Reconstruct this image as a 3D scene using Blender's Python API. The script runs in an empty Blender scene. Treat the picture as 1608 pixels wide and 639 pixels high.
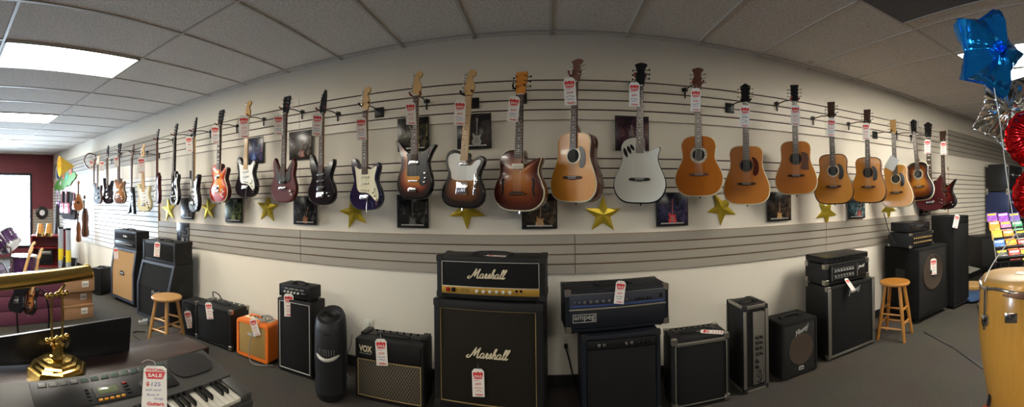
import bpy, bmesh, math, random
from mathutils import Vector, Matrix, noise
PI = math.pi
S = bpy.context.scene
COL = S.collection
random.seed(7)

# ---------------------------------------------------------------- panoramic camera (the photo is a phone panorama)
FOC, X0, Y0, ROLL, ZC = 603.4, 857.5, 309.2, 0.01138, 1.48
W_PX, H_PX = 1608, 639
cd = bpy.data.cameras.new('camera')
cam = bpy.data.objects.new('camera', cd)
COL.objects.link(cam)
cd.type = 'PANO'
cd.panorama_type = 'CENTRAL_CYLINDRICAL'
cd.central_cylindrical_range_u_min = (0 - X0) / FOC
cd.central_cylindrical_range_u_max = (W_PX - X0) / FOC
cd.central_cylindrical_range_v_min = (Y0 - H_PX) / FOC
cd.central_cylindrical_range_v_max = Y0 / FOC
cd.central_cylindrical_radius = 1.0
cd.clip_start = 0.05
cd.clip_end = 200
cam.matrix_world = Matrix.Translation((0, 0, ZC)) @ Matrix.Rotation(ROLL, 4, 'Y') @ Matrix.Rotation(PI / 2, 4, 'X')
S.camera = cam
EYE = Vector((0, 0, ZC))
WALL = 3.0          # distance of the guitar wall
CEIL = 2.745


def ray(px, py):
    """direction of the photo's pixel, horizontal length about one"""
    th = (px - X0) / FOC
    v = (Y0 - py) / FOC
    d = Matrix.Rotation(ROLL, 3, 'Y') @ Vector((math.sin(th), math.cos(th), v))
    return d / math.hypot(d.x, d.y)


def at_y(px, py, y):
    d = ray(px, py)
    return EYE + d * (y / d.y)


def at_x(px, py, x):
    d = ray(px, py)
    return EYE + d * (x / d.x)


def at_z(px, py, z=0.0):
    d = ray(px, py)
    return EYE + d * ((z - ZC) / d.z)


def at_r(px, py, r):
    return EYE + ray(px, py) * r


def azim(px):
    d = ray(px, 310)
    return math.atan2(d.x, d.y)


# ---------------------------------------------------------------- materials
def mat(name, color, rough=0.5, metal=0.0, coat=0.0, spec=0.5, bump=0.0, bscale=200.0, var=0.0, vscale=8.0, sheen=0.0):
    m = bpy.data.materials.new(name)
    m.use_nodes = True
    nt = m.node_tree
    b = nt.nodes['Principled BSDF']
    c = (*color, 1)
    b.inputs['Base Color'].default_value = c
    b.inputs['Roughness'].default_value = rough
    b.inputs['Metallic'].default_value = metal
    b.inputs['Coat Weight'].default_value = coat
    b.inputs['Coat Roughness'].default_value = 0.06
    b.inputs['Specular IOR Level'].default_value = spec
    if sheen:
        b.inputs['Sheen Weight'].default_value = sheen
    tc = nt.nodes.new('ShaderNodeTexCoord')
    if var > 0:
        n = nt.nodes.new('ShaderNodeTexNoise')
        n.inputs['Scale'].default_value = vscale
        n.inputs['Detail'].default_value = 5
        nt.links.new(tc.outputs['Object'], n.inputs['Vector'])
        mx = nt.nodes.new('ShaderNodeMix')
        mx.data_type = 'RGBA'
        mx.inputs[6].default_value = (*[max(0, k * (1 - var)) for k in color], 1)
        mx.inputs[7].default_value = (*[min(1, k * (1 + var)) for k in color], 1)
        nt.links.new(n.outputs['Fac'], mx.inputs[0])
        nt.links.new(mx.outputs[2], b.inputs['Base Color'])
    if bump > 0:
        n2 = nt.nodes.new('ShaderNodeTexNoise')
        n2.inputs['Scale'].default_value = bscale
        n2.inputs['Detail'].default_value = 3
        nt.links.new(tc.outputs['Object'], n2.inputs['Vector'])
        bp = nt.nodes.new('ShaderNodeBump')
        bp.inputs['Strength'].default_value = bump
        bp.inputs['Distance'].default_value = 0.003
        nt.links.new(n2.outputs['Fac'], bp.inputs['Height'])
        nt.links.new(bp.outputs['Normal'], b.inputs['Normal'])
    return m


def emit(name, color, strength):
    m = bpy.data.materials.new(name)
    m.use_nodes = True
    b = m.node_tree.nodes['Principled BSDF']
    b.inputs['Base Color'].default_value = (*color, 1)
    b.inputs['Emission Color'].default_value = (*color, 1)
    b.inputs['Emission Strength'].default_value = strength
    return m


def wood(name, c1, c2, rough=0.35, coat=0.3, scale=1.0, axis='Z'):
    m = mat(name, c1, rough, coat=coat)
    nt = m.node_tree
    b = nt.nodes['Principled BSDF']
    tc = nt.nodes.new('ShaderNodeTexCoord')
    mp = nt.nodes.new('ShaderNodeMapping')
    sc = {'Z': (30, 30, 1.6), 'X': (1.6, 30, 30), 'Y': (30, 1.6, 30)}[axis]
    mp.inputs['Scale'].default_value = [k * scale for k in sc]
    n = nt.nodes.new('ShaderNodeTexNoise')
    n.inputs['Scale'].default_value = 3
    n.inputs['Detail'].default_value = 6
    n.inputs['Distortion'].default_value = 0.6
    mx = nt.nodes.new('ShaderNodeMix')
    mx.data_type = 'RGBA'
    mx.inputs[6].default_value = (*c1, 1)
    mx.inputs[7].default_value = (*c2, 1)
    nt.links.new(tc.outputs['Object'], mp.inputs['Vector'])
    nt.links.new(mp.outputs['Vector'], n.inputs['Vector'])
    nt.links.new(n.outputs['Fac'], mx.inputs[0])
    nt.links.new(mx.outputs[2], b.inputs['Base Color'])
    return m


def burst(name, stops, rough=0.2, coat=0.35):
    """guitar finish painted from the rim to the middle; the paint follows the mesh attribute 'rim'"""
    m = mat(name, stops[0][1], rough, coat=coat)
    nt = m.node_tree
    b = nt.nodes['Principled BSDF']
    a = nt.nodes.new('ShaderNodeAttribute')
    a.attribute_name = 'rim'
    r = nt.nodes.new('ShaderNodeValToRGB')
    e = r.color_ramp.elements
    while len(e) > 1:
        e.remove(e[-1])
    e[0].position = stops[0][0]
    e[0].color = (*stops[0][1], 1)
    for p, c in stops[1:]:
        k = e.new(p)
        k.color = (*c, 1)
    tc = nt.nodes.new('ShaderNodeTexCoord')
    mp = nt.nodes.new('ShaderNodeMapping')
    mp.inputs['Scale'].default_value = (40, 40, 2)
    n = nt.nodes.new('ShaderNodeTexNoise')
    n.inputs['Scale'].default_value = 3
    nt.links.new(tc.outputs['Object'], mp.inputs['Vector'])
    nt.links.new(mp.outputs['Vector'], n.inputs['Vector'])
    mx = nt.nodes.new('ShaderNodeMix')
    mx.data_type = 'RGBA'
    mx.blend_type = 'MULTIPLY'
    mx.inputs[0].default_value = 0.35
    nt.links.new(a.outputs['Fac'], r.inputs['Fac'])
    nt.links.new(r.outputs['Color'], mx.inputs[6])
    nt.links.new(n.outputs['Color'], mx.inputs[7])
    nt.links.new(r.outputs['Color'], b.inputs['Base Color'])
    return m


# ---------------------------------------------------------------- mesh collector
def catmull(pts, closed=False, k=6):
    out = []
    n = len(pts)
    P = [Vector(p) for p in pts]
    rng = range(n) if closed else range(n - 1)
    for i in rng:
        p1, p2 = P[i], P[(i + 1) % n]
        p0 = P[i - 1] if closed or i > 0 else p1 * 2 - p2
        p3 = P[(i + 2) % n] if closed or i + 2 < n else p2 * 2 - p1
        for j in range(k):
            t = j / k
            out.append(0.5 * ((2 * p1) + (p2 - p0) * t + (2 * p0 - 5 * p1 + 4 * p2 - p3) * t * t + (3 * p1 - p0 - 3 * p2 + p3) * t ** 3))
    if not closed:
        out.append(P[-1].copy())
    return out


_chcache = {}


def chamfer_geo(sx, sy, sz, r, seg):
    key = (round(sx, 4), round(sy, 4), round(sz, 4), round(r, 4), seg)
    if key not in _chcache:
        bm = bmesh.new()
        bmesh.ops.create_cube(bm, size=1.0)
        for v in bm.verts:
            v.co = Vector((v.co.x * sx, v.co.y * sy, v.co.z * sz))
        if r > 0:
            bmesh.ops.bevel(bm, geom=bm.edges[:], offset=min(r, 0.49 * min(sx, sy, sz)), segments=seg, affect='EDGES', profile=0.5)
        bm.verts.index_update()
        _chcache[key] = ([v.co.copy() for v in bm.verts], [[v.index for v in f.verts] for f in bm.faces])
        bm.free()
    return _chcache[key]


class MB:
    def __init__(self):
        self.v, self.f, self.mi, self.rim = [], [], [], {}

    def add(self, verts, faces, m=0, M=None):
        o = len(self.v)
        self.v += [(M @ Vector(p)) if M is not None else Vector(p) for p in verts]
        for f in faces:
            self.f.append([i + o for i in f])
            self.mi.append(m)
        return o

    def box(self, c, s, r=0.0, m=0, M=None, seg=2, rot=None):
        v, f = chamfer_geo(s[0], s[1], s[2], r, seg)
        T = Matrix.Translation(c)
        if rot is not None:
            T = T @ rot.to_4x4()
        if M is not None:
            T = M @ T
        self.add(v, f, m, T)
        return self

    def span(self, a, b, r=0.0, m=0, M=None):
        return self.box([(p + q) / 2 for p, q in zip(a, b)], [abs(q - p) for p, q in zip(a, b)], r, m, M)

    def tube(self, pts, rad, n=10, m=0, cap=True, M=None, closed=False):
        P = [Vector(p) for p in pts]
        R = rad if isinstance(rad, (list, tuple)) else [rad] * len(P)
        k = len(P)
        rings = []
        up = None
        for i, p in enumerate(P):
            if closed:
                t = P[(i + 1) % k] - P[i - 1]
            else:
                t = P[min(i + 1, k - 1)] - P[max(i - 1, 0)]
            t = t.normalized() if t.length > 1e-9 else Vector((0, 0, 1))
            if up is None:
                up = Vector((0, 0, 1)) if abs(t.z) < 0.9 else Vector((1, 0, 0))
            s = t.cross(up)
            s = s.normalized() if s.length > 1e-6 else t.orthogonal().normalized()
            u = s.cross(t).normalized()
            up = u
            rings.append([p + (s * math.cos(2 * PI * j / n) + u * math.sin(2 * PI * j / n)) * R[i] for j in range(n)])
        V = [q for r_ in rings for q in r_]
        F = []
        for i in range(k if closed else k - 1):
            a, b = i * n, ((i + 1) % k) * n
            for j in range(n):
                F.append([a + j, a + (j + 1) % n, b + (j + 1) % n, b + j])
        if cap and not closed:
            F.append(list(range(n))[::-1])
            F.append([(k - 1) * n + j for j in range(n)])
        self.add(V, F, m, M)
        return self

    def cyl(self, a, b, r, r2=None, n=16, m=0, M=None):
        return self.tube([a, b], [r, r if r2 is None else r2], n, m, True, M)

    def lathe(self, prof, n=32, m=0, M=None, phase=0.0):
        """profile [(radius, z)], capped at both ends"""
        V, F = [], []
        for r, z in prof:
            for j in range(n):
                a = 2 * PI * j / n + phase
                V.append(Vector((r * math.cos(a), r * math.sin(a), z)))
        for i in range(len(prof) - 1):
            for j in range(n):
                F.append([i * n + j, i * n + (j + 1) % n, (i + 1) * n + (j + 1) % n, (i + 1) * n + j])
        if prof[0][0] > 1e-5:
            F.append(list(range(n))[::-1])
        if prof[-1][0] > 1e-5:
            F.append([(len(prof) - 1) * n + j for j in range(n)])
        self.add(V, F, m, M)
        return self

    def prism(self, out, y0, y1, m=0, M=None):
        """outline (x,z) counter-clockwise seen from the front (-y), extruded from y0 (front) to y1"""
        n = len(out)
        V = [Vector((p[0], y0, p[1])) for p in out] + [Vector((p[0], y1, p[1])) for p in out]
        F = [list(range(n)), [n + i for i in range(n)][::-1]]
        for i in range(n):
            j = (i + 1) % n
            F.append([j, i, n + i, n + j])
        self.add(V, F, m, M)
        return self

    def prof_x(self, prof, x0, x1, m=0, M=None):
        """side profile (y,z) extruded along x"""
        n = len(prof)
        V = [Vector((x0, p[0], p[1])) for p in prof] + [Vector((x1, p[0], p[1])) for p in prof]
        F = [list(range(n))[::-1], [n + i for i in range(n)]]
        for i in range(n):
            j = (i + 1) % n
            F.append([i, j, n + j, n + i])
        self.add(V, F, m, M)
        return self

    def ribbon(self, pts, w, y0=0.0, y1=0.002, m=0, M=None, smooth=5, taper=False):
        """flat brush stroke in the x-z plane"""
        P = catmull([(p[0], p[1]) for p in pts], False, smooth) if smooth > 1 and len(pts) > 2 else [Vector(p) for p in pts]
        n = len(P)
        L, R = [], []
        for i, p in enumerate(P):
            t = P[min(i + 1, n - 1)] - P[max(i - 1, 0)]
            t = t.normalized() if t.length > 1e-9 else Vector((1, 0))
            s = Vector((-t.y, t.x))
            k = w
            if taper:
                k = w * (0.55 + 0.65 * abs(t.y))
            L.append(p + s * k)
            R.append(p - s * k)
        V = [Vector((p.x, y0, p.y)) for p in L] + [Vector((p.x, y0, p.y)) for p in R]
        V += [Vector((p.x, y1, p.y)) for p in L] + [Vector((p.x, y1, p.y)) for p in R]
        F = []
        for i in range(n - 1):
            F.append([n + i, n + i + 1, i + 1, i])
            F.append([i, i + 1, 2 * n + i + 1, 2 * n + i])
            F.append([n + i + 1, n + i, 3 * n + i, 3 * n + i + 1])
        self.add(V, F, m, M)
        return self

    def ball(self, c, r, n=12, m=0, sc=(1, 1, 1), M=None):
        prof = [(max(0.0, r * math.sin(PI * i / n)), -r * math.cos(PI * i / n)) for i in range(n + 1)]
        prof[0] = (1e-6, -r)
        prof[-1] = (1e-6, r)
        T = Matrix.Translation(c) @ Matrix.Diagonal((*sc, 1))
        return self.lathe(prof, n * 2, m, (M @ T) if M is not None else T)

    def build(self, name, mats, parent=None, ang=35, smooth=True, loc=None, rot=None):
        me = bpy.data.meshes.new(name)
        me.from_pydata([tuple(p) for p in self.v], [], self.f)
        if not isinstance(mats, (list, tuple)):
            mats = [mats]
        for k in mats:
            me.materials.append(k)
        me.polygons.foreach_set('material_index', self.mi)
        if self.rim:
            at = me.attributes.new('rim', 'FLOAT', 'POINT')
            for i, val in self.rim.items():
                at.data[i].value = val
        bm = bmesh.new()
        bm.from_mesh(me)
        bmesh.ops.recalc_face_normals(bm, faces=bm.faces[:])
        bm.to_mesh(me)
        bm.free()
        if smooth:
            me.shade_smooth()
            me.set_sharp_from_angle(angle=math.radians(ang))
        o = bpy.data.objects.new(name, me)
        COL.objects.link(o)
        if parent is not None:
            o.parent = parent
        if loc is not None:
            o.location = loc
        if rot is not None:
            o.rotation_euler = rot
        return o


def tag(o, label, cat, group=None):
    o['label'] = label
    o['category'] = cat
    if group:
        o['group'] = group
    return o


def thing(name, label, cat, loc=(0, 0, 0), rz=0.0, group=None):
    o = bpy.data.objects.new(name, None)
    o.empty_display_size = 0.1
    COL.objects.link(o)
    o.location = loc
    o.rotation_euler = (0, 0, rz)
    return tag(o, label, cat, group)


def struct(o):
    o['kind'] = 'structure'
    return o


def link_copy(o, parent=None):
    c = o.copy()
    COL.objects.link(c)
    if parent is not None:
        c.parent = parent
        c.matrix_parent_inverse = o.matrix_parent_inverse.copy()
    return c


def copy_tree(o, parent=None):
    c = link_copy(o, parent)
    for ch in list(o.children):
        copy_tree(ch, c)
    return c


_txt = {}


def text_geo(s, bold=0.0, shear=0.0, space=1.0):
    """lettering as verts/faces in the x-z plane, cap height about one, centred"""
    key = (s, bold, shear, space)
    if key not in _txt:
        cu = bpy.data.curves.new('lettering', 'FONT')
        cu.body = s
        cu.size = 1.0
        cu.offset = bold
        cu.shear = shear
        cu.space_character = space
        cu.align_x = 'CENTER'
        cu.resolution_u = 3
        o = bpy.data.objects.new('lettering', cu)
        COL.objects.link(o)
        bpy.context.view_layer.update()
        me = bpy.data.meshes.new_from_object(o.evaluated_get(bpy.context.evaluated_depsgraph_get()))
        V = [Vector((v.co.x, 0, v.co.y)) for v in me.vertices]
        F = [list(p.vertices) for p in me.polygons]
        bpy.data.objects.remove(o)
        bpy.data.curves.remove(cu)
        bpy.data.meshes.remove(me)
        lo = min(v.z for v in V)
        hi = max(v.z for v in V)
        xl = min(v.x for v in V)
        xh = max(v.x for v in V)
        for v in V:
            v.x = (v.x - (xl + xh) / 2)
            v.z = (v.z - (lo + hi) / 2)
        _txt[key] = (V, F, xh - xl, hi - lo)
    return _txt[key]


def put_text(mb, s, cx, cz, w=None, h=None, y=0.0, m=0, bold=0.0, shear=0.0, space=1.0, M=None):
    """lettering scaled to width w and/or height h"""
    V, F, tw, th_ = text_geo(s, bold, shear, space)
    kx = (w / tw) if w else h / th_
    kz = (h / th_) if h else kx
    mb.add([(v.x * kx + cx, y, v.z * kz + cz) for v in V], F, m, M)
    return mb


def rrect(w, h, r, k=4, cx=0.0, cz=0.0):
    out = []
    r = max(min(r, w / 2 - 1e-4, h / 2 - 1e-4), 1e-4)
    for sx, sz, a0 in ((1, -1, -PI / 2), (1, 1, 0), (-1, 1, PI / 2), (-1, -1, PI)):
        for j in range(k + 1):
            a = a0 + PI / 2 * j / k
            out.append((cx + sx * (w / 2 - r) + r * math.cos(a), cz + sz * (h / 2 - r) + r * math.sin(a)))
    return out
# ---------------------------------------------------------------- materials used around the room
M = {}
M['wall'] = mat('wall paint', (0.80, 0.755, 0.655), 0.75, bump=0.15, bscale=120, var=0.03, vscale=2)
M['panel'] = mat('cream panel', (0.80, 0.75, 0.64), 0.45, var=0.03, vscale=3)
M['panel_white'] = mat('white slat panel', (0.80, 0.80, 0.78), 0.45, var=0.03, vscale=3)
M['panel_grey'] = mat('grey slat panel', (0.36, 0.33, 0.28), 0.5, var=0.04, vscale=3)
M['groove'] = mat('dark fibreboard slot', (0.05, 0.032, 0.02), 0.8)
M['groove_brown'] = mat('brown fibreboard slot', (0.16, 0.085, 0.045), 0.8)
M['edge'] = mat('brown fibreboard edge', (0.30, 0.18, 0.09), 0.7, var=0.15, vscale=40)
M['maroon'] = mat('maroon paint', (0.16, 0.028, 0.04), 0.6, var=0.08, vscale=3)
M['alu_dark'] = mat('dark window frame', (0.02, 0.025, 0.03), 0.35, metal=0.5)
M['tgrid'] = mat('ceiling grid metal', (0.46, 0.435, 0.40), 0.5)
M['baseboard'] = mat('black rubber baseboard', (0.012, 0.012, 0.012), 0.5)
M['diffuser'] = emit('lamp diffuser', (1.0, 0.93, 0.80), 24.0)


def tile_mat():
    m = mat('acoustic ceiling tile', (0.52, 0.49, 0.45), 0.9)
    nt = m.node_tree
    b = nt.nodes['Principled BSDF']
    tc = nt.nodes.new('ShaderNodeTexCoord')
    n = nt.nodes.new('ShaderNodeTexNoise')
    n.inputs['Scale'].default_value = 70
    n.inputs['Detail'].default_value = 4
    n2 = nt.nodes.new('ShaderNodeTexNoise')       # brown water stain
    n2.inputs['Scale'].default_value = 7
    r = nt.nodes.new('ShaderNodeValToRGB')
    r.color_ramp.elements[0].position = 0.38
    r.color_ramp.elements[0].color = (0.52, 0.49, 0.45, 1)
    r.color_ramp.elements[1].position = 0.6
    r.color_ramp.elements[1].color = (0.70, 0.665, 0.615, 1)
    nt.links.new(tc.outputs['Object'], n.inputs['Vector'])
    nt.links.new(n.outputs['Fac'], r.inputs['Fac'])
    sp = nt.nodes.new('ShaderNodeVectorMath')
    sp.operation = 'DISTANCE'
    c = at_z(1274, 97, CEIL)
    sp.inputs[1].default_value = (c.x, c.y, CEIL)
    nt.links.new(tc.outputs['Object'], sp.inputs[0])
    ad = nt.nodes.new('ShaderNodeMath')
    ad.operation = 'MULTIPLY_ADD'
    nt.links.new(n2.outputs['Fac'], ad.inputs[0])
    ad.inputs[1].default_value = -0.9
    nt.links.new(sp.outputs['Value'], ad.inputs[2])
    r2 = nt.nodes.new('ShaderNodeValToRGB')
    r2.color_ramp.elements[0].position = 0.0
    r2.color_ramp.elements[0].color = (0.55, 0.55, 0.55, 1)
    r2.color_ramp.elements[1].position = 0.05
    r2.color_ramp.elements[1].color = (0, 0, 0, 1)
    sh = nt.nodes.new('ShaderNodeMath')
    sh.operation = 'ADD'
    sh.inputs[1].default_value = 0.30
    nt.links.new(ad.outputs[0], sh.inputs[0])
    nt.links.new(sh.outputs[0], r2.inputs['Fac'])
    mx = nt.nodes.new('ShaderNodeMix')
    mx.data_type = 'RGBA'
    mx.inputs[7].default_value = (0.22, 0.15, 0.09, 1)
    nt.links.new(r2.outputs['Color'], mx.inputs[0])
    nt.links.new(r.outputs['Color'], mx.inputs[6])
    nt.links.new(mx.outputs[2], b.inputs['Base Color'])
    bp = nt.nodes.new('ShaderNodeBump')
    bp.inputs['Strength'].default_value = 0.35
    bp.inputs['Distance'].default_value = 0.003
    nt.links.new(n.outputs['Fac'], bp.inputs['Height'])
    nt.links.new(bp.outputs['Normal'], b.inputs['Normal'])
    return m


def carpet_mat():
    m = mat('grey carpet', (0.1, 0.1, 0.1), 0.95, spec=0.1)
    nt = m.node_tree
    b = nt.nodes['Principled BSDF']
    tc = nt.nodes.new('ShaderNodeTexCoord')
    n = nt.nodes.new('ShaderNodeTexNoise')
    n.inputs['Scale'].default_value = 160
    n.inputs['Detail'].default_value = 4
    r = nt.nodes.new('ShaderNodeValToRGB')
    r.color_ramp.elements[0].position = 0.35
    r.color_ramp.elements[0].color = (0.036, 0.033, 0.029, 1)
    r.color_ramp.elements[1].position = 0.65
    r.color_ramp.elements[1].color = (0.100, 0.091, 0.078, 1)
    n3 = nt.nodes.new('ShaderNodeTexNoise')
    n3.inputs['Scale'].default_value = 2.2
    n3.inputs['Detail'].default_value = 3
    mx = nt.nodes.new('ShaderNodeMix')
    mx.data_type = 'RGBA'
    mx.blend_type = 'MULTIPLY'
    mx.inputs[0].default_value = 0.3
    nt.links.new(tc.outputs['Object'], n.inputs['Vector'])
    nt.links.new(tc.outputs['Object'], n3.inputs['Vector'])
    nt.links.new(n.outputs['Fac'], r.inputs['Fac'])
    nt.links.new(r.outputs['Color'], mx.inputs[6])
    nt.links.new(n3.outputs['Color'], mx.inputs[7])
    nt.links.new(mx.outputs[2], b.inputs['Base Color'])
    bp = nt.nodes.new('ShaderNodeBump')
    bp.inputs['Strength'].default_value = 0.5
    bp.inputs['Distance'].default_value = 0.004
    nt.links.new(n.outputs['Fac'], bp.inputs['Height'])
    nt.links.new(bp.outputs['Normal'], b.inputs['Normal'])
    return m


M['tile'] = tile_mat()
M['carpet'] = carpet_mat()
XL, XR, YB = -10.1, 10.6, -5.2      # end walls and the wall behind the camera

struct(MB().span((XL - .3, YB - .2, -0.1), (XR + .3, WALL + .2, 0)).build('floor', M['carpet'], smooth=False))
struct(MB().span((XL - .3, YB - .2, CEIL), (XR + .3, WALL + .2, CEIL + .1)).build('ceiling', M['tile'], smooth=False))
struct(MB().span((XL - .3, WALL, 0), (XR + .3, WALL + .15, CEIL)).build('wall_north', M['wall'], smooth=False))
M['wall_dark'] = mat('dark wall paint', (0.07, 0.06, 0.055), 0.8)
struct(MB().span((XR, YB, 0), (XR + .2, WALL, CEIL)).build('wall_east', M['wall_dark'], smooth=False))
struct(MB().span((XL, YB - .2, 0), (XR, YB, CEIL)).build('wall_south', M['wall_dark'], smooth=False))
struct(MB().span((XL, WALL - .015, 0), (XR, WALL, 0.09)).build('baseboard_north', M['baseboard'], smooth=False))

# street wall: shop window, maroon panelling, grey slat board below it
wy0, wy1, wz0, wz1 = 0.55, 2.33, 0.30, 2.17
w = MB()
w.span((XL - .2, wy1 + .05, 0), (XL, WALL, CEIL))
w.span((XL - .2, YB, wz1 + .05), (XL, wy1 + .05, CEIL))
w.span((XL - .2, YB, 0), (XL, wy1 + .05, wz0 - .05))
w.span((XL - .2, YB, wz0 - .05), (XL, wy0 - .05, wz1 + .05))
struct(w.build('wall_west', M['maroon'], smooth=False))
f = MB()
for a, b in (((XL - .06, wy1, wz0), (XL + .03, wy1 + .06, wz1)), ((XL - .06, wy0 - .06, wz0), (XL + .03, wy0, wz1)),
             ((XL - .06, wy0 - .06, wz1), (XL + .03, wy1 + .06, wz1 + .06)), ((XL - .06, wy0 - .06, wz0 - .06), (XL + .03, wy1 + .06, wz0)),
             ((XL - .05, 1.16, wz0), (XL + .02, 1.20, wz1))):
    f.span(a, b)
win = struct(f.build('window_1', M['alu_dark'], smooth=False))
M['glass'] = bpy.data.materials.new('window glass')
M['glass'].use_nodes = True
_nt = M['glass'].node_tree
_nt.nodes.remove(_nt.nodes['Principled BSDF'])
_t, _g, _f, _m = [_nt.nodes.new(k) for k in ('ShaderNodeBsdfTransparent', 'ShaderNodeBsdfGlossy', 'ShaderNodeFresnel', 'ShaderNodeMixShader')]
_g.inputs['Roughness'].default_value = 0.02
_nt.links.new(_f.outputs[0], _m.inputs[0])
_nt.links.new(_t.outputs[0], _m.inputs[1])
_nt.links.new(_g.outputs[0], _m.inputs[2])
_nt.links.new(_m.outputs[0], _nt.nodes['Material Output'].inputs['Surface'])
MB().span((XL - .03, wy0, wz0), (XL - .024, wy1, wz1)).build('pane', M['glass'], win, smooth=False)
# vertical joint strips of the maroon boards
for i, y in enumerate((wy1 + .02, 1.25)):
    z0 = wz1 + .07
    struct(MB().span((XL, y - .006, z0), (XL + .012, y + .006, CEIL)).build('trim_%d' % (i + 1), M['maroon'], smooth=False))


def slat_profile(z0, z1, grooves, t=0.02, gw=0.011, gd=0.012):
    """(face depth, z) going up; grooves cut into the board; y measured from the wall towards the room"""
    segs = []
    z = z0
    for g in sorted(grooves):
        segs.append((z, g - gw / 2))
        z = g + gw / 2
    segs.append((z, z1))
    return segs


def slat_panel(name, x0, x1, z0, z1, grooves, face, slot, t=0.02, axis='y', at=WALL, edge=True):
    """slotted display board of one sheet: face strips, slots behind, brown cut edges"""
    mb = MB()

    def sp(a, b, m):
        if axis == 'y':
            mb.span((a[0], at - a[1], a[2]), (b[0], at - b[1], b[2]), 0, m)
        else:
            mb.span((at + a[1], a[0], a[2]), (at + b[1], b[0], b[2]), 0, m)
    sp((x0, 0, z0), (x1, t - .011, z1), 1)
    for a, b in slat_profile(z0, z1, grooves):
        sp((x0 + .002, t - .011, a), (x1 - .002, t, b), 0)
    if edge:
        if edge is True:
            sp((x0 - .004, 0, z0), (x0, t - .001, z1), 2)
            sp((x1, 0, z0), (x1 + .004, t - .001, z1), 2)
        sp((x0, 0, z1), (x1, t - .001, z1 + .003), 2)
    return struct(mb.build(name, [face, slot, M['edge']], smooth=False))


G = 0.0765
xs = [-10.09, -9.5, -7.1, -4.74]
XJ = [-4.73, -2.22, 0.22, 2.66, 5.16]
up_g = [ZC + .906 - G * i for i in range(4)]
mid_g = [ZC + .296 - G * i for i in range(4)]
low_g = [ZC - .372 - G * i for i in range(3)]
for a, b in zip(XJ[:-1], XJ[1:]):
    slat_panel('wall_slat_board', a + .0005, b - .0005, ZC + .60, ZC + .985, up_g, M['panel'], M['groove'], edge=False)
    slat_panel('wall_slat_board', a + .0005, b - .0005, ZC + .022, ZC + .356, mid_g, M['panel'], M['groove'], edge=False)
    slat_panel('wall_slat_board', a + .001, b - .001, ZC - .60, ZC - .298, low_g, M['panel_grey'], M['groove_brown'], edge='top')
for x in (XJ[0] - .006, XJ[-1]):        # brown cut edges where the tall boards begin
    struct(MB().span((x, WALL - .021, ZC - .60), (x + .006, WALL, ZC + .03 if x < 0 else ZC + .40)).build('trim_%d' % (5 if x < 0 else 6), M['edge'], smooth=False))
for a, b in zip(xs[:-1], xs[1:]):
    slat_panel('wall_slat_board', a + .002, b - .002, ZC + .60, ZC + .985, up_g, M['panel_grey'], M['groove'], edge=False)
    gs = [ZC + .296 - G * i for i in range(15)]
    slat_panel('wall_slat_board', a + .002, b - .006, ZC - .86, ZC + .356, gs, M['panel_white'], M['groove'])
for a, b in ((5.16, 7.6), (7.6, 10.04)):
    slat_panel('wall_slat_board', a + .006, b - .006, ZC + .60, ZC + .985, up_g, M['panel_grey'], M['groove'])
    gs = [ZC + .296 - G * i for i in range(15)]
    slat_panel('wall_slat_board', a + .006, b - .006, ZC - .86, ZC + .356, gs, M['panel'], M['groove'])
# grey slat board on the street wall, under the maroon panelling
slat_panel('wall_slat_board', 2.42, 2.97, 0.12, 1.26, [1.22 - G * i for i in range(14)], M['panel_grey'], M['groove'], axis='x', at=XL)

# ceiling grid: tiles 0.60 across, 1.22 deep
GX0, GS = 0.045, 0.60
GY = [1.70 - 1.22 * i for i in range(6)] + [2.92]
k0, k1 = math.ceil((XL - GX0) / GS), math.floor((XR - GX0) / GS)
grid = MB()
for k in range(k0, k1 + 1):
    x = GX0 + GS * k
    grid.span((x - .011, YB, CEIL - .005), (x + .011, WALL, CEIL))
for y in GY:
    grid.span((XL, y - .011, CEIL - .0052), (XR, y + .011, CEIL))
struct(grid.build('ceiling_grid', M['tgrid'], smooth=False))


def troffer(k, j, label, group=None, parts=True):
    """fluorescent ceiling light in grid column k, row j"""
    x0, x1 = GX0 + GS * k + .014, GX0 + GS * (k + 1) - .014
    y0, y1 = GY[j] - 1.22 + .014, GY[j] - .014
    o = thing('ceiling_light', label, 'ceiling light', ((x0 + x1) / 2, (y0 + y1) / 2, CEIL - .012), 0, group)
    hx, hy = (x1 - x0) / 2, (y1 - y0) / 2
    fr = MB()
    fr.span((-hx, -hy, 0), (-hx + .015, hy, .01)).span((hx - .015, -hy, 0), (hx, hy, .01))
    fr.span((-hx, -hy, 0), (hx, -hy + .015, .01)).span((-hx, hy - .015, 0), (hx, hy, .01))
    fr.build('frame', M['tgrid'], o, smooth=False)
    MB().span((-hx + .015, -hy + .015, .003), (hx - .015, hy - .015, .008)).build('diffuser', M['diffuser'], o, smooth=False)
    return o


troffer(-6, 0, 'long bright ceiling light panel nearest the brass lamp')
troffer(-10, 0, 'second bright ceiling light panel, farther along towards the maroon street wall')
troffer(-14, 0, 'third ceiling light panel, closest to the maroon street wall')
troffer(5, 0, 'bright ceiling light panel partly hidden by the blue star balloon')
troffer(6, 0, 'bright ceiling light panel beyond the blue star balloon, above the silver one')
# unseen lamps assumed on the same ceiling, added to light the room
for k, j in ((-14, 2), (-10, 2), (-6, 2), (-2, 3), (2, 3), (6, 3), (10, 1)):
    o = troffer(k, j, '', None)
    del o['label'], o['category']
    struct(o)

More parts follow.
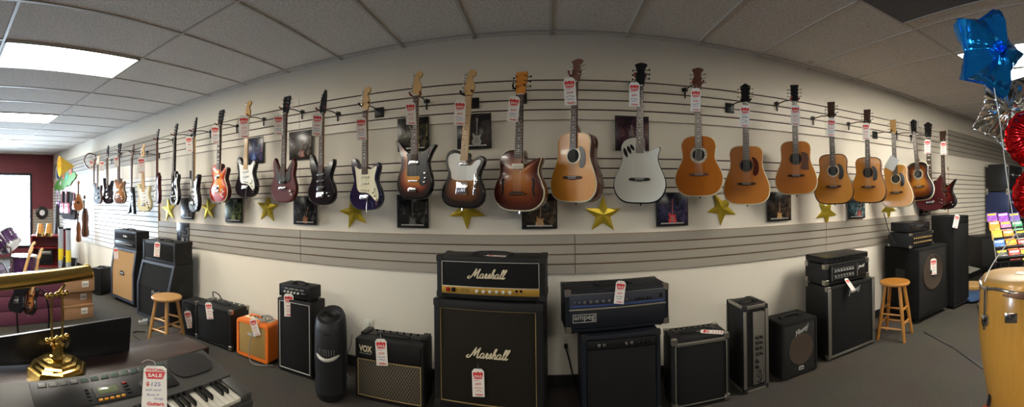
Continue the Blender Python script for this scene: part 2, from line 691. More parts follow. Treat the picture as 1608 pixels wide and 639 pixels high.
# dark return-air grille in the ceiling
M['grille_dark'] = mat('dark filter', (0.10, 0.10, 0.105), 0.8, bump=0.4, bscale=300)
gx0, gx1, gy0, gy1 = GX0 + GS * 2.9 + .02, 2.30, 0.50, 1.715
o = thing('ceiling_vent', 'dark grey return air vent set in the ceiling', 'ceiling vent', ((gx0 + gx1) / 2, (gy0 + gy1) / 2, CEIL - .014))
hx, hy = (gx1 - gx0) / 2, (gy1 - gy0) / 2
fr = MB()
fr.span((-hx, -hy, 0), (-hx + .02, hy, .012)).span((hx - .02, -hy, 0), (hx, hy, .012))
fr.span((-hx, -hy, 0), (hx, -hy + .02, .012)).span((-hx, hy - .02, 0), (hx, hy, .012))
fr.build('frame', M['tgrid'], o, smooth=False)
MB().span((-hx + .02, -hy + .02, .004), (hx - .02, hy - .02, .009)).build('filter', M['grille_dark'], o, smooth=False)

# ---------------------------------------------------------------- daylight through the shop window, exposure
wd = bpy.data.worlds.new('world')
S.world = wd
wd.use_nodes = True
bg = wd.node_tree.nodes['Background']
bg.inputs['Color'].default_value = (0.68, 0.84, 1.0, 1)
bg.inputs['Strength'].default_value = 34.0
pl = bpy.data.lights.new('window_daylight', 'AREA')
pl.shape = 'RECTANGLE'
pl.size, pl.size_y = wz1 - wz0, wy1 - wy0
pl.cycles.is_portal = True
po = bpy.data.objects.new('window_daylight', pl)
COL.objects.link(po)
po.location = (XL - .1, (wy0 + wy1) / 2, (wz0 + wz1) / 2)
po.rotation_euler = (0, -PI / 2, 0)
S.view_settings.view_transform = 'Standard'
S.view_settings.look = 'None'
S.view_settings.exposure = 0.38
S.view_settings.gamma = 1.0
S.view_settings.use_curve_mapping = False
S.cycles.use_denoising = True
S.cycles.max_bounces = 8
S.cycles.diffuse_bounces = 5
S.cycles.sample_clamp_indirect = 6
# ---------------------------------------------------------------- guitars
M['blk_gloss'] = mat('black gloss lacquer', (0.008, 0.008, 0.010), 0.12, coat=0.3, spec=.4)
M['blk_satin'] = mat('black satin', (0.012, 0.012, 0.013), 0.45, spec=.2)
M['chrome'] = mat('chrome', (0.75, 0.75, 0.76), 0.12, metal=1.0)
M['brass'] = mat('gold hardware', (0.75, 0.55, 0.2), 0.2, metal=1.0)
M['maple'] = wood('maple', (0.62, 0.38, 0.15), (0.50, 0.29, 0.10))
M['rosewood'] = wood('rosewood', (0.050, 0.025, 0.016), (0.085, 0.045, 0.025), 0.6, 0.0)
M['rosewood'].node_tree.nodes['Principled BSDF'].inputs['Specular IOR Level'].default_value = .2
M['mahog'] = wood('mahogany', (0.16, 0.06, 0.03), (0.10, 0.035, 0.018))
M['white_plastic'] = mat('white plastic', (0.78, 0.78, 0.74), 0.3)
M['cream_plastic'] = mat('cream plastic', (0.72, 0.66, 0.46), 0.3)
M['blk_plastic'] = mat('black plastic', (0.012, 0.012, 0.012), 0.25)
M['tort'] = mat('tortoise plastic', (0.10, 0.02, 0.012), 0.12, coat=0.6, var=0.7, vscale=40)
M['pearl'] = mat('pearl', (0.8, 0.8, 0.76), 0.2)
M['fret'] = mat('nickel fret wire', (0.4, 0.4, 0.38), 0.35, metal=1.0)
M['dark'] = mat('dark opening', (0.004, 0.004, 0.004), 0.9)
M['nat'] = wood('natural spruce', (0.64, 0.27, 0.035), (0.56, 0.215, 0.025), 0.25, 0.35)
M['nat_amber'] = wood('amber spruce', (0.60, 0.205, 0.020), (0.50, 0.16, 0.015), 0.3, 0.2)
M['nat_pale'] = wood('pale spruce', (0.62, 0.30, 0.06), (0.54, 0.245, 0.045), 0.35, 0.15)
M['orange_top'] = wood('orange spruce', (0.52, 0.165, 0.016), (0.44, 0.125, 0.012), 0.14, 0.5)
M['white_guitar'] = mat('white guitar top', (0.74, 0.75, 0.70), 0.25, coat=0.4)
M['rose_back'] = wood('rosewood back', (0.06, 0.02, 0.012), (0.10, 0.035, 0.02), 0.12, 0.8)
M['mahog_back'] = wood('mahogany back', (0.20, 0.07, 0.03), (0.15, 0.05, 0.02), 0.2, 0.6)
BL = (0.006, 0.005, 0.005)
M['cherry_burst'] = burst('cherry sunburst', [(0, (0.22, 0.01, 0.008)), (0.25, (0.42, 0.03, 0.01)), (0.6, (0.75, 0.25, 0.03)), (1, (0.8, 0.36, 0.05))])
M['three_burst'] = burst('three colour sunburst', [(0, BL), (0.16, (0.02, 0.006, 0.004)), (0.34, (0.28, 0.045, 0.012)), (0.6, (0.72, 0.3, 0.05)), (1, (0.8, 0.42, 0.08))])
M['brown_burst'] = burst('brown sunburst', [(0, BL), (0.16, (0.012, 0.006, 0.004)), (0.34, (0.14, 0.04, 0.012)), (0.65, (0.38, 0.15, 0.04)), (1, (0.45, 0.2, 0.06))])
M['tobacco_burst'] = burst('tobacco sunburst', [(0, BL), (0.12, BL), (0.36, (0.16, 0.04, 0.008)), (0.62, (0.55, 0.22, 0.03)), (1, (0.68, 0.33, 0.05))])
M['wine_burst'] = burst('wine sunburst', [(0, (0.035, 0.008, 0.008)), (0.25, (0.10, 0.02, 0.01)), (0.55, (0.3, 0.08, 0.015)), (1, (0.55, 0.22, 0.04))])
M['red_burst'] = burst('dark red sunburst', [(0, BL), (0.25, (0.03, 0.006, 0.006)), (0.6, (0.14, 0.02, 0.015)), (1, (0.25, 0.05, 0.02))])
M['gold_burst'] = burst('amber sunburst', [(0, (0.10, 0.04, 0.02)), (0.3, (0.25, 0.10, 0.04)), (1, (0.5, 0.24, 0.09))])
M['blue_blk'] = mat('midnight blue lacquer', (0.010, 0.012, 0.045), 0.1, coat=0.9)
M['sg_red'] = wood('cherry mahogany', (0.10, 0.014, 0.011), (0.07, 0.010, 0.008), 0.35, 0.0)
M['sg_red'].node_tree.nodes['Principled BSDF'].inputs['Specular IOR Level'].default_value = .25
M['dark_red'] = mat('dark red lacquer', (0.06, 0.008, 0.009), 0.3, coat=0.2, spec=.3)
M['cream_lacq'] = mat('cream lacquer', (0.70, 0.64, 0.40), 0.25, coat=0.4)

OUT = {
    'strat': [(0, 0), (.09, .008), (.145, .045), (.163, .10), (.150, .16), (.122, .205), (.118, .25), (.133, .295), (.140, .332), (.127, .360), (.100, .347), (.070, .320), (.048, .310), (.032, .33), (0, .335), (-.032, .33), (-.05, .322), (-.068, .336), (-.090, .370), (-.112, .402), (-.138, .402), (-.149, .355), (-.137, .29), (-.12, .235), (-.135, .185), (-.16, .13), (-.165, .085), (-.14, .035), (-.08, .005)],
    'super': [(0, 0), (.09, .01), (.145, .05), (.158, .105), (.140, .165), (.112, .21), (.110, .255), (.130, .31), (.143, .345), (.138, .378), (.108, .362), (.075, .318), (.05, .295), (.032, .305), (0, .31), (-.032, .305), (-.05, .302), (-.078, .345), (-.104, .395), (-.126, .432), (-.146, .425), (-.146, .36), (-.131, .29), (-.114, .235), (-.13, .185), (-.156, .13), (-.16, .085), (-.135, .035), (-.08, .006)],
    'tele': [(0, 0), (.10, .008), (.153, .05), (.163, .11), (.142, .17), (.122, .215), (.129, .26), (.148, .305), (.148, .345), (.118, .36), (.085, .345), (.06, .318), (.04, .312), (.032, .35), (.028, .378), (-.03, .385), (-.08, .398), (-.125, .387), (-.147, .348), (-.142, .29), (-.122, .235), (-.137, .18), (-.161, .12), (-.155, .05), (-.10, .008)],
    'lespaul': [(0, 0), (.09, .006), (.15, .045), (.167, .105), (.150, .165), (.118, .215), (.115, .255), (.133, .295), (.14, .325), (.125, .345), (.10, .335), (.072, .305), (.048, .295), (.032, .32), (.028, .38), (-.03, .388), (-.08, .390), (-.125, .367), (-.142, .325), (-.135, .275), (-.118, .23), (-.13, .185), (-.16, .13), (-.167, .09), (-.145, .04), (-.085, .005)],
    'sg': [(0, 0), (.10, .015), (.152, .07), (.160, .13), (.14, .19), (.125, .235), (.13, .28), (.138, .335), (.118, .375), (.1, .345), (.07, .298), (.04, .285), (0, .288), (-.04, .285), (-.07, .298), (-.1, .35), (-.122, .39), (-.142, .345), (-.135, .28), (-.125, .235), (-.14, .19), (-.160, .13), (-.152, .07), (-.1, .015)],
    'tulip': [(0, 0), (.08, .006), (.13, .04), (.155, .10), (.148, .17), (.125, .235), (.122, .285), (.148, .345), (.178, .395), (.145, .392), (.10, .362), (.06, .342), (.034, .338), (0, .34), (-.034, .338), (-.06, .348), (-.10, .378), (-.145, .425), (-.175, .442), (-.152, .385), (-.128, .315), (-.125, .245), (-.148, .17), (-.155, .10), (-.13, .04), (-.08, .006)],
    'semi': [(0, 0), (.10, .008), (.165, .055), (.185, .12), (.167, .19), (.142, .245), (.142, .29), (.152, .325), (.158, .352), (.118, .345), (.075, .325), (.045, .315), (.032, .34), (.028, .40), (-.03, .41), (-.08, .407), (-.125, .38), (-.145, .335), (-.140, .285), (-.142, .24), (-.167, .19), (-.185, .12), (-.165, .055), (-.1, .008)],
    'dread': [(0, 0), (.12, .008), (.178, .05), (.199, .125), (.183, .205), (.152, .28), (.137, .335), (.139, .39), (.142, .44), (.125, .48), (.08, .5), (0, .503), (-.08, .5), (-.125, .48), (-.142, .44), (-.139, .39), (-.137, .335), (-.152, .28), (-.183, .205), (-.199, .125), (-.178, .05), (-.12, .008)],
    'ovation': [(0, 0), (.11, .008), (.172, .055), (.197, .13), (.184, .2), (.152, .265), (.133, .32), (.138, .375), (.143, .42), (.12, .465), (.07, .488), (0, .492), (-.07, .488), (-.12, .465), (-.143, .42), (-.138, .375), (-.133, .32), (-.152, .265), (-.184, .2), (-.197, .13), (-.172, .055), (-.11, .008)],
    'ovation_cut': [(0, 0), (.11, .008), (.172, .055), (.197, .13), (.184, .2), (.156, .262), (.138, .315), (.140, .36), (.152, .405), (.135, .412), (.095, .395), (.058, .378), (.038, .395), (.034, .44), (.03, .488), (0, .492), (-.07, .488), (-.12, .465), (-.143, .42), (-.138, .375), (-.133, .32), (-.152, .265), (-.184, .2), (-.197, .13), (-.172, .055), (-.11, .008)],
    'bass': [(0, 0), (.09, .01), (.14, .05), (.155, .105), (.135, .165), (.11, .215), (.112, .265), (.135, .315), (.16, .365), (.13, .352), (.085, .315), (.05, .292), (.032, .302), (0, .306), (-.032, .302), (-.05, .302), (-.08, .33), (-.10, .352), (-.125, .36), (-.143, .33), (-.128, .28), (-.112, .23), (-.13, .18), (-.153, .125), (-.155, .08), (-.13, .035), (-.08, .006)],
    'flying': [(0, .125), (.025, .09), (.075, -.045), (.09, -.06), (.145, -.06), (.15, -.045), (.06, .27), (.04, .32), (0, .325), (-.04, .32), (-.06, .27), (-.15, -.045), (-.145, -.06), (-.09, -.06), (-.075, -.045), (-.025, .09)],
}
HEAD = {
    'fender': [(-.021, 0), (.021, 0), (.026, .02), (.036, .05), (.030, .085), (.014, .115), (.012, .135), (.028, .145), (.034, .165), (.022, .185), (0, .19), (-.018, .178), (-.026, .15), (-.036, .06), (-.032, .03)],
    'gibson': [(-.022, 0), (.022, 0), (.032, .03), (.036, .09), (.041, .145), (.028, .158), (.014, .150), (0, .158), (-.014, .150), (-.028, .158), (-.041, .145), (-.036, .09), (-.032, .03)],
    'square': [(-.022, 0), (.022, 0), (.032, .025), (.034, .045), (.037, .155), (.034, .16), (-.034, .16), (-.037, .155), (-.034, .045), (-.032, .025)],
    'peak': [(-.022, 0), (.022, 0), (.034, .03), (.037, .10), (.044, .14), (.03, .15), (0, .168), (-.03, .15), (-.044, .14), (-.037, .10), (-.034, .03)],
    'flare': [(-.022, 0), (.022, 0), (.03, .03), (.033, .08), (.027, .125), (.046, .16), (.02, .172), (0, .176), (-.02, .172), (-.046, .16), (-.027, .125), (-.033, .08), (-.03, .03)],
    'point': [(-.021, 0), (.021, 0), (.03, .03), (.028, .10), (.022, .17), (.012, .205), (-.004, .195), (-.022, .15), (-.034, .06), (-.03, .03)],
}


def body_mesh(outline, t, bev=0.006, k=5, round_back=False, dome=0.0):
    """body with rim attribute: 0 at the edge, 1 in the middle of the top"""
    pts = [Vector(p) for p in catmull(outline, True, k)]
    n = len(pts)
    c = Vector((0, sum(p.y for p in pts) / n))
    mb = MB()

    def loop(s, y, rim):
        o = len(mb.v)
        for i, p in enumerate(pts):
            q = c + (p - c) * s
            mb.rim[len(mb.v)] = rim
            mb.v.append(Vector((q.x, y, q.y)))
        return o
    e = 1 - bev / 0.16
    loops = []
    if round_back:
        for s, y in ((.30, t), (.55, t * .97), (.78, t * .80), (.92, t * .5), (1.0, bev * 1.2)):
            loops.append((loop(s, y, 0), 1))
    else:
        loops.append((loop(e, t, 0), 1))
        loops.append((loop(1, t - bev, 0), 1))
        loops.append((loop(1, bev, 0), 1))
    loops.append((loop(1 - (1 - e) * .45, bev * .2, 0), 2))
    loops.append((loop(e, 0, 0.02), 2))
    for s in (.93, .86, .78, .68, .55, .38, .2):
        loops.append((loop(s, -dome * (1 - s * s), 1 - s), 0))
    for (a, _), (b, m) in zip(loops[:-1], loops[1:]):
        for i in range(n):
            j = (i + 1) % n
            mb.f.append([a + i, a + j, b + j, b + i])
            mb.mi.append(m)
    mb.f.append([loops[0][0] + i for i in range(n)])
    mb.mi.append(1)
    a = loops[-1][0]
    ci = len(mb.v)
    mb.rim[ci] = 1.0
    mb.v.append(Vector((c.x, -dome, c.y)))
    for i in range(n):
        mb.f.append([a + i, a + (i + 1) % n, ci])
        mb.mi.append(0)
    return mb


def peg_mesh(side, kind):
    mb = MB()
    s = side
    mb.cyl((0, .004, 0), (0, -.022, 0), .0035, n=8)             # string post through the face
    mb.cyl((0, .010, 0), (s * .026, .010, 0), .0025, n=8)       # shaft
    mb.box((s * .031, .010, 0), (.010, .006, .016), .0025)      # button
    return mb


def guitar(label, kind, px_top, px_bot, rho_y, face, top, side, binding=None, head='fender', head_mat=None, neck='maple', board='rosewood',
           pegs='six', hw='chrome', guard=None, guard_mat='white_plastic', pickups=(), bridge=None, bridge_mat='chrome', knobs=(), knob_mat='white_plastic',
           hole=None, rosette='rosewood', thick=None, inlay=True, extra=None, strings=True, name='electric_guitar', cat='electric guitar', scale=None,
           round_back=False, knob_parts=True, peg_mat=None, flip=False):
    """px_top/px_bot: where the photo shows the head and the end of the body; rho_y: the guitar's distance from the camera along the room"""
    th = azim((px_top[0] + px_bot[0]) / 2)
    r = rho_y / math.cos(th)
    A, B = at_r(*px_top, r), at_r(*px_bot, r)
    acoustic = kind in ('dread', 'ovation', 'ovation_cut')
    t = thick or (.105 if acoustic else .044)
    zn = .86 if acoustic else (.80 if kind == 'bass' else .765)     # nut height
    hl = max(p[1] for p in HEAD[head])
    full = zn + hl
    k = (A - B).length / full
    root = thing(name, label, cat, B, 0, 'guitars hanging on the long wall')
    up = (A - B).normalized()
    psi = -th - math.radians(face)
    front = Vector((math.sin(psi), -math.cos(psi), 0))
    yb = -front
    yb = (yb - up * yb.dot(up)).normalized()
    xb = yb.cross(up).normalized()
    R = Matrix((xb, yb, up)).transposed()
    root.matrix_world = Matrix.Translation(B) @ R.to_4x4() @ Matrix.Scale(k, 4)
    if flip:
        pass
    sd = M[side]
    out = OUT[kind]
    sharp = kind == 'flying'
    bm_ = body_mesh(out, t, k=2 if sharp else 5, round_back=round_back, dome=.012 if kind in ('semi', 'lespaul') else 0.0)
    bm_.build('body', [M[top], sd, M[binding] if binding else sd], root, ang=50)
    zb = max(p[1] for p in out if abs(p[0]) < .035)               # top of the body at the neck
    # neck: rounded back, flat board
    nk = MB()
    z0 = zb - (.06 if not acoustic else .012)
    prof = [(-1, -.004), (-.9, .010), (-.5, .018), (0, .020), (.5, .018), (.9, .010), (1, -.004)]
    V, F = [], []
    for z, w in ((z0, .0275), (zn, .0215)):
        V += [Vector((p * w, y, z)) for p, y in prof]
    n = len(prof)
    for i in range(n - 1):
        F.append([i, i + 1, n + i + 1, n + i])
    F += [[n - 1, 0, n, 2 * n - 1], list(range(n)), [n + i for i in range(n)]]
    nk.add(V, F)
    if acoustic:                                                   # heel
        nk.prof_x([(.004, zb - .004), (.07, zb - .002), (.065, zb + .015), (.02, zb + .06), (.012, zb + .07)], -.018, .018)
    nk.build('neck', M[neck], root)
    fb = MB()
    zf = z0 if not acoustic else (.385 if kind != 'bass' else z0)
    if kind == 'ovation_cut':
        zf = .37
    V = []
    y0, y1 = -.0095, -.0035 if not acoustic else -.0005
    for z, w in ((zf, .0285), (zn, .0215)):
        V += [Vector((-w, y0, z)), Vector((w, y0, z)), Vector((w, y1, z)), Vector((-w, y1, z))]
    fb.add(V, [[0, 1, 5, 4], [1, 2, 6, 5], [2, 3, 7, 6], [3, 0, 4, 7], [0, 3, 2, 1], [4, 5, 6, 7]])
    L = (zn - (.17 if not acoustic else .19))
    zs = zn
    fz = []
    for i in range(1, 23):
        z = zn - L * (1 - 2 ** (-i / 12.0)) * 1.0
        if z < zf + .004:
            break
        fz.append(z)
        w = .0215 + (.0285 - .0215) * (zn - z) / (zn - zf)
        fb.box((0, y0 - .0005, z), (2 * w - .002, .0018, .0015), 0, 1)
    if inlay:
        for i in (2, 4, 6, 8, 11, 14, 16):
            if i < len(fz):
                z = (fz[i] + fz[i - 1]) / 2
                if inlay == 'block':
                    fb.box((0, y0 - .0004, z), (.026, .001, max(.008, abs(fz[i] - fz[i - 1]) * .55)), 0, 2)
                else:
                    fb.cyl((0, y0 + .001, z), (0, y0 - .0008, z), .0036, n=10, m=2)
    fb.box((0, y0 - .001, zn + .002), (.043, .009, .004), .001, 2)   # nut
    fb.build('fretboard', [M[board], M['fret'], M['pearl'] if board != 'maple' else M['blk_plastic']], root)
    # headstock leans back a little
    hd = MB()
    HM = Matrix.Translation((0, 0, zn)) @ Matrix.Rotation(math.radians(-7), 4, 'X')
    ho = catmull(HEAD[head], True, 3)
    hd.prism([(p.x, p.y) for p in ho], -.004, .011, 0, HM)
    hd.build('headstock', M[head_mat or neck], root, ang=40)
    pm = M[peg_mat or hw]
    if pegs == 'six':
        spots = [(-.030 + .0016 * i if head == 'fender' else -.029 + .003 * i, .042 + .0235 * i, -1) for i in range(6)]
    elif pegs == 'four':
        spots = [(-.030, .05, -1), (-.030, .105, -1), (.030, .05, 1), (.030, .105, 1)]
    else:
        m_ = 6 if pegs == 'twelve' else 3
        dz = .1 / m_
        spots = [(s * .031, .04 + dz * i + dz / 2, s) for s in (-1, 1) for i in range(m_)]
    meshes = {}
    for x, z, s in spots:
        if s not in meshes:
            p = peg_mesh(s, 0).build('tuning_peg', pm, root)
            meshes[s] = p
        else:
            p = link_copy(meshes[s], root)
        p.matrix_local = HM @ Matrix.Translation((x, 0, z))
    if guard:
        g = MB()
        g.prism([(p.x, p.y) for p in catmull(guard, True, 4)], -.0035, .001)
        go = g.build('pickguard', M[guard_mat], root)
    yp = -.0035 if guard else 0.0
    dm = .012 if kind in ('semi', 'lespaul') else 0.0
    for pk in pickups:
        z, w, h, mname = pk[:4]
        a = pk[4] if len(pk) > 4 else 0
        q = MB()
        q.box((0, 0, 0), (w, .012, h), .003)
        for i in range(6):
            x = (i - 2.5) * w * .135
            q.cyl((x, -.004, 0), (x, -.0075, 0), .0026, n=8, m=1)
        q.build('pickup', [M[mname], M['chrome']], root, loc=(0, yp - .004 - dm, z), rot=(0, a, 0))
    if bridge:
        z, w, h = bridge[:3]
        q = MB()
        if acoustic:
            q.prism([(p.x, p.y) for p in catmull([(-w / 2, z), (-w / 2 + .012, z - .009), (-.035, z - .012), (0, z - .016), (.035, z - .012), (w / 2 - .012, z - .009), (w / 2, z), (w / 2 - .01, z + .010), (.04, z + .012), (0, z + .012), (-.04, z + .012), (-w / 2 + .01, z + .010)], True, 2)], -.010, .001)
            q.box((0, -.0105, z + .006), (.075, .003, .003), 0, 1)
            for i in range(6):
                x = (i - 2.5) * .0105
                q.cyl((x, -.008, z - .004), (x, -.014, z - .004), .0026, n=8, m=1)
            q.build('bridge', [M[bridge_mat], M['white_plastic']], root)
        else:
            q.box((0, yp - .006 - dm, z), (w, .012, h), .003)
            for i in range(6):
                q.box(((i - 2.5) * w * .14, yp - .0135 - dm, z), (w * .1, .006, h * .6), .001)
            q.build('bridge', M[bridge_mat], root)
    kb = None
    for x, z in knobs:
        if kb is None:
            kb = MB().lathe([(.0095, 0), (.0088, .009), (.0070, .013), (.002, .0138)], 14, 0, Matrix.Rotation(PI / 2, 4, 'X')).build('knob', M[knob_mat], root)
            kk = kb
        else:
            kk = link_copy(kb, root)
        kk.location = (x, yp - dm * .7, z)
    if hole:
        z, rr = hole
        q = MB()
        q.cyl((0, -.0012, z), (0, .02, z), rr, n=32)
        so = q.build('sound_hole', M['dark'], root)
        ring = MB()
        V, F = [], []
        for a_ in range(40):
            an = 2 * PI * a_ / 40
            for r_ in (rr, rr * (1.42 if rosette == 'fancy' else 1.22)):
                V.append((math.cos(an) * r_, -.0014, z + math.sin(an) * r_))
        for a_ in range(40):
            b_ = (a_ + 1) % 40
            F.append([2 * a_, 2 * a_ + 1, 2 * b_ + 1, 2 * b_])
        ring.add(V, F)
        ring.build('rosette', M['rosette_fancy' if rosette == 'fancy' else rosette], root)
    MB().cyl((0, t * .5, .002), (0, t * .5, -.014), .0055, n=10).build('strap_button', M['chrome' if not acoustic else 'blk_plastic'], root)
    if strings and bridge:
        zb_ = bridge[0] + .004
        ns = 4 if pegs == 'four' else 6
        sg = None
        for i in range(ns):
            xa, xb_ = (i - (ns - 1) / 2) * .0104 * 6 / ns, (i - (ns - 1) / 2) * .0070 * 6 / ns
            yv = -.016 - dm
            q = MB().tube([(xa, yv, zb_), (xb_, -.0125, zn)], .0006, 4)
            q.build('string', M['fret'], root)
    if extra:
        extra(root, t)
    return root


def rosette_fancy():
    m = mat('mosaic rosette', (0.55, 0.5, 0.4), 0.3)
    nt = m.node_tree
    v = nt.nodes.new('ShaderNodeTexVoronoi')
    v.inputs['Scale'].default_value = 110
    r = nt.nodes.new('ShaderNodeValToRGB')
    r.color_ramp.elements[0].color = (0.05, 0.03, 0.02, 1)
    r.color_ramp.elements[0].position = 0.2
    r.color_ramp.elements[1].color = (0.62, 0.55, 0.42, 1)
    r.color_ramp.elements[1].position = 0.55
    tc = nt.nodes.new('ShaderNodeTexCoord')
    nt.links.new(tc.outputs['Object'], v.inputs['Vector'])
    nt.links.new(v.outputs['Distance'], r.inputs['Fac'])
    nt.links.new(r.outputs['Color'], nt.nodes['Principled BSDF'].inputs['Base Color'])
    return m


M['rosette_fancy'] = rosette_fancy()

SG_GUARD = [(-.06, .17), (.05, .17), (.09, .20), (.085, .26), (.105, .325), (.09, .318), (.06, .272), (.03, .262), (-.03, .262), (-.06, .272), (-.095, .33), (-.105, .335), (-.09, .26), (-.085, .20)]
ST_GUARD = [(-.03, .318), (.03, .318), (.06, .312), (.105, .332), (.120, .33), (.105, .28), (.098, .235), (.118, .18), (.138, .12), (.128, .072), (.105, .075), (.072, .105), (.04, .125), (0, .135), (-.05, .138), (-.075, .16), (-.085, .20), (-.09, .25), (-.1, .31), (-.11, .345), (-.09, .335), (-.06, .318)]
TE_GUARD = [(-.03, .365), (-.09, .372), (-.123, .345), (-.118, .29), (-.095, .24), (-.085, .20), (-.04, .188), (.03, .190), (.075, .195), (.095, .225), (.102, .27), (.122, .31), (.118, .333), (.085, .322), (.06, .295), (.035, .292), (.02, .31)]
TU_GUARD = [(-.062, .30), (-.066, .34), (.06, .335), (.10, .355), (.128, .368), (.115, .31), (.11, .25), (.125, .18), (.12, .125), (.09, .10), (.055, .11), (.045, .14), (.048, .17), (-.05, .172), (-.062, .20)]
D_GUARD = [(.048, .402), (.075, .395), (.098, .36), (.105, .31), (.098, .265), (.075, .245), (.055, .255), (.055, .285), (.062, .315), (.062, .345), (.055, .37)]
D_GUARD2 = [(.05, .395), (.10, .385), (.118, .34), (.115, .27), (.118, .232), (.045, .238), (.052, .285), (.062, .315), (.062, .345), (.055, .375)]


def strat_bits(root, t):
    q = MB().box((.10, -.006, .155), (.004, .01, .03), .001)
    q.build('pickup_switch', M['white_plastic'], root)
    q = MB().tube([(.03, -.008, .075), (.045, -.03, .06), (.05, -.04, -.02)], .0025, 6)
    q.build('tremolo_arm', M['chrome'], root)
    q = MB()
    q.prism([(p[0], p[1]) for p in rrect(.022, .034, .01, 4, .118, .055)], -.0045, .001)
    q.build('jack_plate', M['chrome'], root)


def rail_bits(root, t):
    pass


def tele_bits(root, t):
    MB().box((.098, -.006, .165), (.024, .006, .145), .002).build('control_plate', M['chrome'], root)


def semi_bits(root, t):
    for s in (-1, 1):
        pts = [(s * .098, .215), (s * .108, .205), (s * .112, .18), (s * .108, .15), (s * .112, .12), (s * .12, .105)]
        MB().ribbon(pts, .006, -.0105, -.004).build('sound_slot', M['dark'], root)
    MB().box((0, -.02, .115), (.115, .012, .014), .003).build('bridge_base', M['rosewood'], root)


def oval_jack(root, t):
    MB().prism(rrect(.03, .06, .014, 5, -.115, .41), -.004, .001).build('control_plate', M['pearl'], root)


def white_slots(root, t):
    for i, (x, z, h) in enumerate(((-.105, .375, .075), (-.078, .395, .062), (-.055, .412, .048))):
        MB().prism([(p.x, p.y) for p in catmull([(x - .012, z + h / 2), (x - .016, z), (x + .012, z - h / 2), (x + .012, z)], True, 4)], -.0016, .01).build('sound_slot', M['dark'], root)


def heads_lp(root, t):
    for x, z in ((-.075, .10), ):
        pass


HUM = 'chrome'
Yg = 2.69
D1 = dict(neck='mahog', name='acoustic_guitar', cat='acoustic guitar', hole=(.335, .049), bridge=(.178, .16, .03), bridge_mat='rosewood', thick=.11, board='rosewood', head='square', pegs='three', strings=True)
# far, towards the street wall
guitar('narrow black guitar seen edge on, first in the wall row, a ring on its neck', 'tele', (147.5, 241), (147, 318), Yg, 80, 'blk_satin', 'mahog', head='point', head_mat='mahog', neck='mahog', bridge=(.12, .09, .03), pickups=((.16, .085, .03, 'blk_plastic'),), strings=False)
guitar('dark brown guitar seen edge on, second in the wall row', 'strat', (154, 243), (152.5, 320), Yg - .06, 62, 'blk_satin', 'mahog', head='fender', neck='maple', head_mat='maple', bridge=(.12, .09, .03), pickups=((.20, .085, .02, 'blk_plastic'),), strings=False)
guitar('black electric guitar with thin pale neck, third in the wall row', 'super', (168, 228), (169, 320), Yg, 60, 'blk_gloss', 'blk_gloss', head='point', head_mat='blk_gloss', neck='maple', bridge=(.11, .09, .035), bridge_mat='chrome', pickups=((.16, .085, .03, 'chrome'), (.235, .085, .03, 'blk_plastic')), knobs=((.09, .09),), strings=False)
guitar('amber electric guitar with white hardware, fourth in the wall row', 'lespaul', (186.5, 225), (186.5, 320), Yg, 57, 'gold_burst', 'mahog', 'cream_plastic', head='gibson', head_mat='blk_gloss', neck='mahog', pegs='three', bridge=(.10, .085, .02), pickups=((.14, .08, .034, 'white_plastic'), (.21, .08, .034, 'white_plastic')), knobs=((.085, .11), (.11, .075)), guard=[(-.03, .05), (.03, .04), (.06, .09), (.05, .14), (-.04, .13)], strings=False)
guitar('black V-shaped electric guitar with two long wings', 'flying', (207.5, 226), (205, 328), Yg, 72, 'blk_satin', 'blk_satin', head='point', head_mat='mahog', neck='mahog', bridge=(.14, .085, .02), pickups=((.18, .08, .034, 'blk_plastic'), (.25, .08, .034, 'blk_plastic')), knobs=((.07, .09), (.085, .05)), strings=False)
guitar('cream electric guitar with white pickguard and maple neck', 'strat', (223.5, 226), (226, 332), Yg, 53, 'cream_lacq', 'cream_lacq', neck='maple', board='maple', guard=ST_GUARD, bridge=(.10, .085, .035), pickups=((.155, .085, .018, 'white_plastic'), (.205, .085, .018, 'white_plastic'), (.255, .085, .018, 'white_plastic')), knobs=((.09, .125), (.11, .095)), knob_mat='blk_plastic', extra=strat_bits, strings=False)
guitar('thin dark red guitar seen fully edge on', 'lespaul', (246.5, 203), (246, 320), Yg - .02, 84, 'dark_red', 'dark_red', head='gibson', head_mat='blk_gloss', neck='mahog', pegs='three', bridge=(.10, .085, .02), pickups=((.14, .08, .034, 'chrome'), (.23, .08, .034, 'chrome')), knobs=((.1, .1),), strings=False)
guitar('black guitar with white edge line, seen nearly edge on above a gold star', 'lespaul', (275, 194), (272, 322), Yg, 75, 'blk_gloss', 'blk_gloss', 'white_plastic', head='gibson', head_mat='blk_gloss', neck='blk_satin', pegs='three', bridge=(.10, .085, .02), pickups=((.14, .08, .034, 'chrome'), (.23, .08, .034, 'chrome')), knobs=((.09, .10), (.115, .07)))
guitar('black electric guitar with long white pickguard and red price tag on neck', 'super', (304.5, 184), (303, 333), Yg, 73, 'blk_gloss', 'blk_gloss', head='point', head_mat='blk_gloss', neck='maple', guard=ST_GUARD, guard_mat='white_plastic', bridge=(.10, .085, .035), pickups=((.155, .085, .03, 'dark_red'), (.205, .085, .018, 'blk_plastic'), (.255, .085, .018, 'blk_plastic')), knobs=((.09, .125), (.11, .095)), knob_mat='chrome', extra=strat_bits)
guitar('cherry sunburst electric guitar with single cutaway and chrome pickups', 'lespaul', (346, 172), (342, 318), Yg, 58, 'cherry_burst', 'dark_red', 'cream_plastic', head='gibson', head_mat='blk_gloss', neck='mahog', pegs='three', inlay='block', bridge=(.115, .085, .018), pickups=((.15, .08, .036, 'chrome'), (.255, .08, .036, 'chrome')), knobs=((.09, .125), (.12, .105), (.085, .08), (.11, .06)), knob_mat='white_plastic', thick=.055)
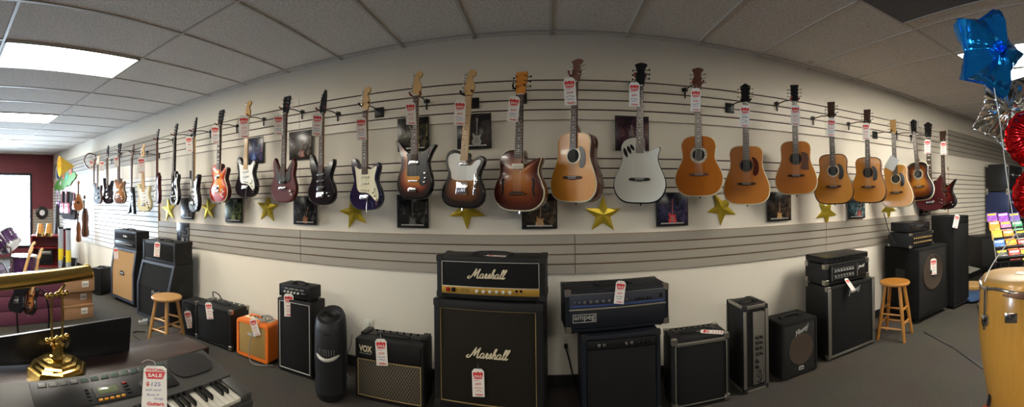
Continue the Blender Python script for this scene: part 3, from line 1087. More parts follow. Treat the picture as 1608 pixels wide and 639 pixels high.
guitar('black electric guitar with white pickguard and pale maple neck', 'strat', (389, 157), (385, 310), Yg, 50, 'blk_gloss', 'blk_gloss', neck='maple', board='maple', guard=ST_GUARD, bridge=(.10, .085, .035), pickups=((.155, .085, .018, 'white_plastic', .15), (.205, .085, .018, 'white_plastic'), (.255, .085, .018, 'white_plastic')), knobs=((.082, .135), (.10, .11), (.12, .085)), knob_mat='cream_plastic', extra=strat_bits)
guitar('dark red double-horned electric guitar with black pickguard', 'sg', (449, 150), (443.5, 318), Yg, 47, 'sg_red', 'sg_red', head='gibson', head_mat='blk_gloss', neck='mahog', pegs='three', guard=SG_GUARD, guard_mat='blk_plastic', bridge=(.125, .085, .018), pickups=((.18, .08, .034, 'blk_plastic'),), knobs=((.10, .10), (.115, .07)), knob_mat='white_plastic', thick=.036)
guitar('glossy all-black electric guitar with sharp horns and chrome bridge', 'super', (507, 140), (503, 322), Yg, 46, 'blk_gloss', 'blk_gloss', head='point', head_mat='blk_gloss', neck='maple', inlay=True, bridge=(.085, .085, .045), bridge_mat='chrome', pickups=((.14, .085, .036, 'blk_plastic'), (.20, .085, .018, 'blk_plastic'), (.255, .085, .018, 'blk_plastic')), knobs=((.085, .10), (.105, .075)), knob_mat='chrome')
guitar('midnight blue electric guitar with cream pickguard', 'strat', (574, 135), (573, 330), Yg, 42, 'blue_blk', 'blue_blk', neck='maple', board='rosewood', guard=ST_GUARD, guard_mat='cream_plastic', bridge=(.10, .085, .035), pickups=((.155, .085, .018, 'cream_plastic', .15), (.205, .085, .018, 'cream_plastic'), (.255, .085, .018, 'cream_plastic')), knobs=((.082, .135), (.10, .11), (.12, .085)), knob_mat='cream_plastic', extra=strat_bits)
guitar('sunburst electric guitar with outward flaring horns and black pickguard', 'tulip', (655, 110), (649, 313), Yg, 34, 'three_burst', 'blk_gloss', neck='maple', board='rosewood', guard=TU_GUARD, guard_mat='blk_plastic', bridge=(.135, .085, .012), pickups=((.27, .085, .032, 'chrome'),), knobs=((.10, .19), (.105, .155), (.098, .125)), knob_mat='chrome', extra=lambda r, t: MB().box((-.002, -.012, .07), (.075, .024, .036), .008).build('bridge_cover', M['chrome'], r))
guitar('brown sunburst electric guitar with white pickguard and maple neck', 'tele', (739, 107), (724, 327), Yg, 27, 'brown_burst', 'blk_gloss', 'blk_gloss', neck='maple', board='maple', guard=TE_GUARD, bridge=(.135, .085, .085), bridge_mat='chrome', pickups=((.30, .06, .018, 'chrome'), (.14, .075, .02, 'blk_plastic', .2)), knobs=((.098, .19), (.098, .135)), knob_mat='chrome', extra=tele_bits)
guitar('glossy wine sunburst hollow-body guitar with pointed cutaway', 'semi', (818, 111), (813, 332), Yg, 24, 'wine_burst', 'rose_back', 'cream_plastic', head='gibson', head_mat='nat_amber', neck='mahog', pegs='three', peg_mat='blk_plastic', bridge=(.125, .08, .012), bridge_mat='rosewood', pickups=((.295, .082, .034, 'cream_plastic'),), extra=semi_bits, thick=.07)
# acoustics
guitar('natural acoustic guitar turned to show its dark rosewood side', 'dread', (904.5, 91), (898, 318), Yg, 33, 'nat', 'rose_back', 'cream_plastic', guard=D_GUARD, guard_mat='blk_plastic', rosette='cream_plastic', head_mat='mahog', **{**D1, 'pegs': 'three', 'head': 'flare'})
guitar('white acoustic guitar with cutaway and black slot sound holes', 'ovation_cut', (1006, 97), (1004, 320), Yg, 9, 'white_guitar', 'blk_satin', 'blk_satin', head_mat='blk_satin', extra=white_slots, round_back=True, peg_mat='blk_plastic', **{**D1, 'head': 'flare', 'neck': 'blk_satin', 'hole': None, 'thick': .13, 'bridge_mat': 'blk_plastic'})
guitar('glossy orange round-back acoustic guitar with mosaic ring round its sound hole', 'ovation', (1095, 105), (1098, 309), Yg, 6, 'orange_top', 'blk_satin', 'cream_plastic', rosette='fancy', head_mat='mahog', round_back=True, **{**D1, 'head': 'flare', 'thick': .13, 'bridge_mat': 'mahog'})
guitar('amber acoustic guitar with mottled red pickguard and black peaked head', 'dread', (1170, 130), (1173, 322), Yg, 4, 'nat_amber', 'mahog_back', 'cream_plastic', guard=D_GUARD, guard_mat='tort', rosette='mahog', head_mat='blk_gloss', **{**D1, 'head': 'peak', 'inlay': False})
guitar('amber acoustic guitar with square brown pickguard', 'dread', (1247, 133), (1251, 306), Yg + .02, 3, 'nat_amber', 'mahog_back', 'cream_plastic', guard=D_GUARD2, guard_mat='mahog', rosette='rosewood', head_mat='blk_satin', **D1)
guitar('natural acoustic guitar with round black pickguard and glossy highlight on its shoulder', 'dread', (1304.5, 160), (1310, 321), Yg, 8, 'nat', 'mahog_back', 'blk_plastic', guard=D_GUARD, guard_mat='blk_plastic', rosette='cream_plastic', head_mat='rosewood', **D1)
guitar('natural acoustic guitar with wide dark ring round its sound hole and black pickguard', 'dread', (1361, 172), (1364, 319), Yg, 12, 'nat', 'mahog_back', 'blk_plastic', guard=D_GUARD, guard_mat='blk_plastic', rosette='rosewood', head_mat='rosewood', **D1)
guitar('pale acoustic guitar with plain grey card at its sound hole', 'dread', (1401.5, 188), (1409, 326), Yg, 14, 'nat_pale', 'mahog_back', 'cream_plastic', guard=D_GUARD, guard_mat='blk_plastic', rosette='cream_plastic', head_mat='maple', **D1)
guitar('tobacco sunburst twelve-string acoustic guitar', 'ovation', (1433, 187), (1446, 315), Yg, 22, 'tobacco_burst', 'blk_satin', 'cream_plastic', rosette='fancy', head_mat='blk_satin', round_back=True, **{**D1, 'head': 'peak', 'pegs': 'twelve', 'thick': .13, 'bridge_mat': 'mahog'})
guitar('dark red double-horned guitar half hidden behind the sunburst twelve-string', 'sg', (1457, 191), (1461, 331), Yg + .1, 4, 'dark_red', 'dark_red', head='peak', head_mat='blk_gloss', neck='mahog', pegs='four', guard=None, inlay='block', bridge=(.09, .085, .03), pickups=((.16, .09, .034, 'blk_plastic'), (.25, .09, .034, 'blk_plastic')), knobs=((.09, .12), (.12, .11), (.10, .085), (.125, .075)), knob_mat='chrome', thick=.038)
guitar('dark red sunburst bass with pointed horn, last in the wall row', 'bass', (1479.5, 205), (1483, 329), Yg + .04, 24, 'red_burst', 'blk_gloss', head='gibson', head_mat='rosewood', neck='mahog', pegs='four', bridge=(.07, .07, .035), pickups=((.17, .09, .03, 'blk_plastic'), (.22, .09, .03, 'blk_plastic')), knobs=((.09, .085), (.11, .06)), knob_mat='chrome')

# ---------------------------------------------------------------- slat-wall hangers, one per guitar
M['hook_black'] = mat('black steel hook', (0.01, 0.01, 0.01), 0.4, metal=0.3)
M['hook_pad'] = mat('red rubber yoke', (0.22, 0.03, 0.02), 0.6)
_hk = {}


def hanger(px, py, label, plate='small', pad='hook_pad', tip_y=Yg + .015, group='guitar hangers on the long wall', droop=0.0):
    """px, py: the yoke under the headstock"""
    p = at_y(px, py, tip_y)
    y0 = WALL - .021
    L = y0 - tip_y
    z = min(ZC + .83, p.z + .03)
    o = thing('guitar_hanger', label, 'hanger', (p.x, y0, p.z), 0, group)
    if plate == 'small':
        b = MB().box((0, -.004, .02), (.05, .008, .028), .002).box((0, -.012, -.005), (.012, .01, .09), .002)
    else:
        b = MB().box((0, -.005, 0), (.085, .010, .085), .003)
    b.build('bracket', M['hook_black'], o)
    MB().tube([(0, -.01, .015), (0, -L * .5, .02), (0, -L + .03, .005), (0, -L + .02, 0)], .005, 8).build('arm', M['hook_black'], o)
    yk = MB()
    pts = [(-.042, -.045, .02), (-.04, -.02, .006), (-.02, 0, 0), (.02, 0, 0), (.04, -.02, .006), (.042, -.045, .02)]
    yk.tube([(a, -L + .02 + b_ + .0, c) for a, b_, c in pts], .0075, 8)
    yk.build('yoke', M[pad], o)
    return o


HG = [(147, 253, 'first narrow black guitar', 's', 0), (154, 252, 'dark brown edge-on guitar', 's', 0), (168, 242, 'black guitar third in the wall row', 's', 1), (186, 237, 'amber electric guitar', 's', 1), (207, 239, 'black V-shaped guitar', 's', 0), (223, 243, 'cream electric guitar', 'p', 0), (246, 219, 'edge-on dark red guitar', 's', 1), (274, 212, 'black guitar with white edge line', 's', 1), (303, 206, 'black guitar with long white pickguard', 's', 1), (344, 196, 'cherry sunburst guitar', 's', 1), (386, 184, 'black guitar with pale maple neck', 's', 1), (447, 171, 'dark red double-horned guitar with black pickguard', 's', 1), (505, 173, 'glossy all-black guitar', 's', 1), (573, 166, 'midnight blue guitar', 'p', 0), (653, 150, 'sunburst guitar with flaring horns', 's', 1), (733, 148, 'brown sunburst guitar with white pickguard', 'p', 0), (815, 139, 'wine sunburst hollow-body guitar', 'p', 0), (902, 118, 'natural acoustic with dark side', 's', 1), (1005, 121, 'white acoustic guitar', 's', 1), (1095, 131, 'orange round-back acoustic', 's', 1), (1170, 159, 'acoustic guitar with black peaked head', 'p', 0), (1247, 157, 'amber acoustic with square pickguard', 's', 1), (1305, 182, 'natural acoustic with glossy shoulder', 's', 0), (1361, 192, 'acoustic with wide dark sound hole ring', 's', 0), (1402, 208, 'pale acoustic guitar', 'p', 0), (1435, 209, 'tobacco sunburst twelve-string', 's', 0), (1457, 213, 'half-hidden dark red guitar', 's', 0), (1480, 222, 'last dark red sunburst bass', 's', 0)]
for px, py, who, pk, red in HG[1:-1]:
    hanger(px, py, ('black steel wall hanger with red yoke holding the ' if red else 'black steel wall hanger holding the ') + who, 'small' if pk == 's' else 'plate', 'hook_pad' if red else 'hook_black')
# ---------------------------------------------------------------- amplifiers and speaker cabinets
M['tolex'] = mat('black vinyl covering', (0.010, 0.010, 0.0105), 0.5, spec=.3, bump=0.35, bscale=420)
M['tolex_blue'] = mat('blue-black vinyl covering', (0.008, 0.010, 0.016), 0.45, spec=.3, bump=0.35, bscale=420)
M['tolex_orange'] = mat('orange vinyl covering', (0.72, 0.16, 0.015), 0.45, bump=0.3, bscale=420)
M['carpet_blk'] = mat('black cabinet carpet', (0.010, 0.010, 0.010), 0.9, spec=.2, bump=0.5, bscale=300)
M['metal_blk'] = mat('black painted steel', (0.010, 0.010, 0.011), 0.4, spec=.3)
M['steel'] = mat('brushed steel trim', (0.42, 0.40, 0.36), 0.35, metal=0.9)
M['corner_metal'] = mat('metal corner', (0.40, 0.38, 0.34), 0.35, metal=1.0)
M['panel_gold'] = mat('gold control panel', (0.50, 0.30, 0.055), 0.38, metal=0.45)
M['ink_white'] = mat('white lettering', (0.80, 0.79, 0.74), 0.5)
M['ink_cream'] = mat('cream lettering', (0.74, 0.66, 0.46), 0.45)
M['ink_grey'] = mat('silver lettering', (0.50, 0.50, 0.48), 0.35, metal=0.4)
M['ink_black'] = mat('black ink', (0.01, 0.01, 0.012), 0.6)
M['ink_red'] = mat('red print', (0.62, 0.03, 0.03), 0.55)
M['ink_blue'] = mat('blue pen ink', (0.03, 0.05, 0.30), 0.6)
M['gold_pipe'] = mat('gold piping', (0.42, 0.30, 0.12), 0.4, metal=0.3)
M['white_pipe'] = mat('white piping', (0.55, 0.55, 0.50), 0.5)
M['blue_frame'] = mat('blue-grey frame', (0.030, 0.036, 0.056), 0.45)
M['rubber'] = mat('black rubber', (0.008, 0.008, 0.008), 0.7)
M['led_red'] = mat('red rocker switch', (0.35, 0.01, 0.01), 0.3)
M['knob_white'] = mat('pale knob', (0.62, 0.60, 0.54), 0.35)
M['copper'] = mat('coppery speaker ring', (0.05, 0.035, 0.025), 0.5)


def cloth(name, c1, c2, scale=260.0, rough=0.9):
    m = mat(name, c1, rough, spec=0.15)
    nt = m.node_tree
    tc = nt.nodes.new('ShaderNodeTexCoord')
    ck = nt.nodes.new('ShaderNodeTexChecker')
    ck.inputs['Scale'].default_value = scale
    ck.inputs['Color1'].default_value = (*c1, 1)
    ck.inputs['Color2'].default_value = (*c2, 1)
    mp = nt.nodes.new('ShaderNodeMapping')
    mp.inputs['Location'].default_value = (0.001, 0.0013, 0.0017)
    nt.links.new(tc.outputs['Object'], mp.inputs['Vector'])
    nt.links.new(mp.outputs['Vector'], ck.inputs['Vector'])
    nt.links.new(ck.outputs['Color'], nt.nodes['Principled BSDF'].inputs['Base Color'])
    return m


def diamond():
    m = mat('diamond grille cloth', (0.1, 0.08, 0.05), 0.8)
    nt = m.node_tree
    tc = nt.nodes.new('ShaderNodeTexCoord')
    sx = nt.nodes.new('ShaderNodeSeparateXYZ')
    nt.links.new(tc.outputs['Object'], sx.inputs[0])

    def math_(op, a, b):
        n = nt.nodes.new('ShaderNodeMath')
        n.operation = op
        for i, q in enumerate((a, b)):
            if q is None:
                continue
            if isinstance(q, (int, float)):
                n.inputs[i].default_value = q
            else:
                nt.links.new(q, n.inputs[i])
        return n.outputs[0]
    X = math_('MULTIPLY', sx.outputs[0], 46.0)
    Z = math_('MULTIPLY', sx.outputs[2], 30.0)
    a = math_('ABSOLUTE', math_('SUBTRACT', math_('FRACT', math_('ADD', X, Z), None), 0.5), None)
    b = math_('ABSOLUTE', math_('SUBTRACT', math_('FRACT', math_('SUBTRACT', X, Z), None), 0.5), None)
    mn = math_('MAXIMUM', a, b)
    g = math_('GREATER_THAN', mn, 0.39)
    mx = nt.nodes.new('ShaderNodeMix')
    mx.data_type = 'RGBA'
    mx.inputs[6].default_value = (0.018, 0.015, 0.012, 1)
    mx.inputs[7].default_value = (0.15, 0.125, 0.085, 1)
    nt.links.new(g, mx.inputs[0])
    nt.links.new(mx.outputs[2], nt.nodes['Principled BSDF'].inputs['Base Color'])
    return m


M['cloth_blk'] = cloth('black grille cloth', (0.008, 0.008, 0.0085), (0.015, 0.015, 0.015))
M['cloth_brown'] = cloth('dark brown grille cloth', (0.013, 0.011, 0.009), (0.021, 0.018, 0.014))
M['cloth_tan'] = cloth('tan grille cloth', (0.42, 0.26, 0.12), (0.34, 0.20, 0.09))
M['cloth_basket'] = cloth('gold basket cloth', (0.36, 0.23, 0.08), (0.26, 0.17, 0.06), 300)
M['cloth_diamond'] = diamond()
M['mesh_metal'] = cloth('perforated steel grille', (0.012, 0.012, 0.012), (0.035, 0.034, 0.033), 180, 0.5)


def foot_r(px, py):
    return at_z(px, py, 0.0)


def frame_from(pl, pr):
    """box frame from the front bottom edge: centre, yaw, width"""
    d = pr - pl
    return (pl + pr) / 2, math.atan2(d.y, d.x), math.hypot(d.x, d.y)


def shell(w, d, h, r=.012, t=.03, rec=.012, tb=None, tt=None, c=.006):
    """cabinet with a recessed front; origin bottom front centre, depth along +y; material 1 = the recess floor"""
    tb = t if tb is None else tb
    tt = t if tt is None else tt
    mb = MB()
    K = 3

    def loop(inset_l, inset_b, inset_t, y, rad):
        pts = rrect(w - 2 * inset_l, h - inset_b - inset_t, rad, K, 0, inset_b + (h - inset_b - inset_t) / 2)
        o = len(mb.v)
        mb.v += [Vector((p[0], y, p[1])) for p in pts]
        return o, len(pts)
    L = [loop(c, c, c, d, r), loop(0, 0, 0, d - c, r), loop(0, 0, 0, c, r), loop(c * .3, c * .3, c * .3, c * .3, r), loop(c, c, c, 0, r), loop(t, tb, tt, 0, .003), loop(t, tb, tt, rec, .003)]
    n = L[0][1]
    for (a, _), (b, _) in zip(L[:-1], L[1:]):
        for i in range(n):
            j = (i + 1) % n
            mb.f.append([a + i, a + j, b + j, b + i])
            mb.mi.append(0)
    mb.f.append([L[0][0] + i for i in range(n)])
    mb.mi.append(0)
    mb.f.append([L[-1][0] + i for i in range(n)][::-1])
    mb.mi.append(1)
    return mb


def corners(root, w, d, h, m='rubber', s=.05, which='all', t=.004):
    """corner protectors, each a part"""
    base = None
    for x in (-1, 1):
        for z in (0, 1):
            for y in ((0, 1) if which == 'all' else (0,)):
                mb = MB()
                dx, dy, dz = -x, (1 if y == 0 else -1), (1 if z == 0 else -1)
                c = Vector((x * w / 2, 0 if y == 0 else d, 0 if z == 0 else h))
                o = Vector((x * t, -t if y == 0 else t, -t if z == 0 else t)) * .6
                c += o
                if z == 0:
                    c.z += t * .6
                for ax in range(3):
                    sz = [s, s, s]
                    sz[ax] = t
                    ctr = c + Vector((dx * sz[0] / 2, dy * sz[1] / 2, dz * sz[2] / 2))
                    mb.box(ctr, sz, t * .45, 0, seg=1)
                mb.build('corner_protector', M[m], root)


def strap_handle(root, w, d, h, ln=.22, m='rubber'):
    mb = MB()
    y = d * .5
    mb.box((-ln / 2, y, h + .008), (.04, .034, .016), .005).box((ln / 2, y, h + .008), (.04, .034, .016), .005)
    pts = [(-ln / 2, y, h + .012), (-ln * .35, y, h + .019), (0, y, h + .022), (ln * .35, y, h + .019), (ln / 2, y, h + .012)]
    P = catmull(pts, False, 4)
    for a, b in zip(P[:-1], P[1:]):
        c = (a + b) / 2
        L = (b - a).length
        mb.box(c, (L * 1.1, .026, .009), .003, 0, rot=Matrix.Rotation(-math.atan2(b.z - a.z, b.x - a.x), 3, 'Y'))
    mb.build('handle', M[m], root)


def feet(root, w, d, r=.016, hh=.014, m='rubber', inset=.05):
    for x in (-1, 1):
        for y in (inset, d - inset):
            MB().cyl((x * (w / 2 - inset), y, -hh), (x * (w / 2 - inset), y, .002), r, n=12).build('foot', M[m], root)


def casters(root, w, d, r=.03, inset=.06):
    for x in (-1, 1):
        for y in (inset, d - inset):
            mb = MB()
            cx = x * (w / 2 - inset)
            mb.cyl((cx - .012, y, -r), (cx + .012, y, -r), r * .8, n=16)
            mb.box((cx, y, -r * .45), (.036, .036, r * .9 + .004), .004)
            mb.build('caster', M['rubber'], root)


def grille(root, w, h, cz, y, m, name='grille', pipe=None, pw=.003, cx=0.0):
    g = MB().box((cx, y, cz), (w, .008, h), .003).build(name, M[m], root)
    if pipe:
        mb = MB()
        yy = y - .005
        for a, b in (((cx - w / 2, cz), (pw * 2, .005, h)), ((cx + w / 2, cz), (pw * 2, .005, h))):
            mb.box((a[0], yy, a[1]), b, .001)
        for s in (-1, 1):
            mb.box((cx, yy, cz + s * h / 2), (w + pw * 2, .005, pw * 2), .001)
        mb.build('piping', M[pipe], root)
    return g


def knob_row(root, spots, r=.009, m='knob_white', y=0.0, skirt=None, depth=.014):
    base = None
    for x, z in spots:
        if base is None:
            mb = MB().lathe([(r * 1.15, 0), (r * 1.05, depth * .3), (r * .8, depth * .35), (r * .72, depth), (r * .1, depth * 1.04)], 14, 0, Matrix.Rotation(PI / 2, 4, 'X'))
            base = mb.build('knob', M[m], root)
            k = base
        else:
            k = link_copy(base, root)
        k.location = (x, y, z)


def lettering(root, s, cx, cz, y, m, w=None, h=None, bold=0.0, shear=0.0, name='lettering', space=1.0):
    mb = MB()
    put_text(mb, s, cx, cz, w, h, y, 0, bold, shear, space)
    return mb.build(name, M[m], root, smooth=False)


A_ = [[(.62, .72), (.35, .82), (.1, .55), (.05, .2), (.25, .0), (.5, .25), (.66, .72)], [(.66, .76), (.56, .25), (.68, .0), (.95, .28)]]
L_ = [[(.0, .25), (.38, 1.15), (.44, 1.55), (.26, 1.5), (.12, .7), (.12, .12), (.28, .0), (.52, .25)]]


def shift(st, dx, k=1.0):
    return [[(x * k + dx, z * k) for x, z in s] for s in st]


SCRIPT = [[(-.1, .42), (-.42, .22), (-.35, -.05), (.0, .0), (.32, .5), (.62, 1.25), (.82, 1.75)], [(.82, 1.75), (.76, 1.1), (.74, .3)], [(.74, .3), (1.1, 1.05), (1.52, 1.72)], [(1.52, 1.72), (1.36, .9), (1.32, .15), (1.5, .0), (1.78, .25)]]
SCRIPT += shift(A_, 1.75) + [[(2.68, .28), (2.86, .85), (2.98, .62), (3.18, .66)], [(2.96, .66), (2.9, .12), (3.05, .0), (3.3, .28)]]
SCRIPT += [[(3.28, .28), (3.52, .88), (3.56, .45), (3.5, .05), (3.25, .12)], [(3.5, .02), (3.8, .28)]]
SCRIPT += [[(3.8, .28), (4.16, 1.2), (4.22, 1.62), (4.04, 1.5), (3.92, .7), (3.88, .0)], [(3.9, .4), (4.15, .78), (4.3, .62), (4.24, .14), (4.38, .0), (4.62, .28)]]
SCRIPT += shift(A_, 4.55) + shift(L_, 5.48) + shift(L_, 5.95)


def script_logo(root, cx, cz, w, y, m):
    mb = MB()
    k = w / 6.9
    for st in SCRIPT:
        mb.ribbon([(cx + (x - 3.05 + .30 * z) * k, cz + (z - .8) * k) for x, z in st], .075 * k * 1.25, y - .004, y, 0, None, 5, True)
    return mb.build('lettering', M[m], root, smooth=False)


# spiky slanted lettering: P e a v e y
SPIKE = [[(.0, -.55), (.55, 1.2)], [(.05, 1.02), (1.35, 1.25), (1.05, .62), (.42, .45)], [(1.0, .35), (1.55, .5), (1.42, .85), (1.1, .78), (1.02, .15), (1.5, .1)], [(2.1, .75), (1.75, .7), (1.72, .12), (2.1, .25), (2.2, .8)], [(2.18, .7), (2.2, .1), (2.45, .15)], [(2.4, .95), (2.6, .1), (3.0, 1.0)], [(3.0, .42), (3.5, .55), (3.42, .95), (3.1, .85), (3.0, .2), (3.5, .18)], [(3.65, 1.15), (3.82, .5), (4.2, .62)], [(4.35, 1.5), (4.0, .3), (3.6, -.45)]]


def spike_logo(root, cx, cz, w, y, m, slope=.05):
    mb = MB()
    k = w / 4.6
    for st in SPIKE:
        mb.ribbon([(cx + (x - 2.2) * k, cz + (z - .45) * k + (x - 2.2) * k * slope) for x, z in st], .085 * k, y - .003, y, 0, None, 1)
    return mb.build('lettering', M[m], root, smooth=False)


def box_root(name, label, cat, bl, br, extra_z=0.0, group=None):
    pl, pr = foot_r(*bl), foot_r(*br)
    c, rz, w = frame_from(pl, pr)
    c.z = extra_z
    return thing(name, label, cat, c, rz, group), w


# --- orange stack: none of these amps repeat, each is built from its own measures
def slant_cab(label, bl, br, h, d, hv, back, cloth_m, frame_m, logo, zf=.0, casters_=True, pipe=None):
    root, w = box_root('speaker_cabinet', label, 'speaker cabinet', bl, br, zf)
    prof = [(0, 0), (d, 0), (d, h), (back, h), (0, hv)]
    mb = MB()
    mb.prof_x(prof, -w / 2, w / 2)
    mb.build('case', M['tolex'], root, ang=25)
    t = .035
    # front frame strips standing proud of the cloth
    fm = MB()

    def q(y, z):
        return y, z
    sl = Vector((back, h - hv)).normalized()
    nrm = Vector((-sl.y, sl.x))          # outwards
    for s in (-1, 1):
        x0, x1 = (s * w / 2, s * (w / 2 - t)) if s < 0 else (w / 2 - t, w / 2)
        pr = [(-.014, 0), (.0, 0), (0, hv), (back, h), (back + nrm.x * .014, h + nrm.y * .0), (-.014, hv + .004)]
        fm.prof_x(pr, min(x0, x1), max(x0, x1))
    fm.span((-w / 2 + t, -.014, 0), (w / 2 - t, 0, t))
    top = [(back + nrm.x * .014 - sl.x * t, h - sl.y * t + nrm.y * .014), (back - sl.x * t, h - sl.y * t), (back, h), (back + nrm.x * .014, h)]
    fm.prof_x(top, -w / 2 + t, w / 2 - t)
    fm.build('front_frame', M[frame_m], root, ang=25)
    g = MB()
    gw = w - 2 * t - .004
    g.prof_x([(-.004, t + .002), (0, t + .002), (0, hv), (back - sl.x * t, h - sl.y * t), (back - sl.x * t + nrm.x * .004, h - sl.y * t), (-.004, hv)], -gw / 2, gw / 2)
    g.build('grille', M[cloth_m], root, ang=15)
    if logo:
        logo(root, w, hv, h, back)
    if casters_:
        casters(root, w, d)
    for s in (-1, 1):
        MB().box((s * (w / 2 + .002), d * .5, h * .55), (.006, .10, .14), .002).build('side_handle', M['rubber'], root)
    return root, w



rootA, wA = slant_cab('black angled speaker cabinet with tan grille cloth', (175.5, 468.5), (211, 484), .735, .26, .42, .05, 'cloth_tan', 'blue_frame', None, .05)
MB().prism([(-.055, .36), (.055, .36), (.06, .39), (.03, .42), (-.03, .42), (-.06, .39)], -.012, -.004).build('badge', M['ink_black'], rootA)
MB().prism(rrect(.09, .018, .006, 3, 0, .388), -.014, -.010).build('badge_plate', M['ink_grey'], rootA)


def head_on(name, label, cat, cab, w, d, h, z, yoff=0.0, xoff=0.0, dyaw=0.0, group=None):
    m = cab.matrix_world if False else Matrix.Translation(cab.location) @ Matrix.Rotation(cab.rotation_euler.z, 4, 'Z')
    p = m @ Vector((xoff, yoff, z))
    p.z = cab.location.z + z
    return thing(name, label, cat, p, cab.rotation_euler.z + dyaw, group)


# head on the tan cabinet
hA = head_on('guitar_amplifier', 'black amplifier head with two dark panels, on the tan-fronted cabinet', 'amplifier', rootA, wA, .24, .27, .735, .045)
h_, d_ = .265, .215
shell(wA, d_, h_, .012, .03, .012).build('case', [M['tolex'], M['blk_plastic']], hA)
grille(hA, wA - .07, .10, .175, .008, 'cloth_blk', 'grille', 'blue_frame', .002)
mb = MB().box((0, .004, .068), (wA - .07, .010, .075), .003)
mb.build('control_panel', M['metal_blk'], hA)
knob_row(hA, [(-.19 + .048 * i, .066) for i in range(9)], .008, 'knob_white', -.002)
lettering(hA, 'bludys', 0, .178, .0025, 'ink_white', h=.038, shear=.25, bold=.02)
strap_handle(hA, wA, d_, h_, .2)

# --- angled cabinet with the spiky logo
rootB, wB = slant_cab('black angled speaker cabinet with blue-grey frame behind the wooden stool', (216.5, 492), (267, 514), .705, .36, .40, .085, 'cloth_blk', 'blue_frame', None, .0, False)
spike_logo(rootB, .06, .34, .17, -.006, 'ink_grey')
hB = head_on('guitar_amplifier', 'wide black amplifier head with red price tag, atop the angled blue-grey cabinet', 'amplifier', rootB, wB, .28, .27, .705, .085)
shell(wB, .27, .265, .012, .028, .012).build('case', [M['tolex'], M['blk_plastic']], hB)
grille(hB, wB - .062, .20, .132, .008, 'cloth_blk', 'grille', 'blue_frame', .003)
corners(hB, wB, .27, .265, 'rubber', .045)
strap_handle(hB, wB, .27, .265, .22)

# --- small speaker behind the stool
o, w_ = box_root('monitor_speaker', 'small black speaker with price tag, tucked between the wooden stool and black combo amplifier', 'speaker', (286, 523), (306, 530), .012)
shell(w_, .22, .36, .01, .02, .010).build('case', [M['tolex'], M['blk_plastic']], o)
grille(o, w_ - .044, .31, .18, .006, 'cloth_blk')
feet(o, w_, .22, .012, .012)
small_speaker = o


def combo(label, bl, br, h, d, cover='tolex', cl='cloth_blk', t=.025, r=.015, panel=None, corner=None, name='combo_amplifier', cat='amplifier', zf=.014, handle=True, pipe=None, gz=None, feet_=True, w_scale=1.0):
    root, w = box_root(name, label, cat, bl, br, zf)
    w *= w_scale
    shell(w, d, h, r, t, .014).build('case', [M[cover], M['blk_plastic']], root)
    z0, z1 = gz or (t + .003, h - t - .003)
    grille(root, w - 2 * t - .006, z1 - z0, (z0 + z1) / 2, .008, cl, 'grille', pipe)
    if corner:
        corners(root, w, d, h, corner, .04)
    if handle:
        strap_handle(root, w, d, h, min(.22, w * .5))
    if feet_:
        feet(root, w, d)
    return root, w


# black combo with metal corners
cE, wE = combo('black combo amplifier with metal corners, beside the small orange one', (306.5, 531.5), (363, 553.5), .385, .27, corner='corner_metal')
mb = MB().box((0, .17, .3865), (wE - .08, .12, .006), .002)
mb.build('control_panel', M['metal_blk'], cE)
for i in range(6):
    MB().lathe([(.010, 0), (.009, .012), (.001, .0125)], 12, 0, Matrix.Translation((-.2 + .08 * i, .2, .389))).build('knob', M['knob_white'], cE)
MB().box((0, -.001, .345), (.05, .006, .02), .003).build('badge', M['ink_grey'], cE)

# orange combo
cF, wF = combo('small orange combo amplifier with gold basket cloth and cable on top', (371.5, 557), (421, 576), .345, .20, 'tolex_orange', 'cloth_basket', .032, .03, handle=False)
MB().box((0, .12, .346), (wF - .08, .10, .006), .002).build('control_panel', M['ink_cream'], cF)
for i in range(6):
    MB().lathe([(.008, 0), (.0075, .012), (.001, .0125)], 12, 0, Matrix.Translation((-.11 + .044 * i, .12, .349))).build('knob', M['blk_plastic'], cF)
MB().prism(rrect(.10, .022, .006, 3, 0, .225), -.002, .004).build('badge', M['ink_grey'], cF)
strap = MB()
strap.tube(catmull([(-.11, .10, .346), (-.09, .09, .372), (0, .085, .382), (.02, .09, .372), (.04, .1, .352)], False, 4), .007, 8)
strap.build('handle', M['tolex_orange'], cF)

# tall narrow black cabinet and its small head
cG, wG = combo('tall narrow black speaker cabinet with thin pale piping', (436.5, 579.5), (490, 597.5), .615, .21, 'tolex', 'cloth_blk', .02, .008, handle=False, name='speaker_cabinet', cat='speaker cabinet', pipe='white_pipe', zf=.012)
hG = head_on('guitar_amplifier', 'small black amplifier head on the tall narrow cabinet', 'amplifier', cG, wG, .17, .11, .615 + .014, .02, -.012)
shell(wG - .03, .17, .105, .008, .012, .012).build('case', [M['tolex'], M['blk_plastic']], hG)
MB().box((0, .006, .052), (wG - .06, .010, .075), .003).build('control_panel', M['metal_blk'], hG)
knob_row(hG, [(-.10 + .036 * i, .045) for i in range(5)], .009, 'knob_white', .001)
knob_row(hG, [(.085 + .014 * i, .045) for i in range(3)], .005, 'chrome', .001)
lettering(hG, 'tone   volume   bass   treble', 0, .075, .0005, 'ink_white', w=.2)
feet(hG, wG - .03, .17, .009, .014, inset=.025)
strap_handle(hG, wG - .03, .17, .105, .12)

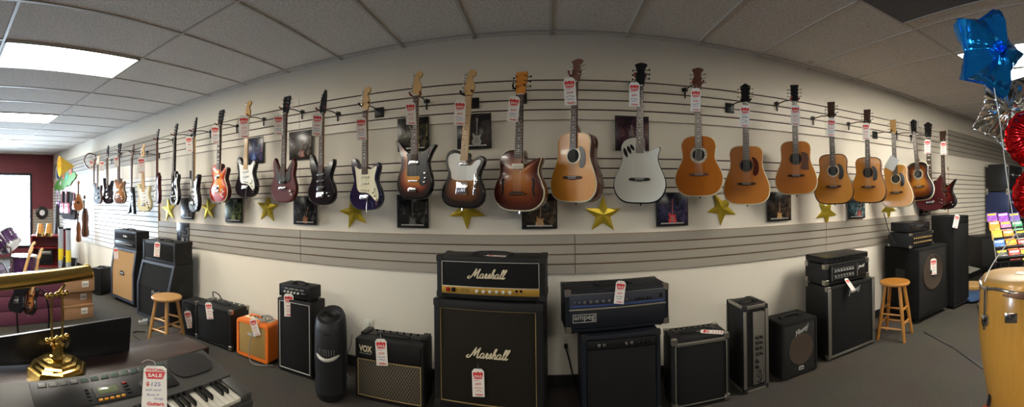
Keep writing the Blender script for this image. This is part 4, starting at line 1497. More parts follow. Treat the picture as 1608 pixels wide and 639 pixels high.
# VOX combo
cI, wI = combo('black combo amplifier with diamond grille cloth and three white letters', (558.5, 624.5), (665.5, 646), .435, .235, 'tolex', 'cloth_diamond', .018, .012, gz=(.02, .285), pipe='gold_pipe')
MB().box((0, .006, .355), (wI - .045, .012, .125), .003).build('front_panel', M['tolex'], cI)
vx = MB()
put_text(vx, 'VOX', -wI / 2 + .085, .365, .105, .048, -.001, 0, .035)
vx.build('lettering', M['ink_cream'], cI, smooth=False)
lettering(cI, 'valve reactor', -wI / 2 + .085, .332, -.001, 'ink_grey', w=.10)
MB().box((0, .15, .437), (wI - .12, .10, .005), .002).build('control_panel', M['metal_blk'], cI)
for i in range(7):
    MB().lathe([(.009, 0), (.008, .014), (.001, .0145)], 12, 0, Matrix.Translation((-.16 + .055 * i, .18, .439))).build('knob', M['blk_plastic'], cI)
for s in (-1, 1):
    MB().box((s * (wI / 2 - .03), .16, .442), (.055, .14, .016), .006).build('end_cap', M['tolex'], cI)

# --- Marshall stack
pJ0, pJ1 = Vector((-.775, 2.545, 0)), Vector((-.030, 2.485, 0))
c, rz, wJ = frame_from(pJ0, pJ1)
c.z = .05
cJ = thing('speaker_cabinet', 'big black speaker cabinet with white script logo and gold piping', 'speaker cabinet', c, rz)
hJ = .735
shell(wJ, .36, hJ, .014, .045, .02, tt=.055).build('case', [M['tolex'], M['blk_plastic']], cJ)
grille(cJ, wJ - .095, hJ - .105, (hJ - .01) / 2, .012, 'cloth_brown', 'grille', 'gold_pipe', .003)
script_logo(cJ, .0, .395, .28, .004, 'ink_cream')
corners(cJ, wJ, .36, hJ, 'rubber', .045)
casters(cJ, wJ, .36)
for s in (-1, 1):
    MB().box((s * (wJ / 2 + .002), .17, .48), (.008, .12, .09), .003).build('side_handle', M['rubber'], cJ)
hd = thing('guitar_amplifier', 'black amplifier head with white script logo and gold control panel', 'amplifier', (-.385, 2.535, .05 + hJ + .012), rz + .0)
wH, hH = .745, .285
shell(wH, .24, hH, .014, .036, .014, tb=.03).build('case', [M['tolex'], M['blk_plastic']], hd)
grille(hd, wH - .078, .168, .165, .006, 'cloth_blk', 'grille', 'white_pipe', .0018)
MB().box((0, .004, .055), (wH - .075, .012, .048), .002).build('control_panel', M['panel_gold'], hd)
knob_row(hd, [(-.085 + .045 * i, .054) for i in range(6)], .0105, 'knob_white', -.002)
for x, mm in ((-.29, 'led_red'), (-.25, 'blk_plastic')):
    MB().box((x, -.004, .058), (.026, .010, .030), .003).build('rocker_switch', M[mm], hd)
for x in (.185, .215):
    MB().cyl((x, -.001, .065), (x, -.006, .065), .009, n=14).build('jack_socket', M['blk_plastic'], hd)
lettering(hd, 'JCM 800', -.165, .060, -.0025, 'ink_black', w=.06)
lettering(hd, 'lead series', -.165, .047, -.0025, 'ink_black', w=.055)
script_logo(hd, -.02, .172, .255, .001, 'ink_cream')
corners(hd, wH, .24, hH, 'rubber', .042)
strap_handle(hd, wH, .24, hH, .26)
feet(hd, wH, .24, .016, .012)

# --- bass combo and blue-black Ampeg head
pK0, pK1 = Vector((.222, 2.49, 0)), Vector((.757, 2.50, 0))
c, rz, wK = frame_from(pK0, pK1)
cK = thing('combo_amplifier', 'black combo amplifier with knobs along its top, under the blue-black head', 'amplifier', (c.x, c.y, .014), rz)
hK = .555
shell(wK, .30, hK, .02, .028, .014).build('case', [M['tolex_blue'], M['blk_plastic']], cK)
grille(cK, wK - .066, .425, .028 + .215, .008, 'cloth_blk')
MB().box((0, .006, .490), (wK - .064, .012, .055), .003).build('control_panel', M['metal_blk'], cK)
knob_row(cK, [(-.155, .490), (-.12, .490), (.03, .490), (.065, .490)], .011, 'chrome', -.001)
knob_row(cK, [(.11 + .03 * i, .490) for i in range(4)], .008, 'blk_plastic', -.001)
corners(cK, wK, .30, hK, 'rubber', .035)
feet(cK, wK, .30)
rzL = math.atan2(.05, .71)
hL = thing('guitar_amplifier', 'blue-black amplifier head with chrome knobs and boxed lower-case lettering', 'amplifier', (.478, 2.535, .014 + hK + .016), rzL)
wL, hLh = .72, .275
shell(wL, .29, hLh, .012, .022, .012).build('case', [M['tolex_blue'], M['blk_plastic']], hL)
MB().box((0, .004, .085), (wL - .05, .012, .118), .003).build('front_panel', M['cloth_blue'] if 'cloth_blue' in M else M['tolex_blue'], hL)
MB().box((0, .003, .205), (wL - .05, .014, .098), .003).build('control_panel', M['blue_frame'], hL)
MB().box((0, -.005, .150), (wL - .045, .006, .010), .002).box((0, -.005, .252), (wL - .045, .006, .004), .001).build('trim_strip', M['steel'], hL)
M['blue_stripe'] = mat('blue printed stripe', (0.03, 0.06, 0.20), 0.4)
MB().box((0, -.0045, .172), (wL - .07, .002, .012), .0005).build('printed_stripe', M['blue_stripe'], hL)
knob_row(hL, [(-.30 + .032 * i, .198) for i in range(3)], .006, 'chrome', -.004)
knob_row(hL, [(-.235 + .042 * i, .198) for i in range(5)], .0105, 'chrome', -.004)
knob_row(hL, [(-.005 + .03 * i, .198) for i in range(3)], .009, 'chrome', -.004)
knob_row(hL, [(.12 + .027 * i, .198) for i in range(5)], .008, 'blk_plastic', -.004)
MB().box((.30, -.005, .208), (.022, .008, .03), .002).build('rocker_switch', M['blk_plastic'], hL)
fr = MB()
for a, b in (((-.235, .118), (.155, .004)), ((-.235, .068), (.155, .004)), ((-.3115, .093), (.004, .054)), ((-.1585, .093), (.004, .054))):
    fr.box((a[0], -.0035, a[1]), (b[0], .003, b[1]), .0005)
fr.build('badge_frame', M['ink_grey'], hL)
lettering(hL, 'ampeg', -.235, .091, -.003, 'ink_grey', w=.140, h=.036, bold=.012)
corners(hL, wL, .29, hLh, 'corner_metal', .04)
strap_handle(hL, wL, .29, hLh, .24)
feet(hL, wL, .29, .016, .016)

# --- combo with steel trim
cM, wM = combo('black combo amplifier with silver edging and red tag lying on top', (1057, 648), (1146, 629), .475, .25, 'tolex', 'cloth_blk', .022, .010, corner='corner_metal', gz=(.028, .425))
MB().box((0, .004, .440), (wM - .05, .012, .026), .002).build('badge_strip', M['steel'], cM)
for x, z, w_, h_ in ((-wM / 2 + .022, .226, .008, .41), (wM / 2 - .022, .226, .008, .41), (0, .022, wM - .03, .008)):
    MB().box((x, -.002, z), (w_, .008, h_), .002).build('edging', M['steel'], cM)
MB().box((0, .16, .477), (wM - .1, .09, .005), .002).build('control_panel', M['metal_blk'], cM)
for i in range(7):
    MB().lathe([(.008, 0), (.007, .013), (.001, .0135)], 12, 0, Matrix.Translation((-.13 + .043 * i, .19, .479))).build('knob', M['blk_plastic'], cM)

# --- amplifier head stood on end, steel edges
pN0, pN1 = foot_r(1169.5, 620), foot_r(1206.5, 608)
c, rz, wN = frame_from(pN0, pN1)
cN = thing('guitar_amplifier', 'amplifier head stood on its end, with silver control panel and metal edges', 'amplifier', (c.x, c.y, .006), rz)
hN, dN = .635, .275
shell(wN, dN, hN, .004, .03, .012).build('case', [M['tolex'], M['blk_plastic']], cN)
MB().box((.018, .006, hN / 2), (wN * .42, .012, hN - .09), .002).build('control_panel', M['steel'], cN)
sp = [(.002 + .036 * (i % 2), .40 - .042 * (i // 2) + .0) for i in range(8)]
knob_row(cN, sp, .012, 'blk_plastic', -.001, depth=.02)
knob_row(cN, [(.002, .22), (.002, .18)], .014, 'blk_plastic', -.001, depth=.02)
mb = MB()
for st in ([(.00, .15), (.03, .135), (.0, .11), (.035, .10)], [(.01, .10), (.04, .075), (.005, .065), (.035, .05)], [(.03, .155), (.045, .09), (.03, .045)]):
    mb.ribbon(st, .003, -.003, -.0005, smooth=4)
mb.build('lettering', M['ink_black'], cN, smooth=False)
for x in (-1, 1):
    for y in (0, dN):
        MB().box((x * (wN / 2 - .008), y, hN / 2), (.026, .008, hN - .06), .002).build('edging', M['steel'], cN)
for z in (.004, hN - .002):
    for y in (.004, ):
        MB().box((0, y - .006, z), (wN - .05, .008, .024), .002).build('edging', M['steel'], cN)
    for x in (-1, 1):
        MB().box((x * (wN / 2), dN / 2, z), (.008, dN - .06, .024), .002).build('edging', M['steel'], cN)
corners(cN, wN, dN, hN, 'rubber', .042)
strap_handle(cN, wN, dN, hN, .14)
MB().box((wN / 2 - .035, .002, hN / 2), (.012, .010, hN - .1), .002).build('front_rail', M['steel'], cN)

# --- monitor speaker with spiky logo
cO, wO = combo('black monitor speaker with silver lightning-style logo and round cone', (1228.7, 600.5), (1283.9, 579.5), .445, .26, 'carpet_blk', 'mesh_metal', .022, .018, name='monitor_speaker', cat='speaker', zf=.008)
spike_logo(cO, .02, .355, .14, .004, 'ink_grey', .25)
mb = MB()
mb.lathe([(.125, 0), (.125, .006), (.112, .007), (.10, .004)], 36, 0, Matrix.Translation((.01, .005, .21)) @ Matrix.Rotation(PI / 2, 4, 'X'))
mb.build('speaker_ring', M['copper'], cO)
MB().prism(rrect(.05, .03, .006, 3, .01, .055), 0, .004).build('badge', M['ink_grey'], cO)
spike_logo(cO, .01, .055, .035, -.0005, 'ink_black', .1)

# --- big Peavey cabinet with steel rails, amp and rack unit above
cP, wP = combo('tall black speaker cabinet with silver side rails and lightning-style logo', (1300.5, 569), (1374, 538.5), .64, .32, 'tolex', 'cloth_blk', .03, .008, handle=False, corner='corner_metal', name='speaker_cabinet', cat='speaker cabinet', zf=.014)
for s in (-1, 1):
    MB().box((s * (wP / 2 - .022), -.003, .32), (.036, .010, .60), .003).build('side_rail', M['steel'], cP)
MB().box((0, -.003, .020), (wP - .06, .010, .022), .003).build('side_rail', M['steel'], cP)
spike_logo(cP, .03, .56, .15, .003, 'ink_grey', .12)
hP = head_on('guitar_amplifier', 'black amplifier head with metal corners and rows of knobs, on the silver-railed cabinet', 'amplifier', cP, wP, .28, .2, .64 + .014, .025, -.03)
wQ, hQ = wP - .05, .185
shell(wQ, .29, hQ, .01, .02, .012).build('case', [M['tolex'], M['blk_plastic']], hP)
MB().box((.02, .005, hQ / 2), (wQ - .09, .012, hQ - .05), .003).build('control_panel', M['metal_blk'], hP)
knob_row(hP, [(-.16 + .036 * i, .115) for i in range(7)], .009, 'ink_grey', -.002)
knob_row(hP, [(-.16 + .036 * i, .065) for i in range(7)], .006, 'ink_grey', -.002)
spike_logo(hP, .175, .115, .085, -.002, 'ink_white', .1)
gp = MB()
for i in range(4):
    gp.box((-.05, -.002, .048 + .028 * i), (.26, .002, .0022), 0)
gp.box((.12, -.002, hQ / 2), (.0025, .002, hQ - .06), 0).box((-.2, -.002, hQ / 2), (.0025, .002, hQ - .06), 0)
gp.build('panel_lines', M['ink_grey'], hP, smooth=False)
corners(hP, wQ, .29, hQ, 'corner_metal', .045)
feet(hP, wQ, .29, .014, .014)
kP = head_on('rack_unit', 'thin flat black rack unit lying on the metal-cornered amplifier head', 'rack unit', hP, wQ, .3, .05, hQ + .006, .01, .01)
shell(wQ - .02, .30, .052, .004, .008, .006).build('case', [M['metal_blk'], M['blk_plastic']], kP)
knob_row(kP, [(-.16 + .05 * i, .027) for i in range(6)], .007, 'blk_plastic', .004)
feet(kP, wQ - .02, .30, .01, .006)

# --- bass cabinet with one big speaker, amp and radio-like unit above
cQ, wQ2 = combo('large black bass cabinet with one big round speaker, beside the honey-coloured stool', (1443, 510), (1488, 487.5), .80, .50, 'carpet_blk', 'mesh_metal', .03, .012, handle=False, name='speaker_cabinet', cat='speaker cabinet', zf=.05, feet_=False)
casters(cQ, wQ2, .5, .026)
for r_, nm, mm in (((.21, .195), 'speaker_ring', 'metal_blk'), ):
    mb = MB().lathe([(r_[0], 0), (r_[0], .010), (r_[1], .012), (r_[1] - .01, .006)], 40, 0, Matrix.Translation((-.02, .004, .50)) @ Matrix.Rotation(PI / 2, 4, 'X'))
    mb.build(nm, M['copper'], cQ)
MB().lathe([(.18, 0), (.12, -.006), (.06, .0), (.05, .01), (.001, .02)], 32, 0, Matrix.Translation((-.02, .003, .50)) @ Matrix.Rotation(PI / 2, 4, 'X')).build('speaker_cone', M['blk_satin'], cQ)
MB().box((-wQ2 / 2 - .001, .26, .5), (.006, .14, .10), .002).build('side_handle', M['rubber'], cQ)
aQ = head_on('guitar_amplifier', 'black amplifier with gold-edged knobs in two blocks, on the big bass cabinet', 'amplifier', cQ, .4, .3, .2, .80 + .012, .06, -.14)
wS, hS = .46, .165
shell(wS, .34, hS, .01, .02, .012).build('case', [M['tolex'], M['blk_plastic']], aQ)
MB().box((0, .005, hS / 2), (wS - .05, .012, hS - .045), .003).build('control_panel', M['metal_blk'], aQ)
knob_row(aQ, [(-.17 + .042 * i, .105) for i in range(9)], .010, 'gold_pipe', -.002)
knob_row(aQ, [(-.17 + .042 * i, .055) for i in range(9)], .010, 'gold_pipe', -.002)
corners(aQ, wS, .34, hS, 'corner_metal', .03)
feet(aQ, wS, .34, .012, .012)
bQ = head_on('rack_unit', 'black radio-like unit with dials, topmost on the big bass cabinet', 'rack unit', aQ, .4, .3, .1, hS + .010, .04, .0)
shell(.43, .27, .105, .008, .012, .008).build('case', [M['metal_blk'], M['blk_plastic']], bQ)
MB().box((0, .004, .05), (.39, .010, .07), .003).build('control_panel', M['blk_plastic'], bQ)
knob_row(bQ, [(-.14, .05), (-.10, .05), (.12, .05), (.155, .05)], .012, 'metal_blk', -.002)
MB().box((.0, -.002, .065), (.13, .003, .022), .001).build('display', M['blue_frame'], bQ)
feet(bQ, .43, .27, .01, .010)

# --- tall black column cabinet
pR0 = at_z(1489, 491, 0)
pR1 = at_z(1515.6, 480.5, 0)
pR0 = Vector((4.235, 2.365, 0))
pR1 = Vector((4.60, 2.345, 0))
c, rz, wR = frame_from(pR0, pR1)
cR = thing('speaker_cabinet', 'tallest black speaker column with tag near its top, beyond the big bass cabinet', 'speaker cabinet', (c.x, c.y, .03), rz)
hR = 1.155
shell(wR, .36, hR, .01, .02, .012).build('case', [M['carpet_blk'], M['blk_plastic']], cR)
grille(cR, wR - .046, hR - .14, hR / 2 - .03, .008, 'cloth_blk')
MB().box((0, .004, hR - .06), (wR - .05, .010, .06), .003).build('badge_strip', M['metal_blk'], cR)
feet(cR, wR, .36, .02, .03)

# --- small combo amps far along the wall behind the boxes
cS, wS2 = combo('small black combo amplifier far along the wall, beyond the cardboard boxes', (143, 461.5), (158, 464.5), .40, .30, 'tolex', 'cloth_blk', .02, .01, name='combo_amplifier')
# speaker on a stand, far right
pX = Vector((5.55, 2.45, 0))
sX = thing('monitor_speaker', 'black speaker on a thin stand, beyond the tall speaker column', 'speaker', (pX.x, pX.y, .30), -.45)
shell(.40, .34, .50, .03, .025, .012).build('case', [M['metal_blk'], M['blk_plastic']], sX)
grille(sX, .34, .44, .25, .006, 'mesh_metal')
MB().box((-.203, .17, .25), (.006, .10, .06), .002).build('side_handle', M['rubber'], sX)
tX = thing('speaker_stand', 'thin black stand under the speaker beyond the tall column', 'speaker stand', (pX.x + .07, pX.y + .15, 0), 0)
MB().cyl((0, 0, .05), (0, 0, .288), .018).build('pole', M['metal_blk'], tX)
MB().box((0, 0, .293), (.2, .2, .012), .003).build('top_plate', M['metal_blk'], tX)
for i in range(3):
    a = 2 * PI * i / 3 + .4
    MB().tube([(0, 0, .16), (math.cos(a) * .2, math.sin(a) * .2, .012)], .012, 8).build('leg', M['metal_blk'], tX)
# ---------------------------------------------------------------- posters (flat prints in thin black sleeves) and gold stars
M['poster_black'] = mat('black poster border', (0.012, 0.012, 0.013), 0.3)


def print_mat(name, c1, c2, c3, scale=3.0):
    m = mat(name, c1, 0.25)
    nt = m.node_tree
    tc = nt.nodes.new('ShaderNodeTexCoord')
    n = nt.nodes.new('ShaderNodeTexNoise')
    n.inputs['Scale'].default_value = scale * 4
    n.inputs['Detail'].default_value = 4
    n.inputs['Distortion'].default_value = 1.5
    r = nt.nodes.new('ShaderNodeValToRGB')
    e = r.color_ramp.elements
    e[0].position, e[0].color = 0.42, (*c1, 1)
    e[1].position, e[1].color = 0.75, (*c3, 1)
    k = e.new(0.58)
    k.color = (*c2, 1)
    nt.links.new(tc.outputs['Object'], n.inputs['Vector'])
    nt.links.new(n.outputs['Fac'], r.inputs['Fac'])
    nt.links.new(r.outputs['Color'], nt.nodes['Principled BSDF'].inputs['Base Color'])
    return m


def poster(px, py, label, cols, gcol, gpose=(0, -.02, 0, 1.0), size=.275, kind='strat', foot=True, z_off=0.0, y=WALL - .021, glow=None):
    p = at_y(px, py, y)
    root = thing('poster', label, 'poster', (p.x, y, p.z), 0, 'guitar posters on the long wall')
    w, h = size, size
    MB().box((0, -.003, 0), (w, .006, h), .001).build('board', M['poster_black'], root)
    pm = print_mat('poster print', *cols)
    MB().box((0, -.0066, .004), (w - .022, .0016, h - .03), .0004).build('print', pm, root)
    gx, gz, ga, gs = gpose
    T = Matrix.Translation((gx, -.0078, gz)) @ Matrix.Rotation(ga, 4, 'Y') @ Matrix.Scale(gs * .24, 4)
    g = MB()
    out = [(q.x, q.y) for q in catmull(OUT[kind], True, 3)]
    g.prism(out, 0, .002, 0, T)
    g.box((0, .001, .55), (.04, .003, .5), 0, 1, T)
    g.box((0, .001, .86), (.06, .003, .13), .01, 1, T)
    g.prism([(q.x * .55, q.y * .6 + .06) for q in catmull(OUT[kind], True, 2)], -.002, 0, 2, T)
    g.build('printed_guitar', [mat('printed colour', gcol, .25), mat('printed neck', [c * .5 + .08 for c in gcol], .25), mat('printed highlight', [min(1, c * .5 + .12) for c in gcol], .25)], root, smooth=False)
    if foot:
        MB().box((0, -.0078, -h / 2 + .024), (w * .72, .0008, .010), 0).build('pale_band', M['ink_grey'], root, smooth=False)
    return root


K = (0.012, 0.012, 0.016)
poster(399, 236.5, 'square poster with red and blue smoke behind the black guitar with maple neck', ((.012, .012, .02), (.05, .07, .18), (.30, .04, .05)), (.05, .12, .4), (.0, -.10, 0, .8), foot=False)
poster(472, 228, 'square poster with pale smoke and a red guitar tip', ((.03, .026, .022), (.09, .075, .06), (.45, .40, .33)), (.35, .05, .03), (.02, -.12, .05, .75), foot=False)
poster(649, 211, 'square poster with golden swirl behind the flaring-horn sunburst guitar', ((.012, .012, .012), (.06, .055, .035), (.45, .38, .2)), (.3, .26, .12), (.03, -.12, -.3, .9))
poster(744.5, 206, 'square poster with a white guitar, behind the white-pickguard sunburst guitar', ((.02, .018, .018), (.06, .05, .045), (.10, .03, .03)), (.5, .48, .44), (.02, -.11, .03, .95))
poster(992.5, 209.5, 'square poster with purple and orange glow behind the white acoustic guitar', ((.018, .010, .016), (.09, .03, .05), (.3, .12, .06)), (.35, .12, .05), (.03, -.12, -.2, .85), foot=False)
poster(294, 327.5, 'small-looking square poster beside the first gold star, grey and rosy smoke', ((.03, .03, .035), (.10, .10, .12), (.32, .22, .22)), (.25, .2, .2), (0, -.12, .2, .8))
poster(367, 330, 'square poster with a green glowing figure, right under the cherry sunburst guitar'.replace('right ', ''), ((.012, .015, .012), (.08, .12, .04), (.35, .42, .12)), (.3, .36, .1), (0, -.12, 0, .8))
poster(479, 330, 'square poster with a small sunburst guitar and silver lines, under the all-black guitar', ((.010, .010, .012), (.03, .03, .032), (.25, .25, .26)), (.45, .16, .03), (0, -.125, .25, .75))
poster(648, 331.5, 'square poster with a dim grey figure, under the flaring-horn sunburst guitar', ((.008, .008, .008), (.035, .035, .03), (.20, .19, .16)), (.14, .14, .11), (0, -.12, 0, .8))
poster(847, 331.5, 'square poster with an orange guitar, half behind the hollow-body guitar', ((.014, .012, .011), (.07, .05, .035), (.25, .16, .1)), (.6, .32, .10), (.0, -.12, .08, .8))
poster(1055.5, 328.5, 'square poster with a bright red guitar in blue haze, between white and orange acoustics', ((.012, .012, .022), (.04, .04, .10), (.14, .06, .16)), (.6, .05, .05), (0, -.115, 0, .9))
poster(1223.5, 324, 'square poster with a golden guitar, below the amber acoustic with square pickguard', ((.012, .011, .010), (.05, .035, .025), (.22, .13, .07)), (.62, .34, .10), (0, -.12, 0, .7))
poster(1345, 324, 'square poster with teal and white shapes, mostly hidden by two natural acoustics', ((.012, .016, .02), (.04, .10, .12), (.4, .42, .42)), (.4, .05, .04), (.03, -.12, .3, .8))
poster(1452, 323, 'square poster with dark red print behind the last two guitars', ((.012, .010, .010), (.10, .05, .03), (.3, .2, .15)), (.35, .12, .05), (-.03, -.12, .2, .8))
poster(287.5, 366, 'square poster with pale blue figure, on the grey slats above the angled cabinet', ((.012, .014, .02), (.06, .07, .09), (.35, .36, .36)), (.3, .3, .28), (0, -.12, 0, .7))

M['gold_foil'] = mat('gold foil card', (0.72, 0.55, 0.06), 0.28, metal=0.85, var=.12, vscale=12)


def star(px, py, rad, rot, label):
    y = WALL - .012
    p = at_y(px, py, y)
    V, F = [], []
    for s, yy in ((1, -.012), (-1, .004)):
        V.append((0, -.009 if s > 0 else yy, 0))
        for i in range(10):
            r = rad if i % 2 == 0 else rad * .40
            a = PI / 2 + rot + i * PI / 5
            V.append((r * math.cos(a), (-.004 if s > 0 else yy), r * math.sin(a)))
    for i in range(10):
        j = (i + 1) % 10
        F.append([0, 1 + i, 1 + j])
        F.append([11, 12 + j, 12 + i])
        F.append([1 + i, 12 + i, 12 + j, 1 + j])
    mb = MB()
    mb.add(V, F)
    o = mb.build('star_decoration', M['gold_foil'], None, smooth=False, loc=(p.x, y, p.z))
    o.location.y = WALL - .008
    return tag(o, label, 'star', 'gold stars on the long wall')


R = math.radians
star(265, 329, .17, R(8), 'gold star partly behind the edge-on black guitar, nearest the street wall')
star(327, 327, .155, R(3), 'gold star below the black guitar with long white pickguard')
star(420, 327, .155, R(-4), 'gold star between the black maple-neck guitar and the dark red double-horned one')
star(556, 333, .155, R(14), 'tilted gold star under the midnight blue guitar')
star(733, 330, .155, R(36), 'gold star pointing down, below the white-pickguard sunburst guitar')
star(947, 337, .152, R(-1), 'whole gold star between natural and white acoustic guitars')
star(1134, 327, .150, R(30), 'gold star between the orange round-back and the black-peaked acoustic')
star(1298, 333, .150, R(40), 'gold star below the glossy-shouldered natural acoustic')
star(1396, 326, .150, R(36), 'gold star tip showing under the pale acoustic with grey card')

# ---------------------------------------------------------------- sale tags
M['card'] = mat('white card', (0.82, 0.80, 0.76), 0.6, var=.03, vscale=30)
M['card_red'] = mat('red print on card', (0.68, 0.03, 0.035), 0.55)
M['string_white'] = mat('white string', (0.75, 0.74, 0.70), 0.8)
TW, TH = .072, .165


def scribble(mb, x, z, w, h, seed, m=0, lw=.0011, y=-.0012):
    rnd = random.Random(seed)
    n = max(5, int(w / .0045))
    pts = [(x + w * i / (n - 1), z + h * (rnd.random() - .5) * (1 if i % 2 else -1.0)) for i in range(n)]
    mb.ribbon(pts, lw, y, y + .0006, m, None, 3)


def tag_parts(root, price, seed, ink='ink_red', ink2='ink_blue', special=False):
    w, h = TW, TH
    out = [(-w / 2, -h / 2), (w / 2, -h / 2), (w / 2, h / 2 - .016), (w / 2 - .014, h / 2), (-w / 2 + .014, h / 2), (-w / 2, h / 2 - .016)]
    c = MB()
    c.prism(out, -.0005, .0007)
    card = c.build('card', M['card'], root, smooth=False)
    b = MB()
    zc = h / 2 - .040
    b.prism([(-.022, zc - .019), (.022, zc - .019), (.031, zc + .012), (.022, zc + .022), (.011, zc + .015), (0, zc + .024), (-.011, zc + .015), (-.022, zc + .022), (-.031, zc + .012)], -.0010, -.0004)
    b.build('badge', M['card_red'], root, smooth=False)
    t = MB()
    put_text(t, 'SALE', 0, zc - .004, .042, .015, -.0014, 0, .03)
    t.build('sale_lettering', M['ink_white'], root, smooth=False)
    q = MB()
    put_text(q, price, 0, -.008, None, .015, -.0012, 0, .01, .15)
    scribble(q, -.024, .016, .03, .006, seed + 3)
    q.build('price_writing', M[ink], root, smooth=False)
    q = MB()
    scribble(q, -.026, -.030, .05, .010, seed)
    scribble(q, -.020, -.046, .038, .010, seed + 1)
    q.build('note_writing', M[ink2], root, smooth=False)
    q = MB()
    put_text(q, 'Guitars', .004, -h / 2 + .014, .046, .013, -.0012, 0, .035)
    q.build('shop_lettering', M['card_red'], root, smooth=False)
    return card


_tags = {}


def make_tag(label, price, seed, ink, ink2, group):
    key = (price, ink, ink2)
    if key not in _tags:
        root = thing('sale_tag', label, 'price tag', (0, 0, 0), 0, group)
        tag_parts(root, price, seed, ink, ink2)
        _tags[key] = root
        return root
    o = copy_tree(_tags[key])
    o['label'] = label
    o['group'] = group
    return o


def hang_tag(px, pt, pb, rho_y, label, price='$399', tilt=0.0, ink='ink_red', ink2='ink_blue', group='sale tags hanging from the guitars', yaw=None, r=None):
    """tag with its top at pixel row pt and its foot at pb"""
    th = azim(px)
    r = r or rho_y / math.cos(th)
    A, B = at_r(px, pt, r), at_r(px, pb, r)
    k = (A - B).length / TH
    o = make_tag(label, price, int(px), ink, ink2, group)
    c = (A + B) / 2
    psi = -th if yaw is None else yaw
    o.matrix_world = Matrix.Translation(c) @ Matrix.Rotation(psi, 4, 'Z') @ Matrix.Rotation(math.radians(-tilt), 4, 'Y') @ Matrix.Scale(k, 4)
    s = MB().tube([(0, -.001, TH / 2 - .008), (.002, .002, TH / 2 + .012), (-.002, .006, TH / 2 + .03)], .0008, 5)
    s.build('string', M['string_white'], o)
    return o


YT = 2.635
TG = [(143.5, 252, 266, 'tag', '$199', 0), (160, 253, 268, 'b', '$249', 0), (183, 246, 262, 'tag', '$299', 0), (222, 247, 272, 'tag', '$350', 2), (297, 214, 238, 'tag', '$450', 4), (338, 197, 225, 'b', '$399', 0), (383, 181, 217, 'r', '$325', 1), (437.5, 180, 212, 'b', '$275', 1), (498, 178, 213, 'b', '$499', -4), (567.5, 184, 220, 'b', '$199', 2), (645, 160, 196, 'r', '$229', 2), (722, 157, 197, 'b', '$599', -3), (806.5, 151, 191, 'b', '$450', -6), (895, 122, 165, 'b', '$169', 3), (996, 129, 167, 'b', '$599', -1), (1092.5, 139, 175, 'b', '$380', -2), (1169.5, 165, 200, 'k', '$399', -4), (1249, 165, 197, 'r', '$350', -1), (1305, 186, 214, 'b', '$429', -6), (1360, 193, 219, 'r', '$380', 1), (1456.5, 219, 241, 'r', '$499', 0), (1481.5, 222, 243, 'b', '$329', 0)]
NM = ['edge-on black guitar with the ring', 'black guitar third in the wall row', 'amber electric guitar', 'cream electric guitar', 'black guitar with long white pickguard', 'cherry sunburst guitar', 'black guitar with pale maple neck', 'dark red double-horned guitar', 'glossy all-black guitar', 'midnight blue guitar', 'flaring-horn sunburst guitar', 'brown sunburst guitar with white pickguard', 'wine sunburst hollow-body guitar', 'natural acoustic with dark side', 'white acoustic guitar', 'orange round-back acoustic', 'acoustic with black peaked head', 'amber acoustic with square pickguard', 'natural acoustic with glossy shoulder', 'acoustic with wide dark sound hole ring', 'half-hidden dark red guitar', 'last dark red sunburst bass']
for (px, a, b, kind, price, tl), who in zip(TG, NM):
    ink2 = {'tag': 'ink_grey', 'b': 'ink_blue', 'r': 'ink_red', 'k': 'ink_black'}[kind]
    hang_tag(px, a, b, YT, 'sale tag on the neck of the ' + who, price, tl, 'ink_red' if kind != 'k' else 'ink_black', ink2)
# grey card at the pale acoustic
M['card_grey'] = mat('grey card', (0.42, 0.44, 0.44), 0.6)
p = at_y(1400.5, 256.5, 2.60)
o = MB().prism(rrect(.11, .145, .006, 2), -.001, .001).build('card', M['card_grey'], None, smooth=False)
o.matrix_world = Matrix.Translation(p) @ Matrix.Rotation(-azim(1400), 4, 'Z') @ Matrix.Rotation(math.radians(30), 4, 'Y')
o.name = 'price_card'
tag(o, 'plain grey card hanging tilted at the pale acoustic guitar', 'card')
# tags on the amplifiers
AT = 'sale tags on the amplifiers'


def amp_tag(px, pt, pb, amp, label, price, tilt=0.0, off=.012, ink2='ink_red', yl=0.0):
    """hangs just in front of the amplifier's front face"""
    Mw = Matrix.Translation(amp.location) @ Matrix.Rotation(amp.rotation_euler.z, 4, 'Z')
    n = Mw.to_3x3() @ Vector((0, -1, 0))
    p0 = Mw @ Vector((0, yl - off, 0))
    d = ray(px, (pt + pb) / 2)
    r = (p0 - EYE).dot(n) / d.dot(n)
    return hang_tag(px, pt, pb, 1, label, price, tilt, 'ink_red', ink2, AT, amp.rotation_euler.z * .5 - azim(px) * .5, r)


amp_tag(182, 389, 407, rootA, 'sale tag at the upper corner of the tan-fronted cabinet', '$550', 2, .03, yl=.03)
amp_tag(246.5, 380, 403, hB, 'sale tag on the wide head atop the angled blue-grey cabinet', '$425', -4, .02)
amp_tag(296.5, 488, 515, small_speaker, 'sale tag on the small black speaker behind the stool', '$150', 14)
amp_tag(328.5, 475, 501, cE, 'sale tag on the black combo with metal corners', '$275', 8, .03)
amp_tag(400, 500, 527, cF, 'sale tag on the small orange combo amplifier', '$225', 18, .03)
amp_tag(453.5, 461, 497, hG, 'sale tag on the small head of the tall narrow cabinet', '$395', 1, .02)
amp_tag(599, 532, 574, cI, 'sale tag on the diamond-grille combo amplifier', '$249', 3, .02, 'ink_blue')
amp_tag(751, 579, 623, cJ, 'sale tag in the middle of the big script-logo cabinet', '$499', 1, .012)
amp_tag(973.5, 441, 477, hL, 'sale tag on the blue-black amplifier head', '$499', -7, .02, 'ink_black')
amp_tag(1466, 406, 431, cQ, 'sale tag on the large bass cabinet with the round speaker', '$299', 0, .02, 'ink_black')
